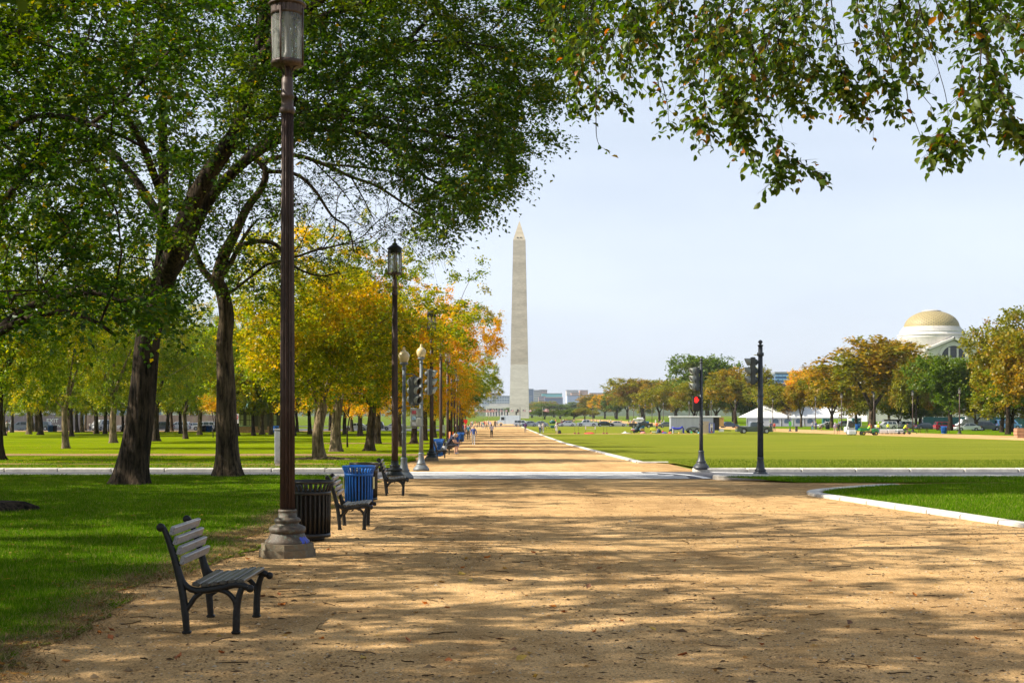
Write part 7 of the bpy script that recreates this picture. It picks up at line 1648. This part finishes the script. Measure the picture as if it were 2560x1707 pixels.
# stack of boards at the right edge
t = thing('board_stack', 'stack of reddish brown boards at the right edge of the lawn', 'stack', tuple(at(2560, 168))); wd = [plain('board_%d' % k, c_, .8, var=.2, scale=3) for k, c_ in enumerate([(.42, .20, .12), (.50, .27, .16), (.33, .16, .10)])]
for k in range(9):
    for q in range(2): mb = MB(); mb.box((random.uniform(-.06, .06) + (q - .5)*1.05, 0, .07 + k*.135), (1.02, 1.2, .11), bev=.01); mb.build('board', wd[(k + q) % 3], t)
# picnic table on right lawn, green bench etc.
for px, Y, lb in [(2308, 222, 'small dark picnic table left of the red car'), (2362, 228, 'picnic table in front of the red car')]:
    t = thing('picnic_table', lb, 'table', tuple(at(px, Y))); mb = MB(); mb.box((0, 0, .75), (1.7, .75, .06)); mb.build('table_top', M['crumb'], t)
    for sy_ in (-.6, .6): mb = MB(); mb.box((0, sy_, .45), (1.7, .28, .05)); mb.build('seat', M['crumb'], t)
    for sx_ in (-.6, .6): mb = MB(); mb.tube([(sx_, -.6, 0), (sx_, -.2, .72)], .04, 4); mb.tube([(sx_, .6, 0), (sx_, .2, .72)], .04, 4); mb.build('leg', M['crumb'], t)
# right side vehicles
car('sedan', at(2068, 330), R(182), (.66, .66, .66), 'white sedan parked at the right end of the marquee')
car('suv', at(2108, 335), R(180), (.25, .28, .32), 'grey suv half behind the skid loader')
car('sedan', at(2316, 290), R(0), (.05, .06, .12), 'dark navy sedan left of the red car')
car('suv', at(2366, 268), R(0), (.35, .02, .05), 'crimson suv on the far right behind the picnic tables')
car('sedan', at(2418, 258), R(180), (.62, .63, .64), 'white sedan in front of the white box truck')
car('suv', at(2275, 300), R(0), (.50, .52, .55), 'silver suv right behind the third worker')
car('van', at(2235, 318), R(0), (.68, .68, .66), 'white van far behind the wrapped pallets')
car('van', at(2330, 320), R(0), (.60, .62, .66), 'pale van behind the navy sedan')
car('suv', at(2470, 262), R(0), (.10, .11, .13), 'dark suv right of the white box truck')
car('suv', at(2215, 295), R(180), (.60, .60, .62), 'light coloured suv behind the yellow vest workers')
car('van', at(2520, 300), R(0), (.10, .25, .50), 'blue van at the far right behind the trees')
bt = thing('box_truck', 'white box truck parked behind the trees on the far right', 'truck', tuple(at(2432, 270)), R(180)); mb = MB(); mb.box((-.9, 0, 2.0), (4.2, 2.2, 2.3), bev=.03); mb.build('cargo_box', M['cabin_white'], bt); mb = MB(); mb.prism([(1.3, .5), (1.3, 2.2), (2.1, 2.2), (2.6, 1.4), (3.2, 1.2), (3.25, .5)], -.95, .95); mb.build('cab', M['cabin_white'], bt)
mb = MB(); mb.box((1.85, -.96, 1.75), (.6, .03, .5)); mb.build('side_window', M['glass_car'], bt)
for wx in (2.4, -1.8):
    for sg in (-1, 1): w = link('wheel', CACHE['van'][2], None, bt, (wx, sg*.9, .38)); link('rim', CACHE['van'][3], None, w)
# porta toilets of teal by the marquee
for k, px in enumerate((2061, 2073, 2135, 2146)):
    t = thing('toilet_cabin', ['dark teal toilet cabin left of the marquee pole', 'second dark teal toilet cabin under the marquee', 'dark teal toilet cabin right of the pale forked oak stem', 'last dark teal toilet cabin at the right of the marquee'][k], 'toilet cabin', tuple(at(px, 372))); mb = MB(); mb.box((0, 0, 1.1), (1.15, 1.15, 2.2), bev=.04); mb.build('cabin', M['teal_hoard'], t); mb = MB(); mb.box((0, -.59, 1.05), (.8, .03, 1.8)); mb.build('door', gd, t); mb = MB(); mb.box((.1, -.61, 1.5), (.25, .02, .25)); mb.build('notice', M['cabin_white'], t)
# left side vehicles
car('van', at(256, 264, .05), R(250), (.74, .74, .74), 'white passenger van facing the lawn between two elm trunks')
car('suv', at(50, 262, .05), R(200), (.30, .35, .42), 'blue grey suv at the far left by the walker'); car('sedan', at(70, 264, .05), R(180), SILV, 'silver car behind the pale elm on the far left'); car('suv', at(98, 264, .05), R(180), (.10, .13, .15), 'dark suv under the exit banner')
car('suv', at(404, 262, .05), R(185), (.12, .14, .17), 'dark suv just right of the great leaning trunk'); car('suv', at(446, 266, .05), R(180), (.40, .43, .48), 'silver suv right of the straight elm'); car('sedan', at(482, 268, .05), R(180), (.30, .34, .42), 'blue grey sedan between the two big trunks'); car('suv', at(510, 266, .05), R(180), (.55, .57, .60), 'pale suv far between the two big trunks'); car('suv', at(325, 270, .05), R(180), (.62, .62, .62), 'white suv peeping left of the great leaning trunk'); car('sedan', at(890, 262, .05), R(180), WHT, 'white car seen far through the grove above the blue bin'); car('suv', at(930, 268, .05), R(180), GRY, 'grey suv seen far through the grove'); car('sedan', at(985, 268, .05), R(180), (.55, .57, .6), 'pale car far through the grove by the signal post')

# ------------------------------------------------------------------ people
SK = [plain('skin_light', (.52, .30, .20), .6, var=.05), plain('skin_dark', (.12, .06, .04), .6, var=.05), plain('skin_tan', (.40, .20, .11), .6, var=.05)]
HAIR = [plain('hair_brown', (.07, .035, .015), .6), plain('hair_blond', (.42, .28, .12), .6), plain('hair_black', (.012, .01, .01), .5), plain('hair_grey', (.35, .33, .31), .6)]
cm = {}
def cl(c):
    if c not in cm: cm[c] = plain('cloth', c, .85, var=.12, scale=9, bump=.2, bscale=25)
    return cm[c]
def body_mesh(kind, shorts=False, sleeves=True, stride=.25, arm_bend=False):
    """one continuous figure from a skinned skeleton; slots: skin, shirt, trousers, shoes, hair"""
    v = []; e = []; r = []; tg = []
    def a(p, rad, parent=None, t=0):
        v.append(p); r.append(rad); tg.append(t)
        if parent is not None: e.append((parent, len(v)-1))
        return len(v)-1
    if kind != 'sit':
        pel = a((0,0,.93), (.155,.115), None, 2); ab = a((0,0,1.08), (.135,.10), pel, 1); ch = a((0,0,1.28), (.165,.115), ab, 1); up = a((0,0,1.42), (.12,.085), ch, 1); nk = a((0,-.005,1.50), (.052,.052), up, 0)
        hb = a((0,-.02,1.57), (.072,.082), nk, 0); h2 = a((0,-.015,1.66), (.082,.098), hb, 0); ht = a((0,-.01,1.735), (.055,.065), h2, 4)
        lt = 2 if not shorts else 0
        for s in (-1, 1):
            f = s * stride; hip = a((s*.085, 0, .90), (.095,.10), pel, 2); kn = a((s*.09, -f*.45 - .02, .50), (.062,.066), hip, 2); m_ = a((s*.09, -f*.5 + .02, .36), (.055,.06), kn, lt)
            an = a((s*.09, -f*.9 + (.06 if f < 0 else 0), .10 + (.05 if f < 0 else 0)), (.040,.042), m_, lt); a((s*.09, -f*.9 - .10 + (.06 if f < 0 else 0), .045 + (.02 if f < 0 else 0)), (.042,.036), an, 3)
            sh = a((s*.18, 0, 1.40), (.065,.065), up, 1)
            if arm_bend: el = a((s*.23, -.02, 1.13), (.045,.045), sh, 1 if sleeves else 0); wr = a((s*.12, -.26, 1.20), (.032,.032), el, 0); a((s*.04, -.32, 1.24), (.036,.022), wr, 0)
            else: el = a((s*.245, .02 + f*.18, 1.14), (.043,.043), sh, 1 if sleeves else 0); wr = a((s*.26, -.04 + f*.38, .90), (.030,.030), el, 0); a((s*.26, -.07 + f*.42, .81), (.022,.036), wr, 0)
    else:
        pel = a((0,.0,.50), (.16,.13), None, 2); ab = a((0,-.10,.66), (.15,.12), pel, 1); ch = a((0,-.24,.86), (.18,.13), ab, 1); up = a((0,-.33,.97), (.13,.09), ch, 1); nk = a((0,-.39,1.03), (.056,.056), up, 0)
        hb = a((0,-.46,1.06), (.075,.085), nk, 0); h2 = a((0,-.48,1.14), (.085,.10), hb, 0); a((0,-.47,1.21), (.055,.065), h2, 4)
        for s in (-1, 1):
            hip = a((s*.10, -.08, .50), (.10,.10), pel, 2); kn = a((s*.15, -.48, .52), (.068,.068), hip, 2 ); m_ = a((s*.14, -.50, .34), (.055,.058), kn, 0); an = a((s*.14, -.46, .10), (.040,.042), m_, 0); a((s*.14, -.58, .045), (.042,.036), an, 3)
            sh = a((s*.20, -.31, .94), (.07,.07), up, 1); el = a((s*.22, -.46, .68), (.045,.045), sh, 0); wr = a((s*.08, -.62, .66), (.032,.032), el, 0); a((s*.03, -.69, .70), (.034,.022), wr, 0)
    me = bpy.data.meshes.new('p'); me.from_pydata(v, e, []); o = bpy.data.objects.new('p', me); COL.objects.link(o)
    md = o.modifiers.new('s', 'SKIN'); md.use_smooth_shade = True
    for i, sv_ in enumerate(me.skin_vertices[0].data): sv_.radius = r[i]
    me.skin_vertices[0].data[0].use_root = True
    sb = o.modifiers.new('b', 'SUBSURF'); sb.levels = 1; sb.render_levels = 1
    dg = bpy.context.evaluated_depsgraph_get(); ev = o.evaluated_get(dg); nm = bpy.data.meshes.new_from_object(ev); bpy.data.objects.remove(o); bpy.data.meshes.remove(me)
    pts = []; tt = []
    for (i, j) in e:
        for k in range(6): pts.append([v[i][q] + (v[j][q]-v[i][q])*(k+.5)/6 for q in range(3)]); tt.append(tg[j] if k > 1 or tg[j] == tg[i] else tg[i])
    pts = np.array(pts); tt = np.array(tt)
    for k in range(5): nm.materials.append(None)
    for f in nm.polygons:
        c_ = np.array(f.center); t_ = int(tt[np.argmin(((pts - c_)**2).sum(1))])
        hz = 1.66 if kind != 'sit' else 1.14
        if t_ in (0, 4) and c_[2] > hz - .09 and (c_[1] > ((-.02 if kind != 'sit' else -.48) + .02 + (hz - c_[2])*.2) or c_[2] > hz + .045): t_ = 4
        elif t_ == 4: t_ = 0
        f.material_index = t_
    nm.name = 'person'; return nm
PM = {}
def person(loc, face, label, shirt, legs, skin=0, hair=0, kind='walk', scale=1.0, shorts=False, group='people out on the mall', shoes=(.5, .5, .5), bend=False, pack=None, longhair=False, bag=None, hat=None, bare=False):
    key = (kind, shorts, bend)
    if key not in PM: PM[key] = body_mesh(kind, shorts, True, .12 if kind == 'stand' else .30, bend)
    t = thing('person', label, 'person', tuple(loc), face, group); t.scale = (scale,)*3
    o = link('body', PM[key], None, t); mats = [SK[skin], SK[skin] if bare else cl(shirt), cl(legs), cl(shoes), HAIR[hair]]
    for i, m_ in enumerate(mats): o.material_slots[i].link = 'OBJECT'; o.material_slots[i].material = m_
    if longhair: mb = MB(); mb.lathe([(.03, 1.34), (.085, 1.42), (.10, 1.58), (.085, 1.70), (.02, 1.755)], 10, (0, .035, 0)); mb.build('hair', HAIR[hair], t)
    if pack: mb = MB(); mb.box((0, .20, 1.22), (.30, .18, .44), bev=.05); mb.build('backpack', cl(pack), t)
    if hat: mb = MB(); mb.lathe([(.13, 1.69), (.10, 1.70), (.10, 1.76), (.06, 1.81), (.005, 1.82)], 12, (0, -.01, 0)); mb.build('hat', cl(hat), t)
    return t
AW, TO = R(180), 0.0       # facing away from / toward the camera
person(at(1184, 118), TO, 'woman in blue tee shirt and pale grey trousers walking toward us', (.04, .09, .32), (.36, .36, .36), 0, 1, longhair=True, scale=.98)
person(at(1229, 166), AW, 'dark skinned person in white top and black shorts on the walk', (.55, .52, .62), (.02, .02, .02), 1, 2, shorts=True, bend=True)
person(at(1171, 152), AW, 'person in dark jacket with a light blue backpack near the benches', (.03, .04, .06), (.10, .08, .06), 0, 0, pack=(.10, .28, .42))
person(at(1114, 79.2) + Vector((.05, .3, .0)), R(90), 'man in navy shirt sitting on a bench bent over his hands', (.015, .018, .04), (.02, .02, .025), 0, 3, kind='sit', shorts=True, shoes=(.4, .45, .6), scale=1.03)
person(at(1119, 80.0) + Vector((.05, .6, .0)), R(90), 'second person beside the seated man, leaning forward on the bench', (.08, .08, .08), (.05, .05, .05), 0, 1, kind='sit', shorts=True)
b_ = cloth_heap('backpack', 'grey backpack on the bench behind the seated man', 1106, 79.0, .42, .5, (.10, .12, .15), 'backpack'); b_.location.z += .42
b_ = cloth_heap('backpack', 'small pale bag on the front of the bench beyond the crosswalk', 1111, 71.6, .3, .22, (.35, .35, .36), 'bag'); b_.location.z += .40; b_.location.x = XD(1110, 71.6)
crowd = [(1148, 190, (.03,.04,.12), (.05,.05,.06), 0, 'person in navy among the dark group on the benches'), (1158, 186, (.12,.14,.3), (.06,.06,.07), 0, 'person in blue beside the red sign'), (1163, 200, (.5,.12,.1), (.3,.2,.2), 0, 'person in pinkish top under the red sign'), (1140, 176, (.05,.15,.17), (.05,.05,.05), 0, 'person in teal sitting area by the lamps'),
 (1177, 300, (.3,.12,.1), (.05,.05,.05), 0, 'stroller in red brown at the left of the distant crowd'), (1181, 330, (.6,.6,.62), (.08,.1,.2), 0, 'stroller in white behind the first distant group'), (1193, 320, (.05,.04,.04), (.03,.03,.03), 0, 'stroller in black in the distant crowd'), (1198, 330, (.08,.07,.05), (.03,.03,.03), 0, 'second dark stroller in the distant crowd'), (1204, 310, (.5,.5,.55), (.1,.12,.2), 0, 'stroller in pale top and jeans in the distant crowd'),
 (1208, 300, (.05,.2,.2), (.4,.4,.42), 0, 'stroller with teal top in the distant crowd'), (1211, 325, (.7,.08,.08), (.2,.2,.25), 0, 'stroller in bright red in the distant crowd'), (1216, 285, (.45,.2,.18), (.1,.12,.08), 0, 'stroller in salmon top nearest in the distant crowd'), (1226, 310, (.45,.42,.75), (.4,.35,.3), 0, 'stroller in lavender left of the white van'), (1236, 330, (.03,.025,.03), (.03,.03,.03), 1, 'pair of dark clothes close to the van bonnet'), (1239, 340, (.05,.04,.04), (.05,.05,.05), 1, 'dark clad stroller beside the van bonnet'), (1243, 350, (.6,.6,.65), (.3,.3,.35), 0, 'stroller in pale blue touching the van'), (1188, 360, (.4,.1,.1), (.1,.1,.12), 0, 'small stroller in dark red deep in the crowd'), (1221, 370, (.6,.55,.5), (.2,.2,.2), 0, 'small stroller in cream deep in the crowd')]
for i, (px, Y, a_, b2, sk, lb) in enumerate(crowd): person(at(px, Y), (i*1.3) % 6.28, lb, a_, b2, sk, i % 4, kind='walk' if i % 2 else 'stand', scale=.96 + .03*(i % 3))
person(at(1313.5, 226), AW, 'person in purple hoodie on the kerb of the lawn', (.09, .03, .16), (.12, .12, .13), 1, 2)
person(at(1350, 218), AW, 'woman in white top and blue jeans at the lawn corner', (.72, .70, .68), (.04, .07, .2), 0, 0, longhair=True); person(at(1357.5, 219), AW, 'person in pale pink top right beside the woman in jeans', (.66, .56, .52), (.45, .42, .45), 0, 3)
person(at(1391, 214), TO, 'man in white with black backpack and bag on the lawn', (.66, .64, .62), (.72, .71, .7), 0, 0, shorts=True, pack=(.02, .02, .02), hat=(.7, .68, .62)); cloth_heap('holdall', 'black bag hanging at the side of the man in white', 1399, 213.8, .55, .6, (.02, .02, .02), 'bag')
person(at(1355, 240), AW, 'dark figure behind the couple in white', (.02, .03, .04), (.02, .03, .05), 1, 2)
field = [(1380, (.6,.6,.62), 0), (1389, (.7,.1,.08), 0), (1403, (.45,.2,.2), 0), (1408, (.7,.68,.66), 0), (1414, (.75,.35,.03), 0), (1417, (.75,.45,.03), 0), (1430, (.03,.25,.55), 0), (1435, (.5,.25,.2), 0), (1475, None, 2), (1484, None, 2), (1491, None, 2), (1500, (.6,.5,.45), 0), (1521, (.5,.3,.25), 0), (1527, (.6,.6,.6), 0), (1553, None, 2), (1576, (.7,.7,.7), 0), (1581, (.5,.25,.22), 0), (1584, (.5,.3,.25), 0), (1639, (.62,.6,.6), 0), (1646, (.1,.09,.07), 0), (1653, (.45,.3,.22), 0), (1660, (.68,.66,.7), 0)]
fl = ['runner in white right of the flag circle','runner in red right of the flag circle','player in dull red beyond the cars','player in white beyond the cars','player in orange beyond the white sedan','player in yellow beyond the white sedan','player in bright blue beyond the cars','player in brown next to the one in blue','leftmost of three shirtless players on the far field','middle one of three shirtless players on the far field','rightmost of three shirtless players on the far field','player in tan beyond the black sedan','walker in salmon beyond the black sedan','walker in grey white beyond the black sedan','lone shirtless runner left of the gear trolley','walker in white on the north walk by the trolley','walker in salmon on the north walk by the trolley','walker in brown on the north walk by the trolley','walker in pale grey beyond the chequered post','walker in dark brown on the north walk','walker in tan left of the one in lilac white','walker in lilac white left of the trailer']
for i, ((px, c_, sk), lb) in enumerate(zip(field, fl)): person(at(px, 470 if px < 1570 else 430), i*1.7 % 6.28, lb, c_ or (.4, .2, .1), (.05, .05, .08) if i % 3 else (.5, .5, .5), sk, i % 3, shorts=True, scale=1.0, bare=c_ is None)
person(at(1642, 250), AW, 'man in orange shirt right of the gear trolley', (.75, .14, .03), (.03, .03, .03), 0, 0, shorts=True); person(at(1677, 226), R(90), 'man in white shirt leaning at the front of the trailer', (.7, .7, .74), (.06, .07, .1), 0, 0)
person(at(1927, 250), AW, 'person in dark blue on the north walk behind the pickup', (.05, .06, .16), (.03, .03, .05), 0, 0, scale=1); person(at(1936, 248), AW, 'person in red jacket beside the one in dark blue', (.55, .06, .04), (.05, .04, .04), 0, 0, scale=.95)
person(at(2087.5, 208), AW, 'walker in lilac shirt and tan shorts left of the skid loader', (.42, .32, .48), (.5, .36, .26), 0, 3, shorts=True, hat=(.6, .58, .5)); person(at(2096.5, 209), AW, 'walker in black tank top left of the skid loader', (.02, .02, .02), (.03, .03, .03), 2, 0, shorts=True)
VY = (.62, .80, .03)
o = person(at(2196, 210), TO, 'worker in yellow vest and white helmet behind the green cart', VY, (.04, .07, .2), 0, 0, kind='stand', hat=(.75, .75, .75)); o = person(at(2220, 214), TO, 'second worker in yellow vest between the wrapped pallets', VY, (.04, .05, .1), 0, 0, kind='stand', hat=(.1, .3, .5))
person(at(2258, 211), R(60), 'worker in yellow vest bending over the flat trailer', VY, (.03, .03, .04), 2, 2, kind='sit', scale=1.35); person(at(2168, 196.2, .3), R(90), 'cart driver in lime vest sitting in the green cart', (.35, .75, .05), (.02, .03, .05), 2, 2, kind='sit', hat=None)
person(at(2175, 202), TO, 'worker in orange shirt behind the cart driver', (.75, .18, .03), (.03, .03, .04), 0, 0)
person(at(2031, 262), AW, 'person in blue jeans by the benches before the marquee', (.35, .42, .48), (.05, .12, .3), 0, 0); person(at(2040, 264), TO, 'person in navy shirt by the benches before the marquee', (.05, .07, .22), (.03, .03, .05), 0, 2); person(at(2047, 262), R(90), 'person sitting low beside the ones in blue', (.25, .22, .2), (.05, .05, .06), 0, 3, kind='sit')
person(at(17, 190), AW, 'sunburnt walker in grey tank top and dark shorts at the far left', (.30, .28, .26), (.03, .03, .03), 2, 0, shorts=True, scale=1.25, hat=(.12, .13, .12)); person(at(225, 246), AW, 'man in white shirt and jeans left of the white van', (.72, .70, .70), (.03, .06, .14), 0, 2, scale=1.0)
# small things on the left lawn beyond: red sign, orange barrels
t = thing('protest_sign', 'bright red heart like sign held up over the benches', 'sign', tuple(at(1164, 180))); sc_ = 180 / FPX
mb = MB(); mb.prism([(-5*sc_, 2.05), (-5*sc_, 2.2), (-2.5*sc_, 2.32), (0, 2.24), (2.5*sc_, 2.32), (5*sc_, 2.2), (4.4*sc_, 1.9), (1*sc_, 1.62), (-1.5*sc_, 1.7), (-4*sc_, 1.9)], -.03, .03); mb.build('panel', plain('sign_scarlet', (.80, .02, .015), .5), t); mb = MB(); mb.tube([(0, .04, .8), (0, .04, 1.8)], .02, 6); mb.build('stick', M['crumb'], t)
for k, px in enumerate((1127, 1133)):
    t = thing('traffic_barrel', ['orange barrel on the lawn behind the far lamps', 'second orange barrel behind the far lamps'][k], 'barrel', tuple(at(px, 150))); mb = MB(); mb.lathe([(.32, 0), (.32, .06), (.26, .08), (.22, .9), (.10, .95)], 16); mb.build('barrel', plain('barrel_orange', (.75, .15, .03), .5), t)
t = thing('notice_board', 'pale grey notice board on the lawn among the far lamps', 'notice board', tuple(at(1108.5, 165))); mb = MB(); mb.box((0, 0, 1.15), (.45, .08, .95)); mb.build('panel', M['cabinet'], t); mb = MB(); mb.tube([(0, .03, 0), (0, .03, 1.0)], .04, 6); mb.build('post', M['bumper'], t)
# far crossing signal seen before the obelisk
Y = 362; t = thing('signal_post', 'small far signal post standing in front of the foot of the obelisk', 'traffic signal', tuple(at(1300, Y)))
post(t, 4.9, .09, M['signal_dark']); head(t, (-.55, 0, 4.2), R(180), M['signal_dark'], None, 1.0); head(t, (-.95, 0, 3.6), R(200), M['signal_dark'], None, 1.0)
t = thing('signal_post', 'small green lit signal post far right beside the marquee', 'traffic signal', tuple(at(1975, 250))); post(t, 2.9, .06, M['signal_dark']); head(t, (-.3, 0, 2.6), R(180), M['signal_dark'], None, .8); mb = MB(); mb.box((0, -.15, 1.4), (.5, .05, .8)); mb.build('notice', plain('notice_green', (.10, .50, .06), .5), t)
t = thing('litter_bin', 'square dark bin leaning on the north walk right of the green notice', 'litter bin', tuple(at(1991, 245))); mb = MB(); mb.box((0, 0, .45), (.4, .4, .9), bev=.03); mb.build('case', M['bumper'], t); mb = MB(); mb.box((0, 0, .93), (.46, .46, .06)); mb.build('lid', M['bumper'], t)
# dug earth patch at the far left edge of the near lawn
mb = MB(); mb.lathe([(.55, 0), (.5, .10), (.3, .20), (.1, .22), (.01, .2)], 18, mod=lambda a, z: 1 + .25*math.sin(a*3) + .1*math.sin(a*7)); o = mb.build('tree_stump', M['bark_dark']); o.location = G(14, 1284) + Vector((-.05, 0, .03)); tag(o, 'low mossy tree stump at the left edge of the near lawn', 'stump')

# ------------------------------------------------------------------ the air
def haze_box():
    m, n, out = nt_new('haze_air'); pv = n.nodes.new('ShaderNodeVolumePrincipled'); pv.inputs['Color'].default_value = (.90, .94, 1.0, 1); pv.inputs['Density'].default_value = .00006; pv.inputs['Anisotropy'].default_value = .2
    n.links.new(pv.outputs[0], out.inputs['Volume']); mb = MB(); mb.box((0, 3050, 87), (10200, 6300, 188)); o = mb.build('haze', m); o['kind'] = 'stuff'; return o
haze_box()
